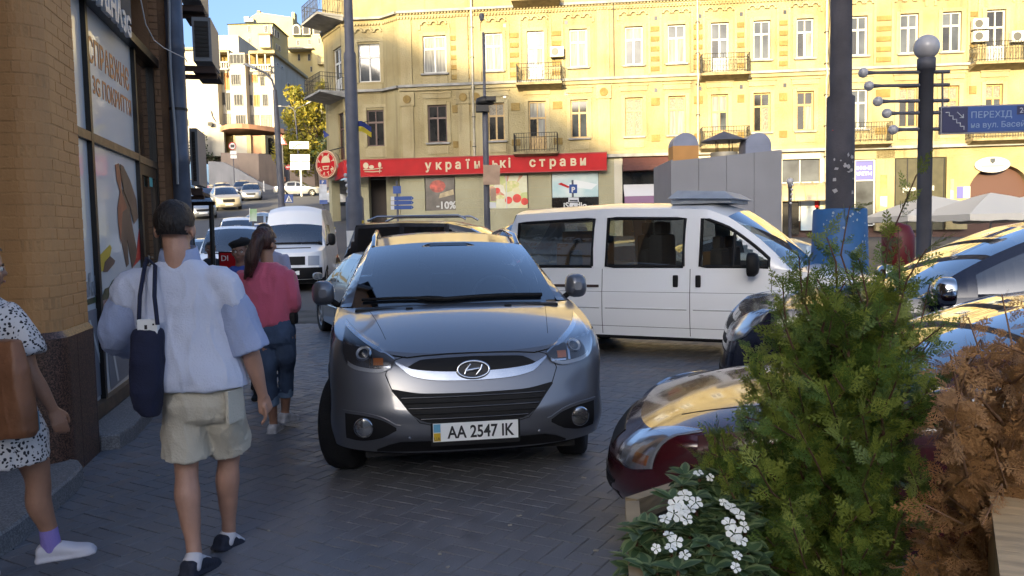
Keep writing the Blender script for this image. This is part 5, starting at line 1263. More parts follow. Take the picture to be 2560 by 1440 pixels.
 def side_box(s, name, mat, d, z, sg, dim, b=.01):
  p = s.hit_side(d, z, sg)
  if p is None: return
  mb = MB(); mb.bbox((p.x, d, z), dim, b); return mb.build(name, mat, s.root)
 def mirror(s, d, z, sg, w=.2, h=.15, mat=None, stem=.1, glassface=True):
  p = s.hit_side(d, min(z-.05, s.belt(d)-.03), sg) or Vector((sg*s.W_(d), d, z)); c = Vector((p.x+sg*(stem+w/2), d-.02, z+.04)); mb = MB()
  rings = []
  for k, (yy, sc) in enumerate(((-.085, .35), (-.07, .75), (-.03, 1), (.03, 1), (.045, .93))):
   rings.append([c+Vector((sgnpow(cos(a), .7)*w/2*sc, yy, sgnpow(sin(a), .7)*h/2*sc)) for a in [2*pi*q/18 for q in range(18)]])
  mb.ring(rings); m_ = mb.build('wing_mirror', mat or s.p, s.root); mb = MB(); mb.tube([p, c-Vector((sg*w*.3, 0, h*.3))], .025, 6); mb.build('mirror_stem', M_BLKPL, m_)
  mb = MB(); mb.ring([[c+Vector((sgnpow(cos(a), .7)*w*.42, .0455, sgnpow(sin(a), .7)*h*.42)) for a in [2*pi*q/18 for q in range(18)]]]*1+[[c+Vector((sgnpow(cos(a), .7)*w*.42, .047, sgnpow(sin(a), .7)*h*.42)) for a in [2*pi*q/18 for q in range(18)]]]); mb.build('mirror_glass', M_CHROME, m_); return m_
 def plate(s, z, body=None, x=0, rear=False):
  p = s.hit(x, z, .012, rear); mb = MB(); mb.box((x, p.y, z), (.52, .012, .112)); y = p.y+(-.007 if not rear else .007)
  o = mb.build('number_plate', M_PLATE, s.root)
  if body:
   mb = MB(); mb.box((x, p.y+.004, z-.012), (.545, .012, .142)); mb.build('plate_frame', M_BLKPL, o)
   text('plate_letters', body, .105, Vector((x+.03, y, z-.037)), (1, 0, 0), (0, 0, 1), M_INK, o, depth=.001, xs=.80, bold=.0022).matrix_parent_inverse = Matrix.Identity(4)
   for k, (mm, nm) in enumerate(((M('plate_yellow', (.55, .36, .02), .4), 'plate_yellow_band'), (M('plate_blue', (.13, .35, .50), .4), 'plate_blue_band'))):
    mb = MB(); mb.box((x-.236, y, z-.027+.054*k), (.042, .001, .05)); mb.build(nm, mm, o)
   text('plate_letters', 'UA', .028, Vector((x-.236, y-.001, z-.046)), (1, 0, 0), (0, 0, 1), M_INK, o, depth=.0005).matrix_parent_inverse = Matrix.Identity(4)
  return o
def quick_front(c, zl, zh, x0, x1, gz0, gz1, gx, plate_z, dark=True):
 """lamps, grille and plate for cars seen small"""
 xs = [lerp(x0, x1, k/4) for k in range(5)]
 for sg in (1, -1):
  c.patch('headlight', M_LAMPIN, [x*sg for x in xs], lambda x: zh, lambda x: zl, .006, 2)
 c.patch('grille', M_BLKPL, [gx*k/3 for k in range(-3, 4)], lambda x: gz1, lambda x: gz0, .006, 2)
 if plate_z: c.plate(plate_z)
def quick_rear(c, z0, z1, x0, x1):
 for sg in (1, -1): c.patch('tail_light', M_TAIL, [sg*lerp(x0, x1, k/3) for k in range(4)], lambda x: z1, lambda x: z0, .006, 2, rear=True)
SUV = dict(L=4.41, wheels=(.885, 3.525), R=.345, RA=.40, sill=.30, lip=.27, dF=.47, dR=.5, nF=2.55, nR=3.0,
 wtab=[(.3, .82), (.47, .855), (.9, .88), (1.6, .885), (3.2, .88), (3.9, .845), (4.41, .78)], btab=[(.3, .93), (.47, .985), (.9, 1.06), (1.25, 1.10), (2.4, 1.135), (3.6, 1.19), (4.4, 1.20)],
 stab=[(0, 0), (.12, .03), (.3, .042), (.55, .035), (.8, .045), (1, .02)],
 ftab=dict(z=[(0, .265), (.12, .36), (.3, .44), (.5, .58), (.75, .74), (1, .885)], d=[(0, .14), (.1, .06), (.22, .0), (.4, -.01), (.55, .02), (.75, .06), (.9, .10), (1, .16)], k=2.2),
 rtab=dict(z=[(0, .35), (.3, .55), (.6, .85), (1, 1.12)], d=[(0, .1), (.3, 0), (.6, .03), (1, .12)]),
 cowl=(1.10, 1.115, .785), hoodb=.028, hoode=.92, strip=[(1.10, 1.11, .785, .6, 1), (2.02, 1.565, .655, .8, .7), (2.45, 1.64, .64, 1, .2), (3.1, 1.655, .63, 1, 0), (3.75, 1.60, .61, 1, 0), (4.22, 1.20, .70, .5, 0)], iw=1, ir=4,
 windows=[(1.75, 2.5), (2.6, 3.35), (3.45, 3.95, M_BLKG)], seats=(2.25, 3.2))
SEDAN = dict(L=4.5, wheels=(.88, 3.48), R=.30, RA=.345, sill=.22, lip=.2, dF=.5, dR=.55,
 wtab=[(.3, .76), (.5, .79), (1.0, .83), (1.6, .845), (3.2, .84), (4.0, .80), (4.5, .74)], btab=[(.3, .72), (.5, .76), (1.2, .87), (2.4, .91), (3.6, .94), (4.5, .93)],
 stab=[(0, 0), (.15, .03), (.5, .035), (.8, .03), (1, .0)],
 ftab=dict(z=[(0, .2), (.3, .36), (.6, .53), (1, .70)], d=[(0, .08), (.3, 0), (.6, .03), (1, .12)], k=3), rtab=dict(z=[(0, .3), (.4, .55), (.8, .8), (1, .93)], d=[(0, .08), (.4, 0), (.8, .03), (1, .08)]),
 cowl=(1.18, .91, .75), strip=[(1.18, .9, .75, .6, 1), (1.95, 1.33, .60, .8, .6), (2.5, 1.42, .58, 1, .2), (3.1, 1.37, .57, 1, 0), (3.72, .96, .66, .5, 0)], iw=1, ir=3,
 windows=[(1.6, 2.3), (2.4, 3.1)])
HATCH = dict(SEDAN, L=4.0, wheels=(.80, 3.25), strip=[(1.15, .9, .75, .6, 1), (1.9, 1.36, .6, .8, .6), (2.5, 1.45, .58, 1, .2), (3.35, 1.4, .56, 1, 0), (3.85, .98, .62, .5, 0)], cowl=(1.15, .91, .75), wtab=[(.3, .76), (.5, .79), (1, .83), (3.0, .83), (3.7, .78), (4, .72)], ir=3)
ESTATE = dict(SEDAN, L=4.55, strip=[(1.18, .9, .75, .6, 1), (1.95, 1.33, .60, .8, .6), (2.5, 1.42, .58, 1, .2), (3.95, 1.38, .57, 1, 0), (4.38, .98, .62, .5, 0)], ir=3, windows=[(1.6, 2.3), (2.4, 3.1), (3.2, 3.95)])
VAN = dict(L=4.75, wheels=(.95, 3.85), R=.32, RA=.37, sill=.30, lip=.25, dF=.5, dR=.3, nF=2.8, nR=5,
 wtab=[(.3, .84), (.5, .87), (1.0, .905), (1.6, .92), (4.2, .915), (4.75, .89)], btab=[(.3, .96), (.5, 1.0), (.95, 1.12), (1.6, 1.16), (4.7, 1.16)],
 stab=[(0, 0), (.25, .015), (.4, .03), (.7, .03), (1, .0)],
 ftab=dict(z=[(0, .25), (.3, .45), (.6, .70), (1, .95)], d=[(0, .06), (.3, 0), (.6, .04), (1, .12)], k=3), rtab=dict(z=[(0, .4), (.5, .8), (1, 1.15)], d=[(0, .03), (.5, 0), (1, .02)]),
 cowl=(.92, 1.17, .82), ws_sweep=.14, roof_drop=.07, strip=[(.92, 1.16, .82, .6, 1), (1.78, 1.82, .74, .9, .7), (2.1, 1.90, .735, 1, .2), (3.4, 1.935, .735, 1, 0), (4.45, 1.90, .725, 1, 0), (4.68, 1.2, .83, .4, 0)], iw=1, ir=4,
 windows=[(1.32, 2.12), (2.33, 3.28), (3.48, 4.45)], rail=.12, seats=(2.0, 2.9, 3.9), wheelw=.2)
# ------------------------------------------------------------------ the grey SUV in the middle
P_GREY = paint('grey_metallic_paint', (.145, .155, .18), .30, metal=.6)
suv = Car('suv', 'grey metallic SUV facing the viewer with white number plate AA 2547 IK', 'car', dict(SUV, steer=radians(-17)), P_GREY, (-.24, 4.80, 0), radians(8.6))
def C_(tab): return lambda x: smooth(abs(x), tab)
X = lambda a, b, n: [lerp(a, b, k/n) for k in range(n+1)]
g_ = suv.patch('upper_grille', M_BLKPL, X(-.43, .43, 24), C_([(0, .862), (.3, .855), (.43, .80)]), C_([(0, .775), (.2, .785), (.36, .80), (.43, .797)]), .004, 4)
suv.patch('chrome_strip', M('brushed_chrome', (.42, .45, .5), .22, metal=1), X(-.47, .47, 30), C_([(0, .775), (.2, .783), (.36, .800), (.47, .845)]), C_([(0, .725), (.2, .732), (.36, .757), (.47, .835)]), .012, 5)
lg = suv.patch('lower_grille', M_BLKPL, X(-.50, .50, 24), C_([(0, .655), (.3, .66), (.50, .69)]), C_([(0, .487), (.28, .49), (.34, .51), (.50, .678)]), .004, 6)
for k in range(5):
 zz = .512+.031*k; hw = smooth(zz, [(.5, .31), (.55, .38), (.68, .47)])
 suv.seam([suv.hit(x, zz, .008) for x in X(-hw, hw, 20)], .0055, M_GAP if k % 2 else M('gloss_black_slat', (.02, .02, .022), .2, coat=1), 'grille_slat', lg)
suv.patch('lip_intake', M_BLKPL, X(-.60, .60, 16), C_([(0, .365), (.45, .362), (.60, .30)]), C_([(0, .285), (.6, .285)]), .004, 3)
# seam of the bumper mask around the grilles and the bonnet edge
for sg in (1, -1):
 suv.seam([suv.hit(sg*x, z, .001) for x, z in ((.41, .875), (.47, .86), (.515, .82), (.535, .775), (.50, .69), (.40, .56), (.335, .49), (.27, .475))], .003)
 suv.seam([suv.hit(sg*x, z, .002) for x, z in ((.0, .882), (.15, .881), (.3, .876), (.40, .868), (.50, .885), (.56, .90))], .0045)
 # headlight: housing, lens, projector and indicator
 tp = C_([(.475, .865), (.54, .905), (.66, .965), (.76, 1.02), (.80, 1.045)]); bt = C_([(.475, .845), (.50, .81), (.58, .785), (.70, .80), (.77, .84), (.80, .92)])
 xs_ = X(.478*sg, .795*sg, 20)
 h_ = suv.patch('headlight', M_LAMPDK, xs_, tp, bt, .005, 10)
 suv.patch('lamp_rim', M_CHROME, xs_, tp, lambda x: tp(x)-.018*(1 if abs(x) > .55 else .5), .010, 2, h_)
 suv.patch('lamp_rim', M_LAMPIN, X(.50*sg, .76*sg, 14), lambda x: bt(x)+.022, bt, .010, 2, h_)
 def lampdisc(x, z, r, mats, nm):
  p = suv.hit(x, z, .008); mb = MB(); nrm = (suv.hit(x, z, .05)-suv.hit(x, z, 0)).normalized(); q = nrm.to_track_quat('Z', 'Y').to_matrix().to_4x4(); q.translation = p
  for k, (r0, r1, z0, z1) in enumerate(((r, r*.86, .0, .012), (r*.86, r*.6, .010, .002), (r*.6, .001, .004, .018))):
   mb.cur = k % len(mats); mb.lathe((0, 0, 0), [(r0, z0), (r1, z1)], 20, 'Z', q, cap=False)
  return mb.build(nm, mats, h_)
 lampdisc(sg*.665, .895, .052, [M_CHROME, M_LAMPIN, M_LENS], 'projector')
 suv.patch('indicator', M_AMBER, X(.545*sg, .605*sg, 5), lambda x: .868, lambda x: .828, .009, 2, h_)
 suv.patch('light_guide', M_CHROME, X(.615*sg, .63*sg, 2), lambda x: .90, lambda x: .815, .010, 3, h_); suv.patch('light_guide', M_CHROME, X(.50*sg, .60*sg, 4), lambda x: .822, lambda x: .812, .010, 1, h_)
 suv.patch('lamp_lens', M_LENS, xs_, tp, bt, .022, 10, h_)
 # fog lamp recess
 ft_, fb_ = C_([(.47, .462), (.56, .51), (.68, .535), (.78, .54)]), C_([(.47, .45), (.56, .405), (.70, .375), (.78, .385)])
 f_ = suv.patch('fog_lamp_frame', P_GREY, X(.452*sg, .795*sg, 14), lambda x: ft_(x)+.016, lambda x: fb_(x)-.016, .010, 5)
 suv.patch('fog_lamp_recess', M_BLKPL, X(.475*sg, .78*sg, 14), ft_, fb_, .013, 5, f_)
 p = suv.hit(sg*.665, .462, .02); nrm = (suv.hit(sg*.665, .462, .05)-suv.hit(sg*.665, .462, 0)).normalized(); nrm = (nrm+Vector((0, -1.6, 0))).normalized(); q = nrm.to_track_quat('Z', 'Y').to_matrix().to_4x4(); q.translation = p
 mb = MB(); mb.lathe((0, 0, 0), [(.062, -.03), (.062, .006), (.055, .012)], 24, 'Z', q, cap=False); mb.cur = 1; mb.lathe((0, 0, 0), [(.055, .006), (.03, .014), (.001, .017)], 24, 'Z', q, cap=False)
 mb.build('fog_lamp', [M_CHROME, M('fog_glass', (.30, .31, .32), .12, metal=.85, coat=1)], f_)
 mb = MB(); pp = suv.hit(sg*.40, .395, .002); mb.ball(pp, .012, 10, 6); mb.build('parking_sensor', P_GREY, suv.root)
 suv.mirror(1.60, 1.15, sg, .17, .19, P_GREY, .03)
 # roof rail
 mb = MB(); e_ = [(2.15, .0), (2.3, .055), (2.9, .065), (3.5, .055), (3.65, 0)]
 mb.tube([(sg*(interp(d, [(a, c) for a, b, c in suv.edge])-.03), d, interp(d, [(a, b) for a, b, c in suv.edge])+z) for d, z in e_], .02, 7); mb.build('roof_rail', M_CHROME, suv.root)
 # door seams, handles, arch lip
 suv.side_seam(1.52, 1.08, 1.5, .34, sg); suv.side_seam(2.55, 1.1, 2.55, .34, sg); suv.side_seam(3.2, 1.15, 3.3, .75, sg)
 for d in (2.35, 3.25): suv.side_box('door_handle', P_GREY, d, .98, sg, (.05, .2, .035))
 suv.seam([suv.hit_side(.885+.405*cos(a), .345+.405*sin(a), sg, .001) for a in [pi*k/16 for k in range(1, 16)]], .012, M_BLKPL, 'wheel_arch_lip')
# emblem: an oval with a slanted letter H
p = suv.hit(0, .785, .02); tilt = Matrix.Translation(p) @ Matrix.Rotation(radians(72), 4, 'X')
em = MB(); rg = [Vector((.098*cos(a), .052*sin(a), 0)) for a in [2*pi*k/32 for k in range(33)]]
em.tube(rg, .009, 6, xf=tilt); em.cur = 1; em.ring([[(.092*cos(a), .048*sin(a), -.012) for a in [2*pi*k/32 for k in range(32)]], [(.092*cos(a), .048*sin(a), -.004) for a in [2*pi*k/32 for k in range(32)]]], xf=tilt); em.cur = 0
for pts in (((-.055, -.028), (-.045, 0), (-.015, .034)), ((.055, .028), (.045, 0), (.015, -.034)), ((-.045, -.006), (0, 0), (.045, .006))): em.tube([(a, b, .003) for a, b in pts], [.010, .011, .007], 6, xf=tilt)
em.build('emblem', [M_CHROME, M_INK], suv.root)
suv.plate(.43, 'AA 2547 IK')
# bonnet crease lines, washer nozzles, wipers, mirror inside
for sg in (1, -1):
 suv.seam([suv.hit_top(sg*lerp(.53, .66, t), lerp(.36, 1.12, t), -.0005) for t in [k/14 for k in range(15)]], .0022)
 mb = MB(); q = suv.hit_top(sg*.36, 1.0, .004); mb.bbox(q, (.05, .03, .012), .005); mb.build('washer_nozzle', M_BLKPL, suv.root)
for a, b in (((-.70, .02), (-.06, .03)), ((-.10, .02), (.66, .035))):
 pts = [suv.hit(lerp(a[0], b[0], k/8), 1.135+.012*sin(pi*k/8), .016) for k in range(9)]; pts = [p_ for p_ in pts if p_ is not None]
 mb = MB(); mb.tube(pts, [.012]*(len(pts)-3)+[.02, .02, .012] if a[0] < -.5 else [.016]*len(pts), 6); mb.build('wiper', M_BLKPL, suv.root)
mb = MB(); mb.bbox((0, 1.10, 1.075), (1.5, .12, .05), .02); mb.build('scuttle', M_BLKPL, suv.root)
mb = MB(); mb.bbox((0, 1.98, 1.47), (.24, .03, .07), .012); mb.build('inside_mirror', M_BLKPL, suv.root)
mb = MB(); mb.tube([Vector((.37+.185*cos(a), 1.78+.08*sin(a), 1.10+.165*sin(a))) for a in [2*pi*k/24 for k in range(25)]], .014, 6); mb.tube([(.2, 1.78, 1.1), (.54, 1.78, 1.1)], .02, 5); mb.build('steering_wheel', M('grey_wheel_rim', (.12, .12, .12), .4), suv.root)
suv.patch('windscreen_band', M('screen_black_band', (.012, .013, .015), .12), X(-.60, .60, 16), lambda x: 1.555-.03*x*x, lambda x: 1.532-.03*x*x, .003, 1, edge=False)
# ------------------------------------------------------------------ the white minibus
P_WHITE = paint('white_van_paint', (.80, .81, .82), .35); P_SILVER = paint('silver_paint', (.36, .37, .38), .3, metal=.6); P_BLACK = paint('black_paint', (.012, .012, .015), .25)
P_NAVY = paint('dark_blue_black_paint', (.012, .014, .03), .22); P_WINE = paint('wine_red_paint', (.045, .004, .008), .22); P_BLUE = paint('pale_blue_paint', (.20, .27, .36), .3, metal=.4); P_DKBLUE = paint('dark_blue_paint', (.03, .045, .12), .3); P_DKGREY = paint('dark_grey_paint', (.07, .072, .078), .3, metal=.5); P_BEIGE = paint('beige_paint', (.42, .38, .30), .3, metal=.3)
def place_d(front, ang): return front, ang
M_TINT = glass('minibus_glass', (.78, .82, .78), .85)
th = radians(27); hd = Vector((cos(th), -sin(th), 0)); L_T = 5.0          # heading: to the right and towards us
s0 = Vector((1.13, 10.26, 0)); front = s0+hd*3.42; lat = Vector((hd.y, -hd.x, 0)); lat = -lat if lat.y < 0 else lat
fc_ = front+lat*.92
rz_ = atan2(hd.x, -hd.y)         # local -Y -> heading
bus = Car('minibus', 'white passenger minibus standing crosswise behind the grey SUV', 'van', dict(VAN, glassm=M_TINT, L=5.0, wheels=(.95, 4.0), wtab=[(.3, .84), (.5, .87), (1.0, .905), (1.6, .92), (4.5, .915), (5.0, .89)], strip=[(.92, 1.16, .82, .6, 1), (1.72, 1.86, .75, .9, .7), (2.05, 1.97, .745, 1, .2), (3.4, 2.01, .745, 1, 0), (4.7, 1.97, .735, 1, 0), (4.93, 1.2, .83, .4, 0)], windows=[(1.32, 2.12), (2.33, 3.33), (3.53, 4.62)], roof_drop=.09), P_WHITE, fc_, rz_)
sg = -1 if (Matrix.Rotation(rz_, 3, 'Z') @ Vector((-1, 0, 0))).y < 0 else 1      # the flank towards us
for s_ in (sg,):
 for d in (1.28, 2.24, 3.38): bus.side_seam(d, 1.15, d, .32, s_, 14, .005)
 for z in (.86,): bus.side_seam(.9, z, 4.6, z, s_, 30, .0028)
 for d0, d1 in ((1.35, 2.2), (2.28, 3.34), (3.42, 4.3)): bus.side_seam(d0, .66, d1, .66, s_, 16, .009, mat=P_WHITE, name='pressed_rib'); bus.side_seam(d0, .645, d1, .645, s_, 16, .003)
 bus.side_seam(1.4, .42, 4.2, .42, s_, 30, .003)
 bus.side_box('door_handle', M_BLKPL, 2.14, 1.0, s_, (.05, .065, .15), .02); bus.side_box('door_handle', M_BLKPL, 2.42, 1.0, s_, (.05, .065, .15), .02)
 bus.side_box('slide_rail', M('brown_slide_rail', (.055, .035, .03), .5), 3.9, .93, s_, (.03, .95, .035), .006)
 bus.mirror(1.5, 1.17, s_, .2, .28, M_BLKPL, .06); bus.mirror(1.5, 1.17, -s_, .2, .28, M_BLKPL, .06)
 # black rubber frames round the panes, shade over the driver's window
 ee = lambda d, k: interp(d, [(a, (b, c)[k]) for a, b, c in bus.edge])
 for a, b, *_ in bus.windows:
  def wp(d, t): zb, zt = bus.belt(d), ee(d, 0); return Vector((s_*(lerp(bus.W_(d)-.012, ee(d, 1), t)+.03*4*t*(1-t)+.004), d, lerp(zb, zt, t)))
  lo_, hi_ = lambda d: .022/max(.05, ee(d, 0)-bus.belt(d)), lambda d: 1-.12/max(.2, ee(d, 0)-bus.belt(d))
  dd = [lerp(a, b, k/10) for k in range(11)]
  loop = [wp(d, lo_(d)) for d in dd]+[wp(d, max(lo_(d), hi_(d))) for d in reversed(dd)]; loop.append(loop[0])
  mb = MB(); mb.tube(loop, .022, 5); mb.build('window_rubber', M_BLKPL, bus.root)
 mb = MB(); mb.tube([wp_ for wp_ in [Vector((s_*(lerp(bus.W_(1.72), ee(1.72, 1), t)+.03), 1.72, lerp(bus.belt(1.72), ee(1.72, 0), t))) for t in (.05, .75)]], .02, 5); mb.build('quarter_light_bar', M_BLKPL, bus.root)
mb = MB(); q = .0
mb.hexa([(-.62, 1.75, 2.0), (.62, 1.75, 2.0), (.62, 2.6, 2.03), (-.62, 2.6, 2.03), (-.48, 1.92, 2.10), (.48, 1.92, 2.10), (.52, 2.5, 2.13), (-.52, 2.5, 2.13)]); mb.box((0, 2.2, 1.985), (1.1, .75, .06))
mb.build('roof_unit', M('grey_roof_unit', (.30, .33, .37), .5, var=.15, scale=6), bus.root)
bus.patch('headlight', M_LAMPIN, X(.45, .82, 6), lambda x: .80, lambda x: .62, .006, 3); bus.patch('headlight', M_LAMPIN, X(-.45, -.82, 6), lambda x: .80, lambda x: .62, .006, 3); bus.patch('grille', M_BLKPL, X(-.43, .43, 8), lambda x: .80, lambda x: .62, .005, 2); bus.plate(.42)
# passengers' shapes: seat backs and boxes stacked inside
mb = MB()
for d, x in ((2.75, -.45), (2.9, .3), (3.7, 0), (3.2, .45)): mb.bbox((x, d, 1.2), (.45, .18, .75), .06); mb.bbox((x, d, 1.66), (.25, .1, .17), .04)
mb.build('rear_seats', M_SEAT, bus.root, kind='stuff'); mb = MB(); mb.box((-.2, 3.95, 1.3), (.6, .5, .35)); mb.box((-.1, 3.95, 1.56), (.5, .45, .16)); mb.box((-.4, 2.05, 1.2), (.3, .25, .3)); mb.build('cardboard_box', M('cardboard', (.18, .11, .06), .9), bus.root, kind='stuff')
def at_front(px, Y, z=None): p = P(px, 600, Y); return Vector((p.x, Y, terr(p.x, Y) if z is None else z))
# ------------------------------------------------------------------ tall white delivery van facing us
LT = dict(VAN, L=5.6, wheels=(.95, 4.5), R=.34, RA=.39, sill=.40, lip=.36, wtab=[(.3, .86), (.5, .89), (1, .93), (5.3, .93), (5.6, .9)], btab=[(.3, 1.12), (.5, 1.18), (.95, 1.30), (1.6, 1.36), (5.6, 1.36)],
 ftab=dict(z=[(0, .36), (.3, .6), (.6, .88), (1, 1.13)], d=[(0, .05), (.3, 0), (.6, .05), (1, .14)], k=3), cowl=(.80, 1.36, .84), strip=[(.80, 1.34, .84, .5, 1), (1.36, 1.97, .80, .5, .7), (1.56, 2.38, .78, .8, .6), (1.9, 2.53, .76, 1, .2), (4.6, 2.58, .75, 1, 0), (5.4, 2.5, .75, 1, 0), (5.55, 1.4, .86, .4, 0)], iw=1, ir=5,
 windows=[(1.2, 1.95), (2.2, 3.2, M_BLKG)], rail=.75, roof_drop=.12)
lt = Car('delivery_van', 'tall white high roofed delivery van facing the viewer', 'van', LT, P_WHITE, at_front(722, 22.6), radians(8), lo=False)
lt.patch('grille', M_BLKPL, X(-.42, .42, 8), lambda x: 1.02, lambda x: .78, .006, 3); lt.plate(.56)
for sg in (1, -1): lt.patch('headlight', M_LAMPIN, X(.50*sg, .80*sg, 6), lambda x: 1.03, lambda x: .76, .008, 3); lt.mirror(1.25, 1.45, sg, .22, .36, M_BLKPL, .05)
lt.patch('bumper', M_BLKPL, X(-.86, .86, 16), lambda x: .70, lambda x: .38, .02, 4); lt.seam([lt.hit(x, 1.255, .004) for x in X(-.55, .55, 12)], .022, M_BLKPL, 'bonnet_slot')
lt.seam([lt.hit(x, 1.40, .01) for x in X(-.75, .75, 12)], .025, M_BLKPL, 'wiper')
T5 = dict(VAN, sill=.3, cowl=(.95, 1.22, .84), strip=[(.95, 1.21, .84, .6, 1), (1.85, 1.88, .74, .9, .7), (2.2, 1.96, .735, 1, .2), (3.4, 1.98, .735, 1, 0), (4.45, 1.94, .725, 1, 0), (4.68, 1.2, .83, .4, 0)])
t5 = Car('passenger_van', 'white low van with wide windscreen left of the tall delivery van', 'van', T5, P_WHITE, at_front(566, 21.8), radians(13))
quick_front(t5, .68, .92, .45, .82, .72, .86, .42, .45); t5.patch('bumper_intake', M_BLKPL, X(-.6, .6, 8), lambda x: .42, lambda x: .28, .006, 2)
for sg in (1, -1): t5.mirror(1.5, 1.2, sg, .2, .24, M_BLKPL, .05)
t5.seam([t5.hit(x, 1.17, .006) for x in X(-.7, .7, 12)], .02, M_BLKPL, 'scuttle_slot')
# ------------------------------------------------------------------ silver estate half hidden behind the SUV, heading away
hd = Vector((-.40, .915, 0)).normalized(); fw = Vector((-3.34, 13.75, 0)); lat = Vector((.915, .40, 0)).normalized()
fr_ = fw+lat*.84+hd*.9
es = Car('estate_car', 'silver grey estate car heading away behind the left mirror of the SUV', 'car', dict(ESTATE, glassm=M_BLKG), P_SILVER, fr_, atan2(hd.x, -hd.y))
for sg in (1, -1):
 es.mirror(1.5, .95, sg, .16, .12, None, .02); es.side_seam(1.5, .88, 1.4, .3, sg); es.side_seam(2.4, .9, 2.4, .26, sg); es.side_seam(.7, .52, 4.0, .55, sg, 24, .012, mat=M_CHROME, name='side_trim')
quick_rear(es, .65, .85, .45, .72); quick_front(es, .5, .66, .42, .68, .5, .64, .38, .4); es.plate(.62, rear=True)
# ------------------------------------------------------------------ black off-roader side-on behind the SUV
BLK = dict(SUV, L=4.75, wheels=(.9, 3.75), btab=[(.3, 1.0), (.47, 1.05), (.9, 1.15), (1.25, 1.18), (4.7, 1.22)], cowl=(1.25, 1.2, .80), nR=5, dR=.3,
 strip=[(1.25, 1.19, .80, .5, 1), (2.1, 1.78, .68, .8, .6), (2.6, 1.9, .67, 1, .2), (3.6, 1.93, .67, 1, 0), (4.5, 1.90, .66, 1, 0), (4.72, 1.25, .78, .4, 0)], iw=1, ir=4, windows=[(1.8, 2.6, M_BLKG), (2.7, 3.5, M_BLKG), (3.6, 4.45, M_BLKG)], dF=.47)
bo = Car('off_roader', 'black boxy off-roader with roof rails side-on behind the grey SUV', 'car', BLK, P_BLACK, Vector((1.5, 15.6, 0)), radians(80), )
for sg in (1, -1): bo.mirror(1.75, 1.2, sg, .2, .17, None, .03)
mb = MB()
for sg in (1, -1): mb.tube([(sg*.55, 2.3, 1.92), (sg*.55, 2.45, 2.0), (sg*.55, 4.1, 2.01), (sg*.55, 4.3, 1.93)], .022, 6)
mb.build('roof_rails', M_CHROME, bo.root, kind='stuff'); quick_rear(bo, .85, 1.25, .68, .84)
# light van behind it
lv = Car('passenger_van', 'pale van with blue windscreen just left of the white minibus', 'van', T5, P_BLUE, at_front(1262, 19.6), radians(-22)); quick_front(lv, .68, .92, .45, .82, .72, .86, .42, .45)
# ------------------------------------------------------------------ dark SUV and wine red car at the right
BIG = dict(SUV, L=4.78, wheels=(.93, 3.72), btab=[(.3, .97), (.47, 1.01), (.9, 1.07), (1.25, 1.10), (2.4, 1.13), (3.6, 1.18), (4.7, 1.2)], cowl=(1.22, 1.13, .80),
 strip=[(1.22, 1.12, .80, .6, 1), (2.15, 1.60, .67, .8, .7), (2.7, 1.70, .65, 1, .2), (3.5, 1.71, .64, 1, 0), (4.2, 1.66, .62, 1, 0), (4.6, 1.22, .72, .5, 0)], windows=[(1.75, 2.7), (2.8, 3.6), (3.7, 4.3, M_BLKG)], ftab=dict(z=[(0, .265), (.2, .40), (.5, .62), (.75, .80), (1, .95)], d=[(0, .1), (.2, 0), (.5, .02), (.75, .06), (1, .16)], k=2.4))
hd = Vector((-.965, .26, 0)).normalized()
ds_ = Car('suv', 'dark blue black SUV with chrome mirror parked facing left behind the thuja', 'car', BIG, P_NAVY, Vector((1.78, 6.82, 0)), atan2(hd.x, -hd.y))
for sg in (1, -1):
 xs_ = X(.42*sg, .83*sg, 16); tp = C_([(.42, .86), (.6, .93), (.83, 1.03)]); bt = C_([(.42, .76), (.55, .74), (.75, .80), (.83, .93)])
 h_ = ds_.patch('headlight', M_LAMPIN, xs_, tp, bt, .006, 8); ds_.patch('lamp_lens', M_LENS, xs_, tp, bt, .02, 8, h_); ds_.patch('indicator', M_AMBER, X(.50*sg, .58*sg, 4), lambda x: .85, lambda x: .78, .009, 2, h_)
 ds_.patch('fog_lamp', M_LAMPIN, X(.55*sg, .68*sg, 5), lambda x: .50, lambda x: .42, .006, 3); ds_.mirror(1.52, 1.13, sg, .24, .2, M_CHROME, .04)
 ds_.side_seam(1.6, 1.08, 1.58, .36, sg); ds_.side_seam(2.75, 1.12, 2.75, .36, sg)
ds_.patch('grille', M_BLKPL, X(-.38, .38, 12), lambda x: .88, lambda x: .70, .006, 4); ds_.patch('grille_bar', M_CHROME, X(-.38, .38, 12), lambda x: .805, lambda x: .775, .014, 1); ds_.patch('intake', M_BLKPL, X(-.5, .5, 12), lambda x: .5, lambda x: .34, .006, 3)
WINE = dict(HATCH, L=4.25, wheels=(.84, 3.4), R=.315, RA=.36, btab=[(.3, .70), (.5, .74), (1.2, .87), (2.4, .92), (3.6, .95), (4.2, .93)], cowl=(1.12, .91, .76), hoodb=.05, nF=2.4,
 ftab=dict(z=[(0, .22), (.2, .32), (.4, .46), (.7, .58), (1, .71)], d=[(0, .1), (.25, 0), (.5, .015), (.7, .05), (1, .19)], k=2.6), strip=[(1.12, .90, .76, .6, 1), (2.0, 1.34, .62, .8, .6), (2.5, 1.42, .60, 1, .2), (3.5, 1.37, .58, 1, 0), (4.0, 1.02, .62, .5, 0)])
hd = Vector((-.966, .245, 0)).normalized(); lat = Vector((.245, .966, 0)).normalized()
wc = Car('hatchback', 'wine red car with its rounded bonnet behind the flower planter', 'car', WINE, P_WINE, Vector((.40, 3.66, 0))+lat*.80+hd*.06, atan2(hd.x, -hd.y))
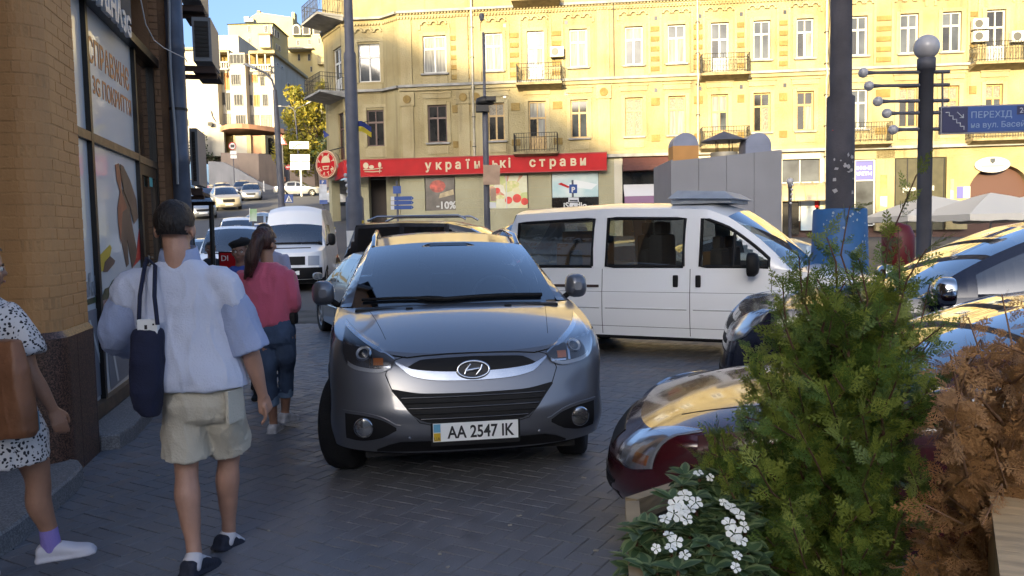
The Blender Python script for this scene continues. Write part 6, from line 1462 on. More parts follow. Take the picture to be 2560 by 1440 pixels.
for sg in (1, -1):
 xs_ = X(.58*sg, .775*sg, 16); tp = C_([(.58, .69), (.66, .725), (.72, .75), (.775, .755)]); bt = C_([(.58, .60), (.62, .55), (.70, .535), (.775, .56)])
 h_ = wc.patch('headlight', M_LAMPIN, xs_, tp, bt, .006, 8); wc.patch('lamp_lens', M_LENS, xs_, tp, bt, .02, 8, h_); wc.patch('indicator', M_AMBER, X(.70*sg, .76*sg, 4), lambda x: .62, lambda x: .57, .009, 2, h_)
 wc.mirror(1.5, .93, sg, .17, .14, None, .03); wc.side_seam(1.35, .95, 1.3, .3, sg)
 wc.seam([wc.hit_top(sg*lerp(.52, .66, t), lerp(.42, 1.12, t), 0) for t in [k/14 for k in range(15)]], .003)
wc.patch('grille', M_BLKPL, X(-.36, .36, 10), lambda x: .64, lambda x: .56, .005, 2); wc.patch('intake', M_BLKPL, X(-.55, .55, 10), lambda x: .42, lambda x: .28, .005, 2)
wc.root.scale = (1, 1, .93)
wc.seam([wc.hit_side(d, .50, -1, .0) for d in X(.5, 1.15, 8)], .01, M_BLKPL, 'bumper_strip')
for a, b in ((-.68, -.02), (-.05, .62)): wc.seam([wc.hit(lerp(a, b, k/8), .94+.012*sin(pi*k/8), .018) for k in range(9)], .013, M_BLKPL, 'wiper')
# ------------------------------------------------------------------ cars on the climbing street and across the square
def far_car(px, Y, spec, pnt, label, rz, group, name='parked_car', front=True):
 c = Car(name, label, 'car', dict(spec, glassm=M_BLKG), pnt, at_front(px, Y), rz, group, lo=True)
 sl = (terr(c.root.location.x, Y+2)-terr(c.root.location.x, Y-2))/4; c.root.rotation_euler = (Matrix.Rotation(math.atan(sl), 3, 'X') @ Matrix.Rotation(rz, 3, 'Z')).to_euler()
 if spec is SUV: quick_front(c, .80, .95, .5, .78, .60, .82, .4, .45)
 else: quick_front(c, .52, .68, .42, .68, .5, .64, .38, .4)
 for sg in (1, -1): c.patch('lower_lamp', M_LAMPIN, X(.5*sg, .6*sg, 2), lambda x: c.sill+.12, lambda x: c.sill+.06, .006, 1)
 quick_rear(c, .7, .9, .45, .7); return c
gq = 'cars on the climbing street'
far_car(512, 50.5, SEDAN, P_SILVER, 'silver saloon at the front of the cars coming downhill', radians(24), gq)
far_car(578, 57, SUV, P_BEIGE, 'brown grey off-roader behind the silver saloon on the hill street', radians(26), gq)
far_car(632, 68, SEDAN, P_SILVER, 'silver saloon right of the brown off-roader on the hill street', radians(16), gq)
far_car(612, 76, SEDAN, P_DKGREY, 'dark saloon at the back of the cars coming downhill', radians(18), gq)
far_car(530, 62, SEDAN, P_DKGREY, 'grey saloon waiting in the left lane of the hill street', radians(25), gq)
far_car(520, 76, SUV, P_BLACK, 'black car highest in the left lane of the hill street', radians(35), gq)
far_car(566, 70, HATCH, P_DKGREY, 'grey hatchback behind the brown off-roader on the hill', radians(22), gq)
far_car(792, 40, SEDAN, P_BLUE, 'pale blue saloon parked near the corner building entrance', radians(100), 'cars parked at the corner')
far_car(815, 33, SEDAN, P_DKBLUE, 'blue car just right of the tall delivery van', radians(70), 'cars parked at the corner')
far_car(836, 63, HATCH, P_WHITE, 'white car with red tail lamps beside the parking sign', radians(205), 'cars parked at the corner')
far_car(812, 75, SEDAN, P_SILVER, 'light car parked high beside the low brown wall', radians(95), 'cars parked at the corner')
far_car(500, 25, SEDAN, P_DKGREY, 'dark saloon partly hidden behind the man in the pale shirt', radians(15), 'cars behind the pedestrians')
far_car(600, 34, HATCH, P_WHITE, 'small white car behind the low white van', radians(20), 'cars behind the pedestrians')
far_car(842, 27, SEDAN, P_BLACK, 'black saloon left of the black off-roader', radians(80), 'cars behind the pedestrians')
gs = 'cars parked across the square'
far_car(2325, 14.5, SEDAN, P_DKBLUE, 'dark blue saloon behind the ball topped sign post', radians(-72), gs)
far_car(2050, 25, T5, P_BLUE, 'pale blue van behind the blue painted pole base', radians(75), gs, 'passenger_van')
far_car(2160, 12.8, SEDAN, P_BLUE, 'blue grey car right of the blue painted pole base', radians(-80), gs)
far_car(2440, 18, SEDAN, P_SILVER, 'silver saloon below the white parasols', radians(-85), gs)
far_car(2250, 20, HATCH, P_BEIGE, 'beige hatchback seen between the two poles', radians(-100), gs)
far_car(1560, 22, SEDAN, P_SILVER, 'silver saloon hidden mostly behind the minibus windows', radians(-85), gs)
far_car(1850, 19, SEDAN, P_BEIGE, 'beige saloon seen through the minibus front windows', radians(85), gs)
# ================================================================== people
def skin(name, c): return M(name, c, .5, var=.12, scale=9, bump=.15, bscale=70)
M_SKIN = skin('light_skin', (.42, .235, .165)); M_SKIN2 = skin('tanned_skin', (.34, .18, .115)); M_SKIND = skin('brown_skin', (.20, .10, .065))
M_HAIRD = M('dark_brown_hair', (.014, .009, .007), .55, var=.5, scale=30, bump=.9, bscale=90, stretch=(1, 1, .3)); M_HAIRA = M('auburn_hair', (.045, .015, .009), .42, var=.5, scale=18, bump=.9, bscale=60, stretch=(1, 1, .12))
M_EYE = M('eye_white', (.55, .53, .5), .2); M_IRIS = M('dark_iris', (.015, .01, .008), .15); M_LIP = M('lip', (.26, .10, .085), .5)
LC = bpy.context.view_layer.layer_collection.children['place']; LC.exclude = True      # keep the place asleep while bodies are fused
def remesh(mb, voxel, smooth_it=4, fold=None, seed=0):
 """fuse overlapping closed pieces into one continuous skin"""
 me = mb.mesh('tmp', M_SKIN); o = bpy.data.objects.new('tmp', me); scene.collection.objects.link(o)
 m = o.modifiers.new('r', 'REMESH'); m.mode = 'VOXEL'; m.voxel_size = voxel; m.use_smooth_shade = True
 if smooth_it: q = o.modifiers.new('s', 'SMOOTH'); q.factor = .5; q.iterations = smooth_it
 dg = bpy.context.evaluated_depsgraph_get(); dg.update(); me2 = bpy.data.meshes.new_from_object(o.evaluated_get(dg)); bpy.data.objects.remove(o); bpy.data.meshes.remove(me)
 if fold:
  amp, sc, st = fold
  ns_ = [v.normal.copy() for v in me2.vertices]; cs_ = [v.co.copy() for v in me2.vertices]; flat_ = []
  for c, n in zip(cs_, ns_):
   p = Vector((c.x*sc*st[0], c.y*sc*st[1], c.z*sc*st[2])); f = noise.noise(p+Vector((seed, 0, 0)))+.5*noise.noise(p*2.3+Vector((0, seed, 3)))
   q = noise.noise(Vector((p.x*1.9+seed, p.y*1.9, p.z*1.2+p.x*.8))); f += .42*max(0, 1-abs(q)*3.2)**2-.1
   flat_ += list(c+n*amp*f)
  me2.vertices.foreach_set('co', flat_); me2.update()
 me2.polygons.foreach_set('use_smooth', [True]*len(me2.polygons)); return me2
def body_obj(name, me, mat, parent, **kw):
 me.materials.clear(); me.materials.append(mat); me.name = name
 o = bpy.data.objects.new(name, me); COL.objects.link(o); o.parent = parent; o.matrix_parent_inverse = parent_world(parent).inverted(); return tag(o, **kw)
def limb(mb, pts, n=14, flat=False):
 """pts: (point, radius or (ra, rb)); rounded ends"""
 P_ = [Vector(p) for p, r in pts]; R_l = [r if isinstance(r, (tuple, list)) else (r, r) for p, r in pts]
 d0 = (P_[0]-P_[1]).normalized(); d1 = (P_[-1]-P_[-2]).normalized()
 pp = [P_[0]+d0*R_l[0][0]*.6]+P_; rr = [tuple(x*.45 for x in R_l[0])]+R_l
 if not flat: pp.append(P_[-1]+d1*R_l[-1][0]*.6); rr.append(tuple(x*.45 for x in R_l[-1]))
 # refine with Catmull-Rom
 q, w_ = [], []
 for i in range(len(pp)-1):
  a, b = pp[i], pp[i+1]; p0 = pp[max(i-1, 0)]; p3 = pp[min(i+2, len(pp)-1)]
  for k in range(4):
   t = k/4; q.append(.5*((2*a)+(b-p0)*t+(2*p0-5*a+4*b-p3)*t*t+(3*a-p0-3*b+p3)*t**3)); w_.append(tuple(lerp(x, y, t*t*(3-2*t)) for x, y in zip(rr[i], rr[i+1])))
 q.append(pp[-1]); w_.append(rr[-1]); mb.tube(q, w_, n); return mb
def rings(mb, secs, ax, n=28, sq=.85):
 """torso-like solid: secs = (centre, half width, half depth[, forward bulge]); ax = unit vector across the shoulders"""
 ax = Vector(ax).normalized(); fw_ = Vector((-ax.y, ax.x, 0)).normalized(); out = []
 for c, a, b in secs:
  c = Vector(c); out.append([c+ax*(a*sgnpow(cos(t), sq))+fw_*(b*sgnpow(sin(t), sq)) for t in [2*pi*k/n for k in range(n)]])
 # refine
 fin = []
 for i in range(len(out)-1):
  for k in range(3): fin.append([p.lerp(q, k/3) for p, q in zip(out[i], out[i+1])])
 fin.append(out[-1]); mb.ring(fin); return mb
def hand(mb, wrist, d, side, palm_n, s=1.0, curl=.5):
 """palm with five fingers; d = direction of the hand, side = direction of the thumb, palm_n = the way the palm faces"""
 d, side = Vector(d).normalized(), Vector(side).normalized(); side = (side-d*side.dot(d)).normalized(); n_ = d.cross(side); n_ = n_ if n_.dot(Vector(palm_n)) > 0 else -n_; w = Vector(wrist)
 limb(mb, [(w, (.024*s, .021*s)), (w+d*.035*s, (.034*s, .018*s)), (w+d*.085*s, (.040*s, .015*s))], 12)
 for k, (o_, l_) in enumerate(((.030, .075), (.010, .085), (-.011, .078), (-.031, .060))):
  b = w+d*.085*s+side*o_*s; c1 = curl*(.6+.15*k); l_ *= s; pts = [(w+d*.05*s+side*o_*.8*s, .0095*s), (b, .0095*s)]; a = 0; p = b
  for j, f in enumerate((.42, .32, .26)):
   a += c1*(.5 if j == 0 else .75); p = p+(d*cos(a)+n_*sin(a)).normalized()*l_*f; pts.append((p, (.0088-.0009*j)*s))
  limb(mb, pts, 8)
 t0 = w+d*.02*s+side*.018*s; t1 = w+d*.055*s+side*.046*s+n_*.012*s; t2 = w+d*.085*s+side*.052*s+n_*.026*s; t3 = w+d*.106*s+side*.047*s+n_*.034*s
 limb(mb, [(t0, .015*s), (t1, .0115*s), (t2, .0098*s), (t3, .0085*s)], 8)
def head(mb, c, fwd, s=1.0, tilt=0):
 """skull, jaw, nose, ears; fwd = the way the face looks"""
 f = Vector(fwd); f.normalize(); up = Vector((0, 0, 1)); ax = f.cross(up).normalized(); up = ax.cross(f); c = Vector(c)
 def el(o, r):
  n, m = 18, 12; rg = []
  for i in range(1, m):
   a = pi*i/m; rg.append([c+(ax*(o[0]+r[0]*sin(a)*cos(2*pi*k/n))+f*(o[1]+r[1]*sin(a)*sin(2*pi*k/n))+up*(o[2]-r[2]*cos(a)))*s for k in range(n)])
  mb.ring(rg)
 el((0, -.010, .025), (.076, .096, .090)); el((0, .022, -.045), (.058, .066, .075)); el((0, .045, -.085), (.034, .034, .028))
 el((0, .088, -.028), (.014, .020, .016)); el((0, .083, -.008), (.008, .016, .026)); el((.03, .074, .012), (.03, .014, .012)); el((-.03, .074, .012), (.03, .014, .012))
 el((0, .083, -.062), (.022, .010, .009))
 for sg in (1, -1): el((sg*.079, -.008, -.018), (.012, .024, .034)); el((sg*.04, .062, -.035), (.026, .024, .024))
 return c, ax, f, up, s
def face_parts(hd_, parent, lip=True):
 c, ax, f, up, s = hd_
 mb = MB(); m2 = MB()
 for sg in (1, -1):
  p = c+(ax*sg*.031+f*.079+up*-.006)*s; mb.ball(p, .0125*s, 10, 8); m2.ball(p+f*.008*s, .0065*s, 8, 6)
  m2.tube([p+(ax*sg*t*.018+up*(.022-.006*t*t)+f*.010)*s for t in (-1, 0, 1)], .0035*s, 5)
 body_obj('eyes', mb.mesh('eyes', M_EYE), M_EYE, parent); body_obj('iris_and_brow', m2.mesh('iris', M_IRIS), M_IRIS, parent, kind='stuff')
 mb = MB(); mb.tube([c+(ax*x+f*(.094-.9*x*x*4)+up*-.064)*s for x in (-.02, 0, .02)], [.003*s, .006*s, .003*s], 6); body_obj('lips', mb.mesh('lips', M_LIP), M_LIP, parent)
def haircap(hd_, parent, mat, grow=1.06, keep=lambda x, y, z: z > -.04 and (y < .055 or z > .06), thick=.012, seed=1, name='hair', amp=.004):
 c, ax, f, up, s = hd_; n, m = 44, 30; mb = MB(); vs = []; idx = {}; fs = []
 for i in range(m+1):
  for k in range(n):
   a, b = pi*i/m, 2*pi*k/n; x, y, z = .082*grow*sin(a)*cos(b), -.010+.101*grow*sin(a)*sin(b), .022+.096*grow*cos(a)
   w_ = 1+amp*8*noise.noise(Vector((x*60, y*60, z*40+seed))); vs.append(c+(ax*x*w_+f*y*w_+up*z*w_)*s); idx[(i, k)] = keep(x, y, z)
 for i in range(m):
  for k in range(n):
   q = [(i, k), (i, (k+1) % n), (i+1, (k+1) % n), (i+1, k)]
   if all(idx[t] for t in q): fs.append([t[0]*n+t[1] for t in reversed(q)])
 mb.add(vs, fs, None, True); return body_obj(name, mb.mesh(name, mat), mat, parent)
def foot(mb, ankle, d, L_=.26, up_=0.0, w=.048):
 """foot or shoe solid, heel behind the ankle; d = pointing direction (may dip)"""
 d = Vector(d).normalized(); a = Vector(ankle); dn = Vector((0, 0, -1)); side = d.cross(dn).normalized(); dn = side.cross(d).normalized(); dn = dn if dn.z < 0 else -dn; h = .075
 rg = []
 for t, ww, top in ((-.27, .55, .052), (-.22, .8, .07), (-.05, .82, .085), (.2, .92, .068), (.42, 1.05, .045), (.6, .95, .036), (.70, .6, .026)):
  c = a+d*L_*t+dn*h; rg.append([c+side*w*ww*sgnpow(cos(q), .75)-dn*(top/2*(1+sgnpow(sin(q), .8))) for q in [2*pi*k/16 for k in range(16)]])
 mb.ring(rg); return mb
def sole(mb, ankle, d, L_=.27, w=.052):
 d = Vector(d).normalized(); a = Vector(ankle); dn = Vector((0, 0, -1)); side = d.cross(dn).normalized(); dn = side.cross(d).normalized(); dn = dn if dn.z < 0 else -dn; h = .077; rg = []
 for t, ww in ((-.29, .5), (-.24, .82), (0, .8), (.25, .92), (.45, 1.05), (.62, .95), (.72, .55)):
  c = a+d*L_*t+dn*h; rg.append([c+side*w*ww*sgnpow(cos(q), .5)-dn*(.012*sgnpow(sin(q), .4)) for q in [2*pi*k/12 for k in range(12)]])
 mb.ring(rg); return mb
# ------------------------------------------------------------------ the man in the pale shirt
Ym = 3.85; Pm = lambda x, y, dy=0: P(x, y, Ym+dy)
man = empty('person', Vector((Pm(500, 900).x, Ym, 0)), label='person in pale blue short sleeved shirt and beige shorts walking away', cat='person', group='pedestrians')
J = dict(head=Pm(438, 568), neck=Pm(445, 640), hip=Pm(505, 985), sL=Pm(334, 712), sR=Pm(560, 710), eL=Pm(288, 845, .03), wL=Pm(345, 880, .34), eR=Pm(622, 868, .02), wR=Pm(656, 985, .10), hL=Pm(462, 1005), hR=Pm(556, 995), kL=Pm(466, 1165, -.0), aL=Pm(486, 1392, -.10), kR=Pm(572, 1135, .20), aR=Pm(572, 1335, .28))
mb = MB(); hd_ = head(mb, J['head'], (-.12, 1, -.06), 1.06)
limb(mb, [(Pm(438, 590, -.01), .060), (Pm(444, 640, -.02), .063), (Pm(447, 690, 0), .075)])
rings(mb, [(Pm(447, 690), .12, .08), (Pm(452, 760), .17, .11), (Pm(470, 860), .15, .10), (Pm(500, 960), .15, .11), (Pm(505, 1020), .15, .11)], (1, 0, 0))
for a, b, c in (('sL', 'eL', 'wL'), ('sR', 'eR', 'wR')):
 A, B, C = J[a], J[b], J[c]; limb(mb, [(A, .056), (A.lerp(B, .5), .050), (B, .043), (B.lerp(C, .3), .044), (C, .026)])
for a, b, c in (('hL', 'kL', 'aL'), ('hR', 'kR', 'aR')):
 A, B, C = J[a], J[b], J[c]; cb = Vector((0, -.018, 0)); limb(mb, [(A, .088), (A.lerp(B, .55), .078), (B, .056), (B.lerp(C, .12)+cb*.4, .054), (B.lerp(C, .30)+cb, .061), (B.lerp(C, .55)+cb*.6, .050), (B.lerp(C, .82), .036), (C, .036)], 18)
dirR = (J['wR']-J['eR']).normalized(); hand(mb, J['wR'], dirR+Vector((-.05, .1, -.25)), (-.25, 1, .1), (-1, .1, 0), 1.05, .42)
hand(mb, J['wL'], (J['wL']-J['eL'])+Vector((0, 0, .05)), (.6, .3, .8), (1, 0, 0), 1.0, .9)
fL, fR = Vector((.16, 1, -.16)), Vector((.40, 1, -.42))
foot(mb, J['aL'], fL); foot(mb, J['aR'], fR)
body_obj('body', remesh(mb, .0062, 3), M_SKIN, man)
haircap(hd_, man, M_HAIRD, 1.075, lambda x, y, z: (z > -.045 and y < .0 and not (abs(x) > .07 and z < 0)) or (z > .028 and y < .06) or z > .075, amp=.003)
M_SHIRT = M('pale_blue_shirt_cloth', (.53, .57, .70), .85, var=.05, scale=3, bump=.25, bscale=120); M_SLEEVE = M('blue_sleeve_cloth', (.30, .36, .54), .85, var=.05, scale=4, bump=.25, bscale=120)
mb = MB()
rings(mb, [(Pm(447, 648), .085, .065), (Pm(448, 664), .125, .08), (Pm(449, 686), .185, .10), (Pm(452, 715), .222, .115), (Pm(456, 760), .232, .128), (Pm(466, 820), .228, .135), (Pm(480, 890), .232, .148), (Pm(493, 940), .236, .156), (Pm(500, 968), .230, .152)], (1, .02, 0))
for a, b, e in (('sL', 'eL', .35), ('sR', 'eR', .35)): A, B = J[a], J[b]; limb(mb, [(A.lerp(Pm(450, 690), .45), .072), (A, .080), (A.lerp(B, .34), .084)], 18, True)
body_obj('shirt', remesh(mb, .009, 4, (.015, 6, (1, .8, .7)), 3), M_SHIRT, man)
for a, b, c, ext in (('sL', 'eL', 'wL', .55), ('sR', 'eR', None, 0)):
 A, B = J[a], J[b]; mb = MB(); pts = [(A.lerp(B, .30), .083), (A.lerp(B, .6), .092), (A.lerp(B, .98 if c else 1.06), .096 if not c else .078)]
 if c: pts += [(B.lerp(J[c], .5), .062), (J[c].lerp(B, .12), .046)]
 limb(mb, pts, 20, True); body_obj('sleeve', remesh(mb, .008, 2, (.009, 9, (1, 1, .7)), 5), M_SLEEVE, man)
mb = MB(); cc = Pm(446, 640, -.005); cr_ = [[cc+Vector((rx*cos(t), ry*sin(t)*.95+.01, z+.014*sin(t))) for t in [2*pi*k/28 for k in range(28)]] for rx, ry, z in ((.103, .085, -.035), (.096, .08, .0), (.086, .074, .038), (.080, .068, .040), (.09, .075, -.02))]
mb.ring(cr_, False, False); body_obj('collar', mb.mesh('collar', M_SLEEVE), M_SLEEVE, man)
M_SHORT = M('beige_shorts_cotton', (.52, .48, .39), .9, var=.08, scale=5, bump=.3, bscale=100)
mb = MB(); rings(mb, [(Pm(500, 930), .15, .11), (Pm(503, 965), .168, .12), (Pm(505, 1005), .182, .13), (Pm(508, 1038), .17, .115), (Pm(509, 1052), .15, .09)], (1, .02, 0))
for a, b, t1, r1 in (('hL', 'kL', .86, .118), ('hR', 'kR', .80, .116)):
 A, B = J[a], J[b]; limb(mb, [(A+Vector((0, 0, .06)), (.085, .10)), (A.lerp(B, .25), (.102, .115)), (A.lerp(B, .55), (.108, .115)), (A.lerp(B, t1), (r1, r1*1.05))], 22, True)
body_obj('shorts', remesh(mb, .008, 2, (.011, 8, (1, 1, .7)), 9), M_SHORT, man)
mb = MB(); pk = Pm(592, 1010, -.02); mb.bbox((0, 0, 0), (.02, .13, .16), .008, Matrix.Translation(pk+Vector((.0, -.03, 0))) @ Matrix.Rotation(-.25, 4, 'Z')); body_obj('cargo_pocket', mb.mesh('p', M_SHORT), M_SHORT, man)
M_SANDAL = M('navy_canvas_shoe', (.018, .022, .038), .8, bump=.3, bscale=90); M_SOCK = M('white_sock', (.62, .60, .62), .9)
for a, d in (('aL', fL), ('aR', fR)):
 q = J[a]; dd = Vector(d).normalized(); mb = MB(); foot(mb, q, d, .275, 0, .052); sole(mb, q, d, .285, .056); me = remesh(mb, .007, 2)
 sh = body_obj('shoe', me, M_SANDAL, man)
 mb = MB(); limb(mb, [(q+Vector((0, 0, -.045))-dd*.035, .047), (q+Vector((0, 0, .005))-dd*.0, .043)], 14); limb(mb, [(q+dd*.02-Vector((0, 0, .035)), .045), (q+dd*.11-Vector((0, 0, .062)), .036)], 12); body_obj('sock', remesh(mb, .007, 2), M_SOCK, man)
# navy tote bag with a white box in it
M_NAVY = M('navy_canvas', (.008, .011, .035), .85, var=.2, scale=12, bump=.3, bscale=140)
bag = empty('tote_bag', Pm(372, 1040, -.16), label='navy tote bag hanging from the shoulder of the pale shirt person', cat='bag')
mb = MB(); rings(mb, [(Pm(371, 824, -.17), .058, .045), (Pm(369, 840, -.175), .066, .058), (Pm(368, 900, -.18), .071, .075), (Pm(366, 980, -.18), .071, .075), (Pm(371, 1020, -.18), .056, .06), (Pm(378, 1040, -.18), .038, .045)], (1, .1, 0), sq=.7)
body_obj('bag_body', remesh(mb, .009, 2, (.008, 9, (1, 1, .5)), 2), M_NAVY, bag)
mb = MB()
for x0, x1, dy in ((352, 347, -.19), (378, 394, -.22)): mb.tube([Pm(x1, 812, dy), Pm((x0+x1)/2, 740, dy+.03), Pm(x0+10, 664, -.11), Pm(368, 645, -.03), Pm(372, 655, .09)], [(.010, .004)]*5, 6)
body_obj('strap', mb.mesh('strap', M_NAVY), M_NAVY, bag, kind='stuff')
mb = MB(); q = Pm(371, 817, -.19); mb.bbox(q, (.092, .03, .07), .004); body_obj('white_box', mb.mesh('b', M_PLATE), M_PLATE, bag); mb = MB(); mb.box(q+Vector((.03, -.016, .012)), (.008, .002, .008)); mb.box(q+Vector((-.005, -.016, .0)), (.012, .002, .02)); body_obj('box_print', mb.mesh('b', M_INK), M_INK, bag, kind='stuff')
# ------------------------------------------------------------------ the person in the pink sweater
Yw = 6.45; Pw = lambda x, y, dy=0: P(x, y, Yw+dy)
wom = empty('person', Vector((Pw(690, 900).x, Yw, 0)), label='person in pink sweater and rolled jeans with auburn ponytail walking away', cat='person', group='pedestrians')
mb = MB(); hd_ = head(mb, Pw(662, 606), (.35, .93, -.05), 1.0)
limb(mb, [(Pw(664, 625), .05), (Pw(668, 660), .052), (Pw(670, 690), .06)]); rings(mb, [(Pw(670, 690), .10, .07), (Pw(672, 760), .13, .09), (Pw(690, 830), .14, .10)], (1, 0, 0))
wkL, waL, wkR, waR = Pw(672, 925, .0), Pw(684, 1058, .16), Pw(716, 920, .1), Pw(713, 1030, .26)
limb(mb, [(Pw(672, 840), .09), (wkL, .055), (wkL.lerp(waL, .35), .05), (waL, .033)]); limb(mb, [(Pw(712, 840), .09), (wkR, .055), (wkR.lerp(waR, .35), .052), (waR, .033)])
eR, wR2 = Pw(735, 760, .0), Pw(722, 770, .28)
limb(mb, [(Pw(725, 690), .05), (eR, .04), (wR2, .026)]); hand(mb, wR2, (-.1, .6, .3), (-.5, 0, 1), (-1, 0, 0), .9, .9)
limb(mb, [(Pw(608, 690), .05), (Pw(600, 770), .04), (Pw(615, 790, .25), .026)]); hand(mb, Pw(615, 790, .25), (.2, .6, .3), (.5, 0, 1), (1, 0, 0), .9, .9)
foot(mb, waL, (.05, 1, -.05), .23); foot(mb, waR, (.3, 1, -.1), .23)
body_obj('body', remesh(mb, .0085, 3), M_SKIN2, wom)
haircap(hd_, wom, M_HAIRA, 1.10, lambda x, y, z: (z > -.06 and y < .02) or (z > .03 and y < .075) or z > .08, amp=.004)
mb = MB(); limb(mb, [(Pw(652, 588, -.09), .035), (Pw(640, 605, -.145), .042), (Pw(628, 640, -.16), .048), (Pw(622, 675, -.16), .036), (Pw(612, 697, -.15), .012)]); limb(mb, [(Pw(655, 590, -.08), .03), (Pw(640, 640, -.14), .035), (Pw(628, 690, -.13), .012)]); body_obj('ponytail', remesh(mb, .008, 1, (.006, 25, (1, 1, .15)), 4), M_HAIRA, wom)
M_PINK = M('pink_knit', (.52, .10, .17), .95, var=.08, scale=4, bump=.4, bscale=150, sheen=.3); M_JEAN = M('blue_denim', (.045, .075, .14), .9, var=.35, scale=6, bump=.3, bscale=130); M_CUFF = M('pale_denim_cuff', (.12, .19, .30), .9, var=.2, scale=8)
mb = MB(); rings(mb, [(Pw(670, 655), .07, .06), (Pw(671, 668), .135, .08), (Pw(670, 690), .195, .105), (Pw(668, 730), .205, .125), (Pw(672, 775), .185, .13), (Pw(678, 805), .17, .125), (Pw(681, 815), .15, .115)], (1, .05, 0))
limb(mb, [(Pw(718, 690), .072), (eR, .062), (wR2.lerp(eR, .35), .05)]); limb(mb, [(Pw(612, 690), .072), (Pw(602, 768, .02), .062), (Pw(612, 786, .18), .048)])
body_obj('sweater', remesh(mb, .010, 3, (.014, 7, (1, 1, .6)), 6), M_PINK, wom)
mb = MB(); rings(mb, [(Pw(685, 800), .145, .105), (Pw(690, 825), .155, .115), (Pw(692, 855), .155, .115), (Pw(692, 868), .11, .08)], (1, .03, 0))
limb(mb, [(Pw(672, 845), .088), (Pw(672, 885), .08), (wkL, .066), (wkL.lerp(waL, .52), .062)], 14, True); limb(mb, [(Pw(712, 845), .088), (Pw(715, 885), .08), (wkR, .068), (wkR.lerp(waR, .50), .062)], 14, True)
body_obj('jeans', remesh(mb, .010, 3, (.010, 8, (1, 1, .6)), 1), M_JEAN, wom)
mb = MB()
for k_, a_, t in ((wkL, waL, .55), (wkR, waR, .52)): limb(mb, [(k_.lerp(a_, t-.1), .060), (k_.lerp(a_, t+.08), .066)], 14, True)
body_obj('rolled_cuffs', remesh(mb, .009, 1), M_CUFF, wom, kind='stuff')
M_SNEAK = M('grey_white_sneaker', (.50, .50, .52), .7, var=.3, scale=20)
for a_, d in ((waL, (.05, 1, -.05)), (waR, (.3, 1, -.1))): mb = MB(); foot(mb, a_, d, .255, 0, .05); sole(mb, a_, d, .265, .054); body_obj('sneaker', remesh(mb, .008, 1), M_SNEAK, wom)
mb = MB(); mb.bbox(Pw(732, 795, .02), (.07, .12, .10), .03); body_obj('waist_bag', mb.mesh('w', M_BLKPL), M_BLKPL, wom)
# ------------------------------------------------------------------ the person at the left edge in spotted clothes
Yl = 3.62; Pl = lambda x, y, dy=0: P(x, y, Yl+dy)
lw = empty('person', Vector((Pl(20, 900).x, Yl, 0)), label='person in black and white spotted clothes at the left edge with lilac sock', cat='person', group='pedestrians')
mb = MB(); hd_ = head(mb, Pl(-50, 668), (.85, .5, -.05), 1.0)
limb(mb, [(Pl(-50, 715), .05), (Pl(-48, 760), .055)]); rings(mb, [(Pl(-40, 775), .13, .09), (Pl(-35, 860), .14, .10), (Pl(-20, 960), .15, .11)], (.75, -.65, 0))
eL_, wL_ = Pl(72, 925, -.02), Pl(130, 1020, .03); limb(mb, [(Pl(30, 790, -.02), .052), (Pl(55, 870, -.02), .045), (eL_, .040), (eL_.lerp(wL_, .4), .037), (wL_, .025)]); hand(mb, wL_, Vector((.35, .1, -1)), (.6, .6, .2), (-.6, .5, 0), .92, .75)
k1, a1 = Pl(95, 1200, .05), Pl(128, 1355, .10); limb(mb, [(Pl(25, 1040), .085), (Pl(75, 1130, .03), .072), (k1, .054), (k1.lerp(a1, .35)+Vector((-.012, -.012, 0)), .056), (k1.lerp(a1, .75), .040), (a1, .034)], 16)
k2, a2 = Pl(-60, 1200, -.1), Pl(-110, 1380, -.25); limb(mb, [(Pl(-40, 1040), .085), (k2, .054), (k2.lerp(a2, .4), .052), (a2, .034)]); foot(mb, a1, (.95, .35, .05), .23); foot(mb, a2, (.9, .3, -.3), .23)
body_obj('body', remesh(mb, .0075, 3), M_SKIN2, lw)
haircap(hd_, lw, M_HAIRA, 1.12, lambda x, y, z: (y < .03 and z > -.09) or (z > .035 and y < .07) or z > .075, amp=.004); face_parts(hd_, lw)
def spots():
 m = bpy.data.materials.new('black_spotted_cloth'); t, b = nodes_of(m); N = t.nodes; L = t.links
 tc = N.new('ShaderNodeTexCoord'); nz = N.new('ShaderNodeTexNoise'); nz.inputs['Scale'].default_value = 14; ad = N.new('ShaderNodeMixRGB'); ad.blend_type = 'ADD'; ad.inputs[0].default_value = .05
 L.new(tc.outputs['Object'], nz.inputs['Vector']); L.new(tc.outputs['Object'], ad.inputs[1]); L.new(nz.outputs['Color'], ad.inputs[2])
 v = N.new('ShaderNodeTexVoronoi'); v.inputs['Scale'].default_value = 62; v.inputs['Randomness'].default_value = .85; L.new(ad.outputs[0], v.inputs['Vector'])
 r = N.new('ShaderNodeValToRGB'); e = r.color_ramp.elements; e[0].position = .34; e[0].color = (.012, .012, .02, 1); e[1].position = .42; e[1].color = (.60, .58, .58, 1); L.new(v.outputs['Distance'], r.inputs[0]); L.new(r.outputs[0], b.inputs['Base Color']); b.inputs['Roughness'].default_value = .85
 return m
M_SPOT = spots()
mb = MB(); rings(mb, [(Pl(-45, 742), .07, .06), (Pl(-40, 762), .14, .09), (Pl(-32, 800), .175, .11), (Pl(-28, 870), .165, .12), (Pl(-20, 960), .16, .12), (Pl(-5, 1010), .18, .14), (Pl(10, 1085), .205, .165), (Pl(18, 1150), .20, .17)], (.75, -.65, 0))
limb(mb, [(Pl(10, 785, -.03), .068), (Pl(42, 830, -.03), .072), (Pl(66, 888, -.03), .074)], 18, True)
body_obj('spotted_dress', remesh(mb, .009, 3, (.014, 6, (1, 1, .5)), 12), M_SPOT, lw)
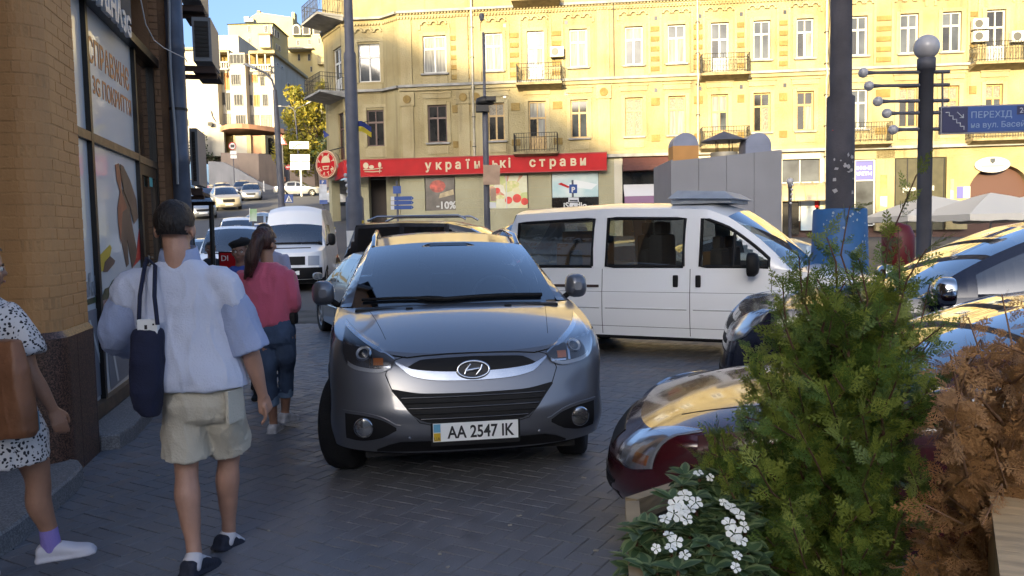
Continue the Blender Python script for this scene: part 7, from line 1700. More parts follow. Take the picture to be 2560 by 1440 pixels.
M_LILAC = M('lilac_sock', (.27, .21, .55), .95, bump=.4, bscale=200); M_WSHOE = M('white_slip_on', (.58, .57, .62), .6)
mb = MB(); limb(mb, [(a1+Vector((0, 0, -.03)), .045), (a1.lerp(k1, .22), .041)]); body_obj('lilac_sock', remesh(mb, .007, 2), M_LILAC, lw)
for a_, d in ((a1, (.95, .35, .05)), (a2, (.9, .3, -.3))): mb = MB(); foot(mb, a_, d, .25, 0, .05); sole(mb, a_, d, .26, .054); body_obj('white_shoe', remesh(mb, .0075, 2), M_WSHOE, lw)
tb = empty('shoulder_bag', Pl(20, 1090, -.3), label='brown leather shoulder bag carried by the person at the left edge', cat='bag')
mb = MB(); rings(mb, [(Pl(0, 850, -.22), .10, .035), (Pl(8, 920, -.23), .125, .05), (Pl(14, 1010, -.23), .14, .06), (Pl(18, 1075, -.23), .145, .062), (Pl(18, 1092, -.23), .13, .055)], (.9, -.3, 0), sq=.6)
body_obj('bag_body', remesh(mb, .009, 2, (.008, 6, (1, 1, .4)), 5), M('tan_leather', (.20, .085, .04), .5, var=.25, scale=5, bump=.2, bscale=40), tb)
mb = MB(); mb.tube([Pl(-60, 860, -.2), Pl(-30, 770, -.12), Pl(-8, 742, -.02)], [(.018, .006)]*3, 6); body_obj('bag_strap', mb.mesh('s', M_NAVY), M_NAVY, tb)
mb = MB(); mb.tube([Pl(82, 1075, -.1), Pl(78, 1030, -.1)], .03, 10); body_obj('blue_bottle', mb.mesh('b', M('blue_plastic', (.05, .25, .42), .3)), MATS['blue_plastic'], tb)
# ------------------------------------------------------------------ people further off: one builder
def walker(hx_, hy, Y, label, top, low, hairm, skinm=M_SKIN2, face=(0, -1, 0), hat=None, vox=.012, group='people behind the pedestrians', z0=None, sz=1.0, detail=True, step=.12, hatm=None):
 h = P(hx_, hy, Y); zg_ = terr(h.x, Y) if z0 is None else z0; s = (h.z-zg_)/1.66 if sz is None else sz; f = Vector(face).normalized(); ax = f.cross(Vector((0, 0, 1)))
 e = empty('person', (h.x, Y, zg_), label=label, cat='person', group=group); H_ = lambda a, b, z: Vector((h.x, Y, zg_))+(ax*a+f*b+Vector((0, 0, z)))*s
 s = (h.z-zg_)/1.63; mb = MB(); hd_ = head(mb, h, f, s)
 limb(mb, [(H_(0, 0, 1.54), .05*s), (H_(0, -.01, 1.42), .06*s)], 10); rings(mb, [(H_(0, 0, 1.42), .13*s, .08*s), (H_(0, 0, 1.2), .13*s, .09*s), (H_(0, 0, .95), .14*s, .1*s)], ax, 16)
 arms = [((sg*.19, 0, 1.38), (sg*.25, -.03, 1.10), (sg*.23, .10, .88)) for sg in (1, -1)]
 for a, b, c in arms: limb(mb, [(H_(*a), .05*s), (H_(*b), .04*s), (H_(*c), .026*s)], 10); (hand(mb, H_(*c), f*.3-Vector((0, 0, 1)), f, -ax if c[0] > 0 else ax, s, .5) if detail else limb(mb, [(H_(*c), .03*s), (H_(c[0], c[1]+.02, c[2]-.14), .02*s)], 8))
 legs = [((sg*.09, 0, .92), (sg*.1, sg*step*.5+.02, .50), (sg*.1, sg*step-.02, .08)) for sg in (1, -1)]
 for a, b, c in legs: limb(mb, [(H_(*a), .085*s), (H_(*b), .052*s), (H_(*c), .034*s)], 10); foot(mb, H_(*c), f, .25*s)
 body_obj('body', remesh(mb, vox, 2), skinm, e)
 mb = MB(); rings(mb, [(H_(0, 0, 1.47), .08*s, .065*s), (H_(0, 0, 1.43), .17*s, .095*s), (H_(0, 0, 1.36), .205*s, .11*s), (H_(0, 0, 1.15), .18*s, .125*s), (H_(0, 0, .92), .18*s, .125*s), (H_(0, 0, .88), .16*s, .11*s)], ax, 18)
 for a, b, c in arms: limb(mb, [(H_(*a), .068*s), (H_(*b), .055*s)]+([(H_(*c).lerp(H_(*b), .25), .04*s)] if hat == 'long' else []), 12)
 body_obj('top', remesh(mb, vox, 2, (.01, 8, (1, 1, .6)), hx_), top, e)
 mb = MB(); rings(mb, [(H_(0, 0, .96), .155*s, .11*s), (H_(0, 0, .86), .165*s, .115*s), (H_(0, 0, .80), .12*s, .09*s)], ax, 16)
 for a, b, c in legs: limb(mb, [(H_(*a), .09*s), (H_(*b), .065*s), (H_(*c), .055*s)], 12)
 body_obj('trousers', remesh(mb, vox, 2), low, e); mb = MB()
 for a, b, c in legs: foot(mb, H_(*c), f, .27*s, 0, .052*s)
 body_obj('shoes', remesh(mb, vox, 1), M_BLKPL, e, kind='stuff')
 haircap(hd_, e, hairm, 1.07, lambda x, y, z: (z > -.03 and y < .0) or (z > .03 and y < .055) or z > .072)
 if detail: face_parts(hd_, e)
 if hatm:
  c, ax_, f_, up_, s_ = hd_; mb = MB(); rg = []
  for r, z in ((.082, .045), (.096, .062), (.118, .085), (.115, .105), (.075, .128), (.01, .134)): rg.append([c+(ax_*r*cos(t)+f_*(r*1.12*sin(t)-.008)+up_*(z-.018*cos(t)))*s_ for t in [2*pi*k/20 for k in range(20)]])
  mb.ring(rg); mb.smooth = True
  body_obj('cap', mb.mesh('cap', hatm), hatm, e)
 return e
M_POLO = M('royal_blue_polo', (.03, .06, .25), .85, var=.15, scale=6); M_DKCL = M('dark_clothes', (.02, .022, .03), .9, var=.3, scale=6); M_LAV = M('lavender_grey_hoodie', (.32, .32, .42), .9, var=.1, scale=5); M_CAPB = M('black_wool_cap', (.008, .008, .01), .95, bump=.4, bscale=120)
walker(600, 628, 7.9, 'person in black beret and royal blue polo walking towards the viewer', M_POLO, M_DKCL, M_HAIRD, M_SKIND, (.12, -1, 0), hatm=M_CAPB, vox=.010)
walker(662, 588, 8.6, 'person in lavender grey top half hidden behind the pink sweater', M_LAV, M_DKCL, M_HAIRD, M_SKIN, (.1, 1, 0), vox=.011, hat='long')
walker(526, 622, 12.4, 'dark clothed person with short black hair beside the black stand', M_DKCL, M_DKCL, M_HAIRD, M_SKIND, (.25, -1, -.1), vox=.012, hat='long')
M_PALET = M('pale_grey_tee', (.42, .44, .46), .9); M_YCAP = M('yellow_cap', (.50, .46, .05), .8); M_JEAN2 = M('faded_jeans', (.10, .15, .26), .9)
gp_ = 'distant pedestrians'
walker(837, 571, 40, 'distant person in pale tee and yellow cap by the corner entrance', M_PALET, M_JEAN2, M_HAIRD, M_SKIN2, (-.5, -1, 0), hatm=M_YCAP, vox=.03, group=gp_, detail=False)
walker(826, 548, 43, 'distant person in dark clothes left of the yellow cap', M_DKCL, M_DKCL, M_HAIRD, M_SKIN2, (.4, 1, 0), vox=.03, group=gp_, detail=False)
for px, Y, lb, tm in ((498, 66, 'distant person in a pale top on the left hill pavement', M_PALET), (516, 64, 'distant person in a pink top on the left hill pavement', M_PINK), (709, 88, 'distant person in orange by the round red road sign', M('orange_top', (.45, .18, .08), .9)), (625, 90, 'distant dark person below the retaining wall', M_DKCL)):
 h = P(px, 480, Y); h.z = terr(h.x, Y)+1.63; d = h-EYE; zz = d.dot(_f); walker(1280+FPX*d.dot(CR)/zz, 720-FPX*d.dot(CU)/zz, Y, lb, tm, M_DKCL, M_HAIRD, M_SKIN2, (.3, -1, 0), vox=.045, group=gp_, detail=False)
LC.exclude = False
# ================================================================== street furniture
M_POLEG = M('grey_painted_steel', (.085, .085, .10), .55, var=.2, scale=3, bump=.1); M_CONC = M('dark_weathered_concrete', (.055, .05, .055), .85, var=.35, scale=2.5, bump=.4, bscale=25)
M_BALL = M('frosted_white_globe', (.40, .39, .40), .35, coat=.4); M_BLUES = M('blue_sign_face', (.015, .06, .24), .4); M_DKBLUES = M('dark_blue_sign_face', (.012, .014, .07), .4); M_WHITES = M('white_sign_face', (.68, .66, .62), .5); M_REDS = M('red_sign_ring', (.45, .02, .02), .5)
def part(name, mat, parent, fn, **kw):
 mb = MB(); fn(mb); o = mb.build(name, mat, parent, **kw); o.matrix_parent_inverse = parent_world(parent).inverted(); return o
def vert(px, py, Y): p = P(px, py, Y); return p
def pole(name, label, px, pyref, Y, secs, mat, cat='pole', group=None, n=18):
 """tapering upright; secs = (z, radius)"""
 b = P(px, pyref, Y); zg_ = terr(b.x, Y); e = empty(name, (b.x, Y, zg_), label=label, cat=cat, group=group)
 part('shaft', mat, e, lambda m: m.lathe((b.x, Y, zg_), [(r, z) for z, r in secs], n)); return e, Vector((b.x, Y, zg_))
# tall tram pole at the left
tp_, b = pole('tram_pole', 'tall grey steel pole with thicker base left of the red restaurant sign', 886, 480, 20, [(-.1, .235), (2.55, .225), (2.62, .17), (6.1, .15), (6.16, .115), (11, .09)], M_POLEG)
part('paper_notice', M_WHITES, tp_, lambda m: m.lathe((b.x, 20, b.z), [(.231, 1.35), (.2315, 1.75)], 18, cap=False)); part('yellow_sticker', M('yellow_notice', (.5, .36, .03), .5), tp_, lambda m: m.box((b.x+.2, 19.9, b.z+1.75), (.06, .06, .5)))
def flag(px, py, Y, label):
 p = P(px, py, Y); e = empty('flag', p, label=label, cat='flag'); part('staff', M_IRON, e, lambda m: m.tube([P(884, py-8, 20), p+Vector((.32, 0, .14))], .012, 5))
 def fl(m, z0, z1): grid(m, [[(p.x+.36*t, Y-.03*sin(t*7), p.z+lerp(z0, z1, k/2)-.10*t*t+.03*sin(t*5)) for t in [q/8 for q in range(9)]] for k in range(3)])
 part('blue_half', M('flag_blue', (.015, .03, .16), .8), e, lambda m: fl(m, 0, .13)); part('yellow_half', M('flag_yellow', (.50, .38, .02), .8), e, lambda m: fl(m, -.13, -.003))
flag(892, 318, 20, 'small blue and yellow flag on the tall left pole')
e = empty('flag', P(812, 335, 44.5), label='dark blue flag on a slanted staff at the corner balcony', cat='flag'); part('staff', M_IRON, e, lambda m: m.tube([P(786, 308, 44.5), P(815, 340, 44.8)], .02, 5)); part('cloth', MATS['flag_blue'], e, lambda m: m.add([P(808, 325, 44.5), P(824, 338, 44.5), P(810, 345, 44.5), P(824, 338, 44.55), P(808, 325, 44.55), P(810, 345, 44.55)], [(0, 1, 2), (3, 4, 5)]))
# ball topped sign posts (the near one at right, two far ones)
def ball_post(px, py, Y, label, ztop, r, arms, ang, s=1.0, spread=1.0):
 e, b = pole('ball_post', label, px, py, Y, [(-.1, r), (ztop-.14*s, r), (ztop-.14*s, r*1.25), (ztop, r*1.25), (ztop+.02, r*.5)], M_POLEG, 'sign post', 'ball topped sign posts', 20)
 part('globe', M_BALL, e, lambda m: m.ball((b.x, Y, b.z+ztop+.13*s), .145*s, 22, 14)); d = Vector((cos(ang), sin(ang), 0))
 for k, (z, l) in enumerate(arms):
  a = Vector((b.x, Y, b.z+z));
  part('arm', M_POLEG, e, lambda m: (m.tube([a+d*.28*s, a-d*.1*s, a-d*(l-.04)], [.022*s, .022*s, .016*s], 8), m.tube([a-d*(l-.14), a-d*(l-.04)], [.016*s, .026*s], 8)))
  part('arm_globe', M_BALL, e, lambda m: m.ball(a-d*(l+.02), .058*s, 14, 10))
 return e, b, d
H0 = lambda py, px, Y: P(px, py, Y).z
Yb = 9.6; zt = H0(146, 2316, Yb)
bp, b, d = ball_post(2313, 350, Yb, 'grey ball topped sign post with five globe arms and the blue subway sign', zt, .082, [(H0(y, 2316, Yb), l) for y, l in ((180, .74), (213, .67), (252, .56), (282, .45), (323, .37))], radians(2))
part('sign_upright', M_POLEG, bp, lambda m: m.tube([P(2356, 175, Yb), P(2356, 330, Yb)], .012, 6))
sb = empty('subway_sign', P(2455, 296, Yb), label='long blue sign with stairs pictogram pointing to the pedestrian subway', cat='sign')
sf = Face(P(2355, 300, Yb-.03)*1.0, (1, -.09, 0), (-.09, -1, 0)); sf.o.z = 0; sf.u.normalize(); sf.n.normalize()
z0, z1 = H0(333, 2357, Yb), H0(270, 2357, Yb); LS = 1.75
part('sign_box', M('grey_sign_edge', (.25, .25, .28), .4), sb, lambda m: sf.box(m, -.015, LS+.015, z0-.015, z1+.015, -.06, .0)); part('sign_face', M_BLUES, sb, lambda m: sf.box(m, .29, LS, z0, z1, .001, .008)); part('sign_dark_panel', M_DKBLUES, sb, lambda m: sf.box(m, 0, .288, z0, z1, .001, .009))
M_PALEB = M('pale_blue_letter', (.22, .30, .45), .5); M_WL = M('white_letter', (.45, .47, .52), .5)
def stairs(m):
 u, z = .035, z1-.06
 for k in range(5): m.tube([sf.at(u, z, .012), sf.at(u+.042, z, .012), sf.at(u+.042, z-.042, .012)], .006, 5, smooth=False); u += .042; z -= .042
 m.tube([sf.at(.165, z1-.06, .012), sf.at(.235, z1-.125, .012)], .006, 5); m.tube([sf.at(.235, z1-.085, .012), sf.at(.238, z1-.128, .012), sf.at(.195, z1-.125, .012)], .006, 5)
part('stairs_pictogram', M_WL, sb, stairs, kind='stuff')
for tx, z, sz_, m_ in (('ПЕРЕХІД', z1-.135, .105, M_PALEB), ('на вул. Басейну', z1-.25, .095, M_PALEB)): at0(text('sign_letters', tx, sz_, sf.at(.32, z, .009), sf.u, UP, m_, sb, depth=.002, align='LEFT'))
part('number_panel', M_DKBLUES, sb, lambda m: sf.box(m, .84, .98, z1-.11, z1-.01, .009, .012)); at0(text('sign_letters', '24', .085, sf.at(.91, z1-.09, .013), sf.u, UP, M_WL, sb, depth=.002))
e2, b2, _ = ball_post(1975, 490, 33, 'small distant ball topped post by the barrel canopy', H0(452, 1975, 33)-terr(11, 33)-.14, .07, [], 0);
for k, y in enumerate((462, 474, 486, 498, 508)): part('arm_globe', M_BALL, e2, lambda m: m.ball(P(1981-k, y, 32.9), .055, 10, 8))
e3, b3, _ = ball_post(884, 450, 23, 'ball topped post half hidden behind the tall left pole', H0(418, 876, 23)-terr(-4.6, 23)-.13, .085, [], 0, 1.3)
for k, y in enumerate((438, 451, 464, 479, 491)):
 part('arm', M_POLEG, e3, lambda m: m.tube([P(882, y+2, 23), P(866+k*2.2, y, 22.9)], .016, 6)); part('arm_globe', M_BALL, e3, lambda m: m.ball(P(864+k*2.2, y, 22.9), .06, 12, 8))
# thick concrete pole at the right with a blue painted base
cp, b = pole('concrete_pole', 'thick dark concrete pole with blue painted base at the right', 2100, 450, 11.2, [(-.1, .42), (.05, .40), (1.84, .335), (1.85, .30), (1.86, .19), (3.42, .185), (3.45, .145), (9.5, .12)], M_CONC, n=28)
cp.children[0].name = 'shaft'
def sleeve_(m): m.lathe((b.x, 11.2, b.z), [(.42, .0), (.355, 1.86), (.34, 1.88), (.19, 1.885)], 28, cap=False)
part('blue_base', M('peeling_blue_paint', (.022, .10, .26), .6, scale=9, col2=(.02, .085, .22), bump=.3), cp, sleeve_)
rr = random.Random(6)
def scraps(m, n, z0, z1, r, s):
 for k in range(n):
  a = rr.uniform(-2.6, -.5); z = rr.uniform(z0, z1); w_, h_ = rr.uniform(.3, 1)*s, rr.uniform(.3, 1)*s
  p = Vector((b.x+(r+.002)*cos(a), 11.2+(r+.002)*sin(a), b.z+z)); t = Vector((-sin(a), cos(a), 0)); n_ = rr.randint(4, 6); ph = rr.random()*6
  m.add([p+t*w_*cos(ph+2*pi*q/n_)*rr.uniform(.6, 1)+UP*h_*sin(ph+2*pi*q/n_)*rr.uniform(.6, 1) for q in range(n_)], [tuple(range(n_))])
part('paint_chip', M('chipped_pale_paint', (.30, .36, .42), .8), cp, lambda m: scraps(m, 46, .9, 1.84, .372, .028), kind='stuff'); part('bill_scrap', M('torn_bill_paper', (.34, .33, .33), .9, var=.3, scale=12), cp, lambda m: scraps(m, 16, 2.1, 2.66, .1885, .05), kind='stuff'); part('red_sticker', M_REDS, cp, lambda m: scraps(m, 1, 2.95, 2.96, .187, .03))
# thin camera and loudspeaker pole in the middle with pasted cardboard
mp, b = pole('camera_pole', 'thin grey pole with loudspeaker and cardboard notices before the restaurant', 1215, 400, 26, [(-.1, .11), (3.9, .095), (5.35, .09), (5.4, .05), (6.9, .045), (7.9, .04)], M_POLEG)
part('speaker_horn', M_IRON, mp, lambda m: (m.lathe(P(1212, 262, 26), [(.06, -.02), (.3, .02), (.27, .2), (.1, .26)], 16), m.box(P(1206, 272, 25.8), (.42, .3, .2)), m.box(P(1228, 248, 25.8), (.3, .35, .12))))
part('top_lamp', M_POLEG, mp, lambda m: m.lathe(P(1204, 42, 26), [(.05, -.12), (.09, 0), (.07, .1)], 12));
M_CARD = M('kraft_cardboard', (.40, .27, .18), .9, var=.15, scale=4);
for (x0, x1, y0, y1) in ((1208, 1250, 412, 462), (1226, 1240, 470, 503), (1224, 1240, 505, 520)):
 part('cardboard_notice', M_CARD if y0 != 505 else M_WHITES, mp, lambda m: m.hexa([P(x0, y1, 25.8), P(x1, y1, 25.8), P(x1, y1, 25.85), P(x0, y1, 25.85), P(x0, y0, 25.8), P(x1, y0+1, 25.8), P(x1, y0+1, 25.85), P(x0, y0, 25.85)]))
# blue direction signs, parking sign, crossing sign
ds1, b = pole('direction_sign', 'small blue street direction signs on a thin post before the restaurant door', 993, 490, 30, [(-.1, .04), (3.2, .04)], M_POLEG, 'sign')
part('number_plate_sign', M_BLUES, ds1, lambda m: m.prism([(-.15, 0), (.15, 0), (.15, .28), (-.15, .28)], P(993, 484, 29.95), (1, 0, 0), UP, .02))
for y in (496, 507, 519):
 part('blue_arrow', M_BLUES, ds1, lambda m: m.prism([(-.15, -.07), (.5, -.07), (.58, 0), (.5, .07), (-.15, .07)], P(996, y, 29.9), (1, 0, 0), UP, .03)); part('arrow_tip', M_WL, ds1, lambda m: m.lathe(P(1029, y, 29.86), [(.04, 0), (.001, -.01)], 10, 'X')); part('white_tab', M_WL, ds1, lambda m: m.prism([(-.28, -.07), (-.151, -.07), (-.151, .07), (-.28, .07)], P(996, y, 29.9), (1, 0, 0), UP, .03))
pk, b = pole('parking_sign', 'blue parking sign on a post before the phone poster', 1432, 500, 24, [(-.1, .03), (3.1, .03)], M_POLEG, 'sign'); Yp = 23.94
def plane(px0, px1, py0, py1, Y): return lambda m: m.hexa([P(px0, py1, Y), P(px1, py1, Y), P(px1, py1, Y+.02), P(px0, py1, Y+.02), P(px0, py0, Y), P(px1, py0, Y), P(px1, py0, Y+.02), P(px0, py0, Y+.02)])
part('sign_face', M_BLUES, pk, plane(1423, 1443, 461, 483, Yp)); at0(text('sign_letter', 'P', .21, P(1433, 480, Yp-.012), (1, 0, 0), UP, M_WHITES, pk, bold=.008))
part('sign_face', M_WHITES, pk, plane(1421, 1447, 494, 505, Yp)); part('sign_face', M_WHITES, pk, plane(1424, 1444, 507, 522, Yp)); part('arrow_bar', M_INK, pk, plane(1424, 1444, 500, 503, Yp-.01)); at0(text('sign_letter', 'A', .12, P(1434, 519, Yp-.012), (1, 0, 0), UP, M_INK, pk))
ps, b = pole('parking_sign', 'tall sign column with blue P and info panels left of the corner pillar', 808, 500, 38, [(-.1, .05), (2.2, .05)], M_POLEG, 'sign'); part('sign_face', M_BLUES, ps, plane(799, 816, 450, 460, 37.9)); at0(text('sign_letter', 'P', .2, P(807, 459, 37.88), (1, 0, 0), UP, M_WHITES, ps)); part('info_panel', M('grey_info_panel', (.42, .44, .47), .5, var=.2, scale=5), ps, plane(798, 817, 461, 500, 37.9)); part('round_base_sign', M_BLUES, ps, plane(799, 819, 500, 510, 37.8))
# street lamps on the hill
def street_lamp(label, px, py0, Y, top, arm, split=False):
 bx = P(px, py0, Y); e = empty('street_lamp', bx, label=label, cat='street lamp', group='street lamps'); part('column', M_POLEG, e, lambda m: m.tube([bx+Vector((0, 0, -.5)), P(*top[0], Y), P(*top[1], Y)], [.16, .13, .085] if not split else [.1, .09, .06], 10))
 for ar in arm:
  part('arm', M_POLEG, e, lambda m: m.tube([P(x, y, Y) for x, y in ar], .05, 8)); q = P(*ar[-1], Y); v = (P(*ar[-1], Y)-P(*ar[-2], Y)).normalized(); part('lamp_head', M('lamp_head_grey', (.22, .23, .25), .5), e, lambda m: m.hexa([q+v*a+Vector((0, s1, z)) for z, l in ((-.05, 1), (.07, .6)) for a, s1 in ((0, -.14), (.62*l, -.16), (.62*l, .16), (0, .14))]))
street_lamp('curved street lamp rising behind the delivery van', 704, 500, 36, ((694, 330), (687, 225)), [[(687, 225), (680, 200), (664, 182), (640, 172)]])
street_lamp('white double armed street lamp above the white road signs', 753, 470, 80, ((742, 330), (737, 280)), [[(737, 282), (733, 272), (722, 266), (704, 266)], [(737, 282), (742, 272), (752, 267), (766, 260)]], True)
rs, b = pole('road_sign', 'white direction panels on a post below the double street lamp', 752, 430, 74, [(-1, .09), (3.4, .09)], M_WHITES, 'sign')
for q in ((724, 772, 354, 372), (726, 774, 386, 403), (726, 774, 405, 424)): part('sign_panel', M_WHITES, rs, plane(*q, 73.9))
part('black_arrow', M_INK, rs, lambda m: m.tube([P(732, 370, 73.85), P(745, 361, 73.85), P(768, 359, 73.85)], .04, 5))
def small_sign(label, px, py, Y, pz, faces):
 p = P(px, py, Y); e = empty('road_sign', Vector((p.x, Y, terr(p.x, Y))), label=label, cat='sign', group='road signs on the hill'); part('post', M_POLEG, e, lambda m: m.tube([Vector((p.x, Y, terr(p.x, Y)-.3)), p], .05, 6))
 for nm, mat, fn in faces: part(nm, mat, e, fn)
def rdisc(px, py, Y, r): return lambda m: m.prism([(r*cos(2*pi*k/18), r*sin(2*pi*k/18)) for k in range(18)], P(px, py, Y), (1, 0, 0), UP, .03)
small_sign('round truck sign with two white plates left of the curved lamp', 582, 366, 84, 0, [('sign_ring', M_REDS, rdisc(581, 365, 83.9, .40)), ('sign_face', M_WHITES, rdisc(581, 365, 83.85, .31)), ('truck_pictogram', M_INK, plane(576, 586, 361, 369, 83.8)), ('sign_plate', M_WHITES, plane(575, 591, 377, 386, 83.9)), ('sign_plate', M_WHITES, plane(576, 592, 388, 396, 83.9))])
small_sign('red triangle warning sign on the curved lamp column', 705, 340, 60, 0, [('sign_edge', M_REDS, lambda m: m.prism([(-.42, -.3), (.42, -.3), (0, .48)], P(704, 352, 59.9), (1, 0, 0), UP, .03)), ('sign_face', M_WHITES, lambda m: m.prism([(-.27, -.22), (.27, -.22), (0, .30)], P(704, 352, 59.85), (1, 0, 0), UP, .03))])
small_sign('round red road sign near the white direction panels', 720, 412, 86, 0, [('sign_face', M_REDS, rdisc(720, 417, 85.9, .32)), ('sign_bar', M_WHITES, plane(715, 725, 416, 419, 85.8))])
cs, b = pole('crossing_sign', 'blue pedestrian crossing sign beside the curved street lamp', 718, 520, 33, [(-.2, .03), (1.9, .03)], M_POLEG, 'sign'); Yc = 32.9
part('sign_face', M_BLUES, cs, plane(711, 733, 486, 507, Yc)); part('white_triangle', M_WHITES, cs, lambda m: m.prism([(-.14, -.13), (.14, -.13), (0, .14)], P(722, 497, Yc-.02), (1, 0, 0), UP, -.012)); part('walker_pictogram', M_INK, cs, lambda m: (m.tube([P(722, 493, Yc-.04), P(722, 499, Yc-.04), P(719, 504, Yc-.04)], .012, 5), m.tube([P(722, 499, Yc-.04), P(726, 504, Yc-.04)], .012, 5), m.tube([P(719, 498, Yc-.04), P(725, 497, Yc-.04)], .01, 5)))
for k, px in enumerate((660, 733, 744)):
 p = P(px, 470, 85-k*4); part('post', M_WHITES, empty('bollard', (p.x, 85-k*4, terr(p.x, 85-k*4)), label=('white bollard left of the curved lamp', 'white bollard below the round red sign', 'white bollard beside the direction panels')[k], cat='bollard', group='white bollards on the hill'), lambda m: m.tube([(p.x, 85-k*4, terr(p.x, 85-k*4)-.1), (p.x, 85-k*4, terr(p.x, 85-k*4)+1.1)], .07, 8))
bb = empty('billboard', P(630, 540, 30), label='green and white advertising board behind the white vans', cat='sign'); part('board', M('green_white_print', (.10, .30, .03), .5, col2=(.5, .55, .5), scale=1.2), bb, plane(625, 642, 522, 553, 30)); part('board_edge', M_WHITES, bb, plane(623, 625, 520, 555, 29.98)); part('board_leg', M_POLEG, bb, lambda m: m.tube([P(633, 553, 30.1), P(633, 600, 30.1)], .04, 6))
wp = empty('light_box', P(492, 440, 60), label='glowing white panel on a post beside the drainpipe', cat='sign'); part('panel', M_WHITES, wp, plane(486, 500, 431, 449, 60)); part('post', M_WHITES, wp, lambda m: m.tube([P(491, 449, 60.05), P(491, 480, 60.05)], .05, 6))
# kiosk with round topped turrets and a chimney cap
kx0, kx1 = P(1676, 500, 25).x, P(1952, 500, 25).x; zk = terr(7, 25); ztk = P(1812, 378, 25).z
kk = empty('kiosk', ((kx0+kx1)/2, 25, zk), label='grey metal kiosk with two round topped turrets and a conical vent cap', cat='kiosk'); M_KG = M('grey_kiosk_sheet', (.19, .19, .205), .5, var=.08, scale=.8); M_KO = M('orange_kiosk_panel', (.42, .20, .05), .6, var=.1, scale=2); M_KB = M('blue_grey_turret', (.18, .20, .27), .5, var=.15, scale=2)
for k in range(4):
 a, c = lerp(kx0, kx1, k/4)+.006, lerp(kx0, kx1, (k+1)/4)-.006; sl_ = lambda x: ztk-(.28 if True else 0)*(1-(x-kx0)/(kx1-kx0))
 part('wall_panel', M_KG, kk, lambda m: m.hexa([(a, 24.9, zk), (c, 24.9, zk), (c, 25.0, zk), (a, 25.0, zk), (a, 24.9, sl_(a)), (c, 24.9, sl_(c)), (c, 25.0, sl_(c)), (a, 25.0, sl_(a))]))
part('body', M_KG, kk, lambda m: m.box(((kx0+kx1)/2, 26.6, (zk+ztk-.35)/2+.1), (kx1-kx0-.1, 3.1, ztk-zk-.3)))
for px, s in ((1715, 1), (1897, 1)):
 c = P(px, 385, 25); w_ = .40
 def tur(m, z0, z1): m.prism([(-w_, z0)]+[(w_, z0)]+([(w_*cos(pi*k/12), z1+w_*sin(pi*k/12)) for k in range(13)] if z1 is not None else []), (c.x, 25.75, c.z), (1, 0, 0), UP, .75)
 part('turret', M_KB if px == 1897 else M_KO, kk, lambda m: m.box((c.x, 25.4, c.z-.05), (w_*2, .74, .62))); part('turret_top', M_KB, kk, lambda m: m.prism([(w_*cos(pi*k/14), w_*sin(pi*k/14)) for k in range(15)], (c.x, 25.77, c.z+.262), (1, 0, 0), UP, .74))
c = P(1810, 380, 25.6); part('vent_drum', MATS['zinc_pipe'], kk, lambda m: m.lathe((c.x, 25.6, c.z-.3), [(.42, 0), (.42, .28)], 20)); part('vent_post', M_IRON, kk, lambda m: [m.tube([(c.x+.3*cos(a), 25.6+.3*sin(a), c.z-.1), (c.x+.3*cos(a), 25.6+.3*sin(a), c.z+.38)], .015, 5) for a in (0.3, 2, 3.5, 5)], kind='stuff'); part('vent_cap', M_POLEG, kk, lambda m: m.lathe((c.x, 25.6, c.z+.33), [(.72, 0), (.70, .03), (.02, .32)], 24))
# parasols
for px, py, hw, Y, lb in ((2478, 482, 1.65, 27, 'white pointed parasol nearest the archway'), (2330, 490, 1.75, 29.5, 'white parasol behind the ball topped post'), (2568, 490, 1.7, 28.5, 'white parasol at the right edge')):
 ap = P(px, py, Y); zr = ap.z-.72; g0 = terr(ap.x, Y); e = empty('parasol', (ap.x, Y, g0), label=lb, cat='parasol', group='white cafe parasols')
 cn = [(hw, -hw), (hw, hw), (-hw, hw), (-hw, -hw)]
 def can(m):
  for k in range(4):
   a, c_ = cn[k], cn[(k+1) % 4]; g = [[(ap.x+lerp(a[0], c_[0], u)*t, Y+lerp(a[1], c_[1], u)*t, ap.z-(ap.z-zr)*(t**1.25)+.10*t*4*u*(1-u)*t*.0-.09*sin(pi*u)*t*(1-t)*2) for u in [q/6 for q in range(7)]] for t in (0.02, .25, .5, .75, 1)]; grid(m, g); grid(m, [g[-1], [(x, y, z-.2-.03*(i % 2)) for i, (x, y, z) in enumerate(g[-1])]], False)
 part('canopy', M('white_parasol_cloth', (.62, .58, .50), .85), e, can); part('pole', M_WHITES, e, lambda m: m.tube([(ap.x, Y, g0), (ap.x, Y, ap.z)], .03, 8))
# red post box like machine by the thuja, seen behind its tips
rx = P(2245, 600, 8.6); e = empty('fire_hydrant_box', (rx.x, 8.6, 0), label='dark red round bin behind the thuja tip beside the ball topped post', cat='bin'); part('drum', M('dark_red_enamel', (.11, .006, .007), .5), e, lambda m: m.lathe((rx.x, 8.6, 0), [(.13, 1.15), (.165, 1.25), (.165, 1.52), (.12, 1.62), (.02, 1.66)], 18)); part('post', M_IRON, e, lambda m: m.tube([(rx.x, 8.6, 0), (rx.x, 8.6, 1.2)], .05, 8))
e.name = 'red_bin'
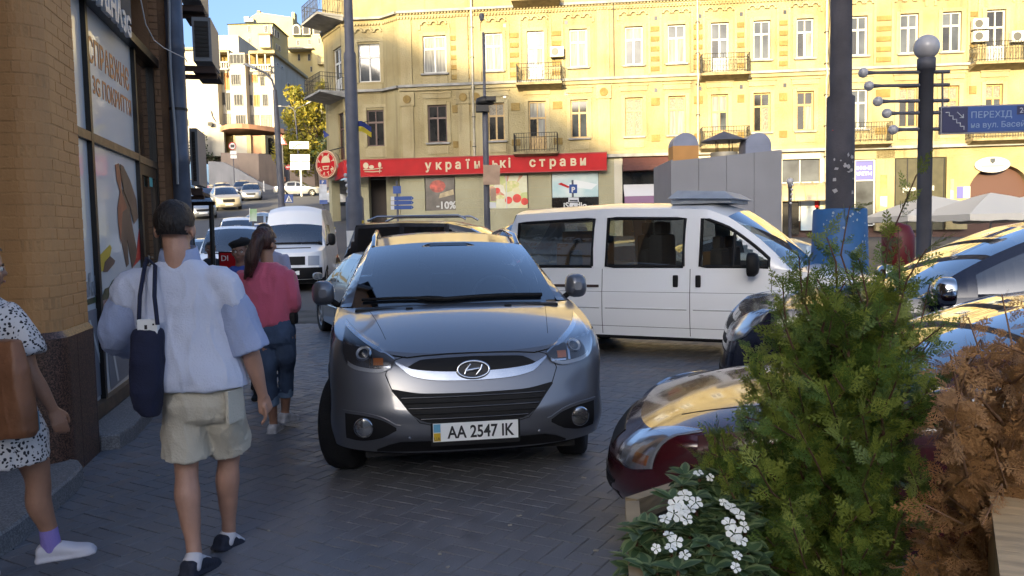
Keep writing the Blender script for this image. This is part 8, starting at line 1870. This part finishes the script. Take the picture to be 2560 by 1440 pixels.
# dark stand frame and red board on the left pavement
fx = lambda px, py: P(px, py, 11.6)
sf_ = empty('stand_frame', Vector((fx(505, 600).x, 11.6, 0)), label='black metal stand frame on the pavement beyond the drainpipe', cat='stand')
part('top_bar', M_DARKFR, sf_, lambda m: m.box(fx(506, 509)+Vector((0, 0, 0)), (.36, .06, .055))); part('upright', M_DARKFR, sf_, lambda m: m.tube([fx(528, 512), Vector((fx(528, 600).x, 11.6, 0))], .038, 6, smooth=False)); part('upright', M_DARKFR, sf_, lambda m: m.tube([fx(479, 512), Vector((fx(479, 600).x, 11.6, 0))], .03, 6, smooth=False))
rb2 = empty('red_board', Vector((P(566, 650, 10.2).x, 10.2, 0)), label='small red lettered board between the two men facing the viewer', cat='sign'); part('board', M_RED, rb2, plane(549, 592, 632, 670, 10.2)); part('board_edge', M_DARKFR, rb2, plane(546, 594, 629, 675, 10.215)); at0(text('board_letters', 'DI', .10, P(562, 652, 10.18), (1, 0, 0), UP, M_WHITES, rb2)); part('board_leg', M_DARKFR, rb2, lambda m: m.tube([P(570, 672, 10.25), Vector((P(570, 672, 10.25).x, 10.25, 0))], .02, 6))
# ---- pipes, cables, air conditioners of the shop building
pb = sz(446, 300, .24)[0]
dp = empty('drainpipe', S(pb, 0, .22), label='thick blue grey drainpipe on the corner of the brick shop building', cat='downpipe')
part('pipe', M('blue_grey_pipe_paint', (.085, .10, .135), .45, var=.25, scale=5, bump=.15), dp, lambda m: m.lathe(S(pb, 0, .24), [(.105, 0), (.105, 2.55), (.112, 2.56), (.112, 2.66), (.105, 2.67), (.105, 3.9), (.112, 3.91), (.112, 4.0), (.105, 4.01), (.105, 8.5)], 20))
part('pipe_clamp', M_IRON, dp, lambda m: [m.lathe(S(pb, 0, .24), [(.114, z), (.114, z+.03)], 16) for z in (1.4, 3.2, 5.2)], kind='stuff')
part('conduit', M('pale_conduit', (.30, .30, .30), .6), empty('conduit', S(sp1-.02, 2, .3), label='thin pale conduit running down the brick pilaster', cat='cable'), lambda m: m.tube([S(sp1-.0, z, .215+.012*sin(z*3)) for z in [2.3+.35*k for k in range(18)]], .018, 6))
part('wire', M_WHITES, empty('cable', S(sp1-.5, 4, .3), label='thin white cable looping across the pilaster to the air conditioner', cat='cable'), lambda m: m.tube([onplane(x, y, A0+SN*o, SN) for x, y, o in ((352, 0, .24), (364, 60, .24), (385, 100, .25), (410, 120, .3), (440, 135, .36), (462, 145, .4), (468, 155, .4))], .006, 5))
def shop_ac(label, s_, z0, hgt, wid, dep, grp=None):
 e = empty('air_conditioner', S(s_, z0, .5), label=label, cat='air conditioner'); o0 = .48
 part('casing', M('grey_ac_casing', (.20, .21, .22), .5), e, lambda m: (bar(m, s_, s_+.02, z0, z0+hgt, o0, o0+wid), bar(m, s_+.021, s_+dep, z0+.01, z0+hgt-.01, o0+.01, o0+wid+.12)))
 part('dark_grille', M_IRON, e, lambda m: bar(m, s_-.012, s_-.001, z0+.05, z0+hgt-.05, o0+.05, o0+wid-.05)); part('grille_slat', M_DARKFR, e, lambda m: [bar(m, s_-.02, s_-.0125, z0+.07+k*.045, z0+.09+k*.045, o0+.05, o0+wid-.05) for k in range(int((hgt-.14)/.045))], kind='stuff')
 part('bracket', M('rusty_bracket', (.07, .035, .02), .8), e, lambda m: (bar(m, s_-.05, s_, z0-.09, z0-.03, -.02, o0+wid+.15), bar(m, s_+dep-.1, s_+dep, z0-.19, z0-.02, -.02, o0+wid+.17)), kind='stuff')
s_ac = sp1+.35; zA0, zA1 = onplane(505, 150, S(s_ac, 0, .6), SD).z, onplane(505, 42, S(s_ac, 0, .6), SD).z
xa, xb = (onplane(480, 100, S(s_ac, 0), SD)-A0).dot(SN), (onplane(521, 100, S(s_ac, 0), SD)-A0).dot(SN)
def ac2(label, px0, px1, py0, py1, dd):
 s_ = s_ac+dd; z1_, z0_ = onplane(px0, py0, S(s_, 0, .6), SD).z, onplane(px0, py1, S(s_, 0, .6), SD).z; a, b_ = [(onplane(x, 100, S(s_, 0), SD)-A0).dot(SN) for x in (px0, px1)]
 e = empty('air_conditioner', S(s_, z0_, a), label=label, cat='air conditioner', group='air conditioners on the shop building');
 part('casing', M('grey_ac_casing', (.20, .21, .22), .5), e, lambda m: (bar(m, s_, s_+.8, z0_, z1_, a, b_))); part('dark_grille', M_IRON, e, lambda m: bar(m, s_-.012, s_-.001, z0_+.05, z1_-.05, a+.03, b_-.03)); part('grille_slats', M_DARKFR, e, lambda m: [bar(m, s_-.02, s_-.0125, z0_+.07+k*.05, z0_+.085+k*.05, a+.03, b_-.03) for k in range(max(1, int((z1_-z0_-.14)/.05)))], kind='stuff')
 part('bracket', M('rusty_bracket', (.06, .035, .025), .8), e, lambda m: (bar(m, s_+.1, s_+.16, z0_-.10, z0_-.04, -.3, b_+.02), bar(m, s_+.1, s_+.16, z0_-.20, z0_-.15, -.3, b_+.04), bar(m, s_-.03, s_+.75, z0_-.148, z0_-.102, a-.0, b_+.04)), kind='stuff')
ac2('dark air conditioner on a bracket high beyond the drainpipe', 481, 528, 42, 152, .1); ac2('air conditioner low behind the drainpipe above the hill cars', 462, 482, 320, 462, 1.3); ac2('bracketed air conditioner cut off at the top edge', 455, 505, -90, -2, .25)
# ---- poster artwork on the shop panes (flat print)
def sprint(name, mat, pts, off=OFFG+.003, parent=shop):
 mb = MB(); mb.prism([ (lambda q: (q[0], q[1]))(sz(x, y, off)) for x, y in pts], S(0, 0, off), SD, UP, .0015); return at0(mb.build(name, mat, parent))
M_OR = M('orange_letter_film', (.55, .20, .06), .4); M_PBROWN = M('brown_print', (.10, .06, .05), .5, var=.3, scale=3); M_PRED = M('red_print', (.45, .02, .02), .45); M_PSKIN = M('rust_print', (.30, .09, .05), .5, var=.3, scale=5); M_PYEL = M('yellow_print', (.55, .40, .03), .4); M_PROAD = M('grey_road_print', (.20, .21, .24), .5, var=.12, scale=2); M_PGREEN = M('dark_green_print', (.04, .06, .03), .5, var=.5, scale=14)
ps0 = s_m1+.035
for tx, xa, xb_, yb_, hgt in (('СПРАВЖНЄ', 222, 323, 228, .225), ('3G ПОКРИТТЯ', 229, 328, 292, .165)):
 u0_, (u1_, z_) = sz(xa, 170, OFFG)[0], sz(xb_, yb_, OFFG); t_ = text('poster_letters', tx, 1.0, (0, 0, 0), (1, 0, 0), (0, 0, 1), M_OR, None, depth=.001, align='LEFT', bold=.012); xs_v = [v.co.x for v in t_.data.vertices]; k_ = (u1_-u0_)/(max(xs_v)-min(xs_v))
 for v in t_.data.vertices: v.co = Vector(((v.co.x-min(xs_v))*k_, v.co.y*hgt/.73, v.co.z))
 mw = Matrix(((SD.x, 0, SN.x, 0), (SD.y, 0, SN.y, 0), (0, 1, 0, 0), (0, 0, 0, 1))); mw.translation = S(u0_, z_, OFFG+.003); t_.matrix_world = mw; t_.parent = shop; t_.matrix_parent_inverse = SHI; t_['kind'] = 'stuff'
sprint('poster_figure', M_PBROWN, [(300, 470), (318, 480), (330, 560), (345, 640), (330, 672), (318, 600), (322, 660), (316, 668), (303, 600), (296, 560)])
sprint('poster_figure', M_PSKIN, [(288, 412), (297, 408), (302, 440), (304, 480), (318, 520), (306, 530), (302, 610), (296, 560), (294, 520), (300, 480), (292, 450)], OFFG+.0055)
sprint('poster_hair', M_PBROWN, [(300, 410), (308, 415), (325, 450), (341, 500), (345, 545), (335, 560), (326, 520), (310, 480), (303, 440)], OFFG+.008)
sprint('poster_cape', M_PRED, [(352, 530), (358, 520), (359, 640), (332, 668), (340, 645)]); sprint('poster_cape', M_PRED, [(327, 830), (340, 770), (338, 900), (330, 895)])
sprint('poster_shoe', M_PYEL, [(238, 660), (243, 645), (262, 625), (275, 612), (279, 620), (275, 640), (285, 655), (262, 675), (246, 683)]); sprint('poster_shoe', M_PBROWN, [(262, 655), (275, 640), (288, 652), (285, 660), (268, 680), (258, 680)], OFFG+.0055)
zr_ = lambda x: 765-(x-215)*.42
sprint('poster_forest', M_PGREEN, [(256, 740), (262, 722), (272, 718), (282, 700), (292, 695), (300, 690), (306, 683), (310, 730), (256, 752)]); sprint('poster_forest', M_PGREEN, [(214, 765), (214, 750), (250, 738), (250, 752)])
sprint('poster_crowd', M('crowd_print', (.30, .19, .17), .6, var=.7, scale=30), [(258, 752), (290, 735), (330, 715), (330, 745), (258, 775)]); sprint('poster_road', M_PROAD, [(260, 776), (345, 742), (334, 925), (277, 975)]); sprint('poster_road', M_PROAD, [(213, 780), (250, 768), (268, 975), (236, 1000)], OFFG+.004); sprint('road_line', M_FILM, [(222, 800), (226, 800), (262, 935), (258, 940)], OFFG+.007); sprint('road_line', M_FILM, [(268, 800), (271, 798), (298, 950), (294, 953)], OFFG+.006)
for k, (x, h_) in enumerate(((216, 40), (221, 60), (229, 36), (236, 50), (242, 30))): sprint('poster_tower', M('grey_blue_print', (.22, .25, .28), .5, var=.5, scale=25), [(x, 745-k*2), (x+5, 743-k*2), (x+5, 743-k*2-h_), (x, 745-k*2-h_)], OFFG+.004)
# ================================================================== the planters in the foreground
M_THUJA = leaf_mat('thuja_green', (.10, .165, .025), (.055, .105, .016)); M_THUJAT = leaf_mat('thuja_tip_green', (.21, .25, .035), (.14, .19, .025)); M_DEAD = leaf_mat('dead_thuja_brown', (.42, .225, .085), (.28, .145, .055)); M_TWIG = M('thuja_twig', (.085, .042, .025), .9); M_DTWIG = M('dead_twig', (.22, .12, .065), .9)
def spray(rr, n=6, L_=.09):
 """a flat fern-like thuja spray: stem with alternate side branchlets made of thin leaf strips"""
 mb = MB()
 def strip(p, d, l, w, up=Vector((0, 0, 1))):
  d = d.normalized(); s_ = d.cross(up).normalized()*w; q = p+d*l; m_ = p+d*l*.55; mb.add([p-s_*.5, p+s_*.5, m_+s_, q, m_-s_], [(0, 1, 2, 3, 4)])
 for k in range(n):
  t = (k+.6)/n; y = L_*t; sl = L_*.58*(1-t*.8)*rr.uniform(.8, 1.15)
  for sg in (1, -1):
   d = Vector((sg*.75, .75, rr.uniform(-.15, .15))).normalized(); p = Vector((0, y+rr.uniform(-.03, .03), rr.uniform(-.03, .03))); strip(p, d, sl, .020)
   for j in range(1, 4):
    u = j/4; pp = p+d*sl*u; l2 = sl*.42*(1-u*.5)
    for s2 in (1, -1): strip(pp, d+Vector((-d.y, d.x, rr.uniform(-.2, .2)))*s2*.8, l2, .018)
 strip(Vector((0, 0, 0)), Vector((0, 1, 0)), L_, .024); strip(Vector((0, L_*.9, 0)), Vector((0, 1, .1)), L_*.3, .02)
 return mb
def thuja(name, label, base, branches, mat, tmat, twig, rr, L_=(.07, .13), dens=1.0, tipfrac=.25, droop=0):
 """branches: (path points, density); the foliage is one part of sprays, the twigs another"""
 e = empty(name, base, label=label, cat='shrub'); prot = [spray(rr, 5+k % 3, 1.0) for k in range(5)]; fol = MB(); tips = MB(); tw = MB()
 for pts, dn in branches:
  pts = [Vector(p) for p in pts]; n = len(pts); tw.tube(pts, [lerp(.006, .0016, i/(n-1)) for i in range(n)], 5)
  tot = sum((b-a).length for a, b in zip(pts, pts[1:])); cnt = int(tot*dn*dens)
  for k in range(cnt):
   t = (k+rr.random())/max(1, cnt); t = .12+.88*t; f = t*(n-1); i = min(int(f), n-2); p = pts[i].lerp(pts[i+1], f-i); d = (pts[i+1]-pts[i]).normalized()
   o = Vector((rr.gauss(0, 1), rr.gauss(0, 1), rr.gauss(0, .7))); o = (o-d*o.dot(d)).normalized(); y = (d*rr.uniform(.2, .9)+o*rr.uniform(.4, .9)+Vector((0, 0, rr.uniform(-.15, .45)-droop*1.5))).normalized()
   x = y.cross(Vector((rr.gauss(0, 1), rr.gauss(0, 1), rr.gauss(0, 1)))).normalized(); z = x.cross(y); s_ = rr.uniform(*L_)*(1.15-.45*t)
   m4 = Matrix(((x.x*s_, y.x*s_, z.x*s_, p.x), (x.y*s_, y.y*s_, z.y*s_, p.y), (x.z*s_, y.z*s_, z.z*s_, p.z), (0, 0, 0, 1)))
   pr = prot[rr.randrange(5)]; w_ = s_
   tgt = tips if rr.random() < tipfrac*(.3+t) else fol
   # strips keep their real width whatever the scale of the spray
   tgt.add(pr.v, pr.f, m4 @ Matrix.Diagonal((1, 1, 1, 1)), False)
 tw = at0(tw.build('twigs', twig, e, kind='stuff')); at0(fol.build('foliage', mat, e, kind='stuff'))
 if tips.v: at0(tips.build('tip_foliage', tmat, e, kind='stuff'))
 return e
rr = random.Random(21); TB = P(2110, 1330, 2.05); TB.z = .42
def br(px, py, Y, start_z, bend=.25, n=6, j=.02):
 """branch from the stem out to a tip seen at the given spot"""
 tip = P(px, py, Y); s_ = Vector((TB.x+rr.uniform(-.05, .05), TB.y+rr.uniform(-.05, .05), start_z)); pts = []
 for k in range(n+1):
  t = k/n; p = s_.lerp(tip, t); p.z += bend*t*(t-1)*(tip-s_).length*.9; p += Vector((rr.gauss(0, j), rr.gauss(0, j), rr.gauss(0, j)))*t; pts.append(p)
 return pts
B = []
# long leaders rising above the crown
for px, py, Y, z0, d in ((2262, 455, 2.0, .9, 34), (2075, 560, 2.05, .9, 44), (2150, 520, 2.1, 1.0, 24), (2225, 560, 2.0, .9, 40), (1990, 640, 2.05, .8, 60), (2300, 590, 1.95, .9, 44), (2180, 640, 1.95, .9, 60)): B.append((br(px, py, Y, z0, .12), d))
sil = [(1945, 700), (1925, 800), (1885, 880), (1930, 930), (1870, 960), (1840, 1030), (1900, 1000), (1800, 1100), (1860, 1090), (1790, 1155), (1765, 1130), (1830, 1180), (2010, 690), (2060, 720), (2120, 690), (2200, 700), (2260, 690), (2330, 720), (2350, 790), (2310, 850), (2340, 930), (2290, 980)]
for x, y in sil:
 for q in range(2): B.append((br(x+rr.uniform(-15, 15), y+rr.uniform(-15, 15), rr.uniform(1.85, 2.3), max(.5, P(x, y, 2.05).z-rr.uniform(.25, .5)), .3), 62))
for k in range(112):
 y = 700+730*rr.random()**.75; hw = interp(y, [(700, 105), (900, 140), (1100, 205), (1250, 225), (1430, 215)]); x = 2110+rr.uniform(-hw, hw*.95); Y = rr.uniform(1.6, 2.3) if y > 900 else rr.uniform(1.8, 2.3)
 B.append((br(x, y, Y, max(.48, P(x, y, Y).z-rr.uniform(.12, .45)), .25), 66))
thuja('thuja_shrub', 'tall loose green thuja shrub in the planter before the parked cars', TB, B, M_THUJA, M_THUJAT, M_TWIG, rr, (.055, .10), 1.15, .5)
mb = MB(); mb.tube([TB+Vector((0, 0, -.05)), TB+Vector((.01, 0, .4)), TB+Vector((-.01, .02, .95))], [.02, .016, .008], 8); at0(mb.build('stem', M_TWIG, bpy.data.objects['thuja_shrub']))
DB = P(2500, 1330, 1.85); DB.z = .40; TB0 = TB; TB = DB; D = []
for k in range(85):
 y = rr.uniform(800, 1420); x0 = interp(y, [(780, 2440), (860, 2370), (1000, 2360), (1200, 2330), (1300, 2230), (1430, 2290)]); x = rr.uniform(x0, 2680); Y = rr.uniform(1.5, 2.05)
 D.append((br(x, y, Y, max(.45, P(x, y, Y).z-rr.uniform(.1, .4)), .1, j=.03), 48))
for x, y in ((2530, 780), (2460, 800), (2390, 870), (2350, 960), (2340, 1060), (2600, 760)): D.append((br(x, y, rr.uniform(1.7, 2.0), .8, .2), 45))
thuja('dead_thuja_shrub', 'dried brown thuja shrub at the right edge', DB, D, M_DEAD, M_DEAD, M_DTWIG, rr, (.045, .09), 1.1, 0, .35)
# white flowered plant
M_LEAFV = leaf_mat('glossy_dark_leaf', (.075, .135, .055), (.045, .09, .035)); M_LEAFE = leaf_mat('cream_leaf_edge', (.20, .26, .12), (.12, .18, .07)); M_PETAL = M('white_petal', (.72, .74, .70), .6, var=.05, scale=20)
MATS['glossy_dark_leaf'] = M_LEAFV
def leafpts(L_, W_, cup=.18):
 r0 = [];
 for t, w in ((0, .12), (.22, .7), (.5, 1), (.78, .62), (1, .03)): z = -.22*t*t*L_; r0.append([(-W_*w, L_*t, z+cup*W_*w), (-W_*w*.55, L_*t, z+cup*W_*w*.3), (0, L_*t, z), (W_*w*.55, L_*t, z+cup*W_*w*.3), (W_*w, L_*t, z+cup*W_*w)])
 return r0
def add_leaf(mb, p, az, el, L_, W_, roll=0):
 xf = Matrix.Translation(p) @ Matrix.Rotation(az, 4, 'Z') @ Matrix.Rotation(el, 4, 'X') @ Matrix.Rotation(roll, 4, 'Y'); g = leafpts(L_, W_); vs = [v for r in g for v in r]; fs = [[], []]
 for i in range(4):
  for j in range(4): fs[0 if j in (1, 2) else 1].append((i*5+j, i*5+j+1, (i+1)*5+j+1, (i+1)*5+j))
 o = len(mb.v); mb.v += [tuple(xf @ Vector(v)) for v in vs]
 for mi in (0, 1):
  for f in fs[mi]: mb.f.append([k+o for k in f]); mb.mi.append(mi if rr.random() < .9 else 0); mb.sm.append(True)
FB = P(1720, 1420, 1.80); FB.z = .40
fl = empty('flowering_plant', FB, label='low leafy plant with white flowers in the planter box', cat='plant'); lf = MB()
heads = []
for k in range(84):
 y = rr.uniform(1185, 1445); x0 = interp(y, [(1180, 1690), (1270, 1670), (1330, 1590), (1445, 1560)]); x1 = interp(y, [(1180, 1850), (1300, 1890), (1445, 1900)]); x = rr.uniform(x0, x1); heads.append((x, y, interp(y, [(1180, 1.98), (1445, 1.62)])+rr.uniform(-.05, .05)))
st = MB()
for x, y, Y in heads:
 p = P(x, y, Y); st.tube([Vector((p.x*.97+FB.x*.03, p.y, .42)), p.lerp(Vector((p.x, p.y, .45)), .4), p], [.006, .005, .004], 5); n = rr.randint(8, 11); a0 = rr.random()*6
 for q in range(n): ring_k = q % 2; add_leaf(lf, p+Vector((0, 0, -.012*ring_k)), a0+q*2.4, rr.uniform(.25, .6)-.55*ring_k, rr.uniform(.05, .075)*(1 if ring_k else .8), rr.uniform(.012, .017), rr.uniform(-.3, .3))
 for q in range(3): add_leaf(lf, p.lerp(Vector((p.x, p.y, .45)), rr.uniform(.2, .5)), rr.random()*6, rr.uniform(-.5, .1), rr.uniform(.08, .11), .019)
at0(lf.build('leaves', [M_LEAFV, M_LEAFE], fl, kind='stuff')); at0(st.build('stems', MATS['thuja_twig'], fl, kind='stuff'))
def flower(px, py, Y, r):
 p = P(px, py, Y); r *= .72; mb = MB(); az = rr.random()*6; tilt = Matrix.Translation(p) @ Matrix.Rotation(rr.uniform(.3, 1.0), 4, Vector((1, rr.uniform(-.5, .5), 0))) @ Matrix.Rotation(az, 4, 'Z')
 for k in range(5):
  a = 2*pi*k/5+rr.uniform(-.1, .1); rows = []
  for t, w in ((.06, .12), (.4, .62), (.75, .78), (1, .35)): rows.append([(cos(a+w*s_*.72)*r*t, sin(a+w*s_*.72)*r*t, .004*k/5+.16*r*sin(t*2.6)+.05*r*abs(s_)) for s_ in (-1, -.4, .4, 1)])
  o = len(mb.v); grid(mb, [[tuple(tilt @ Vector(v)) for v in r_] for r_ in rows])
 at0(mb.build('flower', M_PETAL, fl))
for px, py, r in ((1712, 1240, .024), (1690, 1262, .026), (1684, 1285, .028), (1702, 1275, .026), (1738, 1258, .024), (1828, 1272, .022), (1846, 1288, .022), (1822, 1312, .024), (1835, 1335, .026), (1850, 1352, .022), (1690, 1355, .022), (1676, 1372, .018), (1745, 1185, .018), (1842, 1390, .016), (1712, 1390, .018), (1775, 1195, .014), (1662, 1300, .02), (1716, 1300, .02), (1672, 1340, .018), (1858, 1318, .018), (1808, 1258, .016), (1725, 1275, .02), (1640, 1372, .015), (1838, 1420, .016)): flower(px, py, interp(py, [(1180, 1.94), (1445, 1.56)])-.04, r)
# wooden planter box: back board with a frame, dark soil; pale board at the right
M_PINE = M('weathered_pine', (.26, .20, .12), .7, var=.3, scale=6, stretch=(1, 1, 8), bump=.25); M_OAK = M('pale_oak_board', (.46, .32, .17), .55, var=.25, scale=5, stretch=(1, 10, 1), bump=.15); M_SOIL = M('dark_soil', (.012, .009, .007), .95, bump=.8, bscale=40)
pb_ = empty('planter_box', (P(1620, 1330, 1.95).x, 1.95, 0), label='wooden planter box with framed side board holding the white flowers and thuja', cat='planter')
a0, a1, a2, a3 = P(1578, 1246, 2.1), P(1700, 1216, 2.35), P(1540, 1445, 1.72), P(1745, 1440, 2.35)
def board(m, q, th):
 n = (q[1]-q[0]).cross(q[3]-q[0]).normalized()*th; m.hexa([q[0], q[1], q[2], q[3], q[0]+n, q[1]+n, q[2]+n, q[3]+n])
tl, tr = Vector((a0.x, a0.y, a0.z)), Vector((a1.x+.02, a1.y+.05, a1.z)); bl, brr = Vector((tl.x, tl.y, .0)), Vector((tr.x, tr.y, .0)); near_t = Vector((P(1548, 1420, 1.55).x+.0, 1.25, tl.z)); near_b = Vector((near_t.x, 1.25, 0))
W3 = .05
def rail(m, p, q, dz, w=W3):
 d = (q-p).normalized(); s_ = Vector((-d.y, d.x, 0))*.018; m.hexa([p-s_+UP*-dz, q-s_+UP*-dz, q+s_+UP*-dz, p+s_+UP*-dz, p-s_, q-s_, q+s_, p+s_])
at_ = lambda nm, mt, fn: part(nm, mt, pb_, fn)
at_('far_rail', M_PINE, lambda m: rail(m, tl, tr, .06)); at_('side_rail', M_PINE, lambda m: rail(m, near_t, tl+Vector((0, -.019, 0)), .06)); at_('corner_post', M_PINE, lambda m: m.box((tl.x+.045, tl.y-.03, tl.z/2-.035), (.05, .05, tl.z-.07)))
at_('far_board', M('brown_fibre_board', (.10, .085, .06), .8, var=.2, scale=5), lambda m: m.hexa([Vector((p.x, p.y+dy, z)) for z in (0, tl.z-.061) for p, dy in ((tl, -.008), (tr, -.008), (tr, .008), (tl, .008))])); at_('side_board', MATS['brown_fibre_board'], lambda m: m.hexa([Vector((p.x+dx, p.y, z)) for z in (0, tl.z-.061) for p, dx in ((near_t, -.008), (near_t, .008), (tl, .008), (tl, -.008))]))
at_('soil', M_SOIL, lambda m: m.add([(tl.x+.02, 1.2, .40), (3.2, 1.2, .40), (3.2, tr.y, .40), (tr.x, tr.y-.02, .40), (tl.x+.02, tl.y-.02, .40)], [(0, 1, 2, 3, 4)]))
ob = empty('wooden_board', P(2520, 1350, 1.35), label='pale wooden board edge at the lower right corner', cat='board')
q0, q1, q2, q3 = P(2474, 1236, 1.62), P(2690, 1262, 1.62), P(2690, 1560, 1.15), P(2508, 1500, 1.20)
part('board', M_OAK, ob, lambda m: m.hexa([v-UP*.04 for v in (q3, q2, q1, q0)]+[q3, q2, q1, q0])); part('board_edge', M_OAK, ob, lambda m: m.hexa([q3-UP*.3, q3-UP*.3+Vector((.02, 0, 0)), q0-UP*.3+Vector((.02, 0, 0)), q0-UP*.3, q3-UP*.041, q3-UP*.041+Vector((.02, 0, 0)), q0-UP*.041+Vector((.02, 0, 0)), q0-UP*.041]))
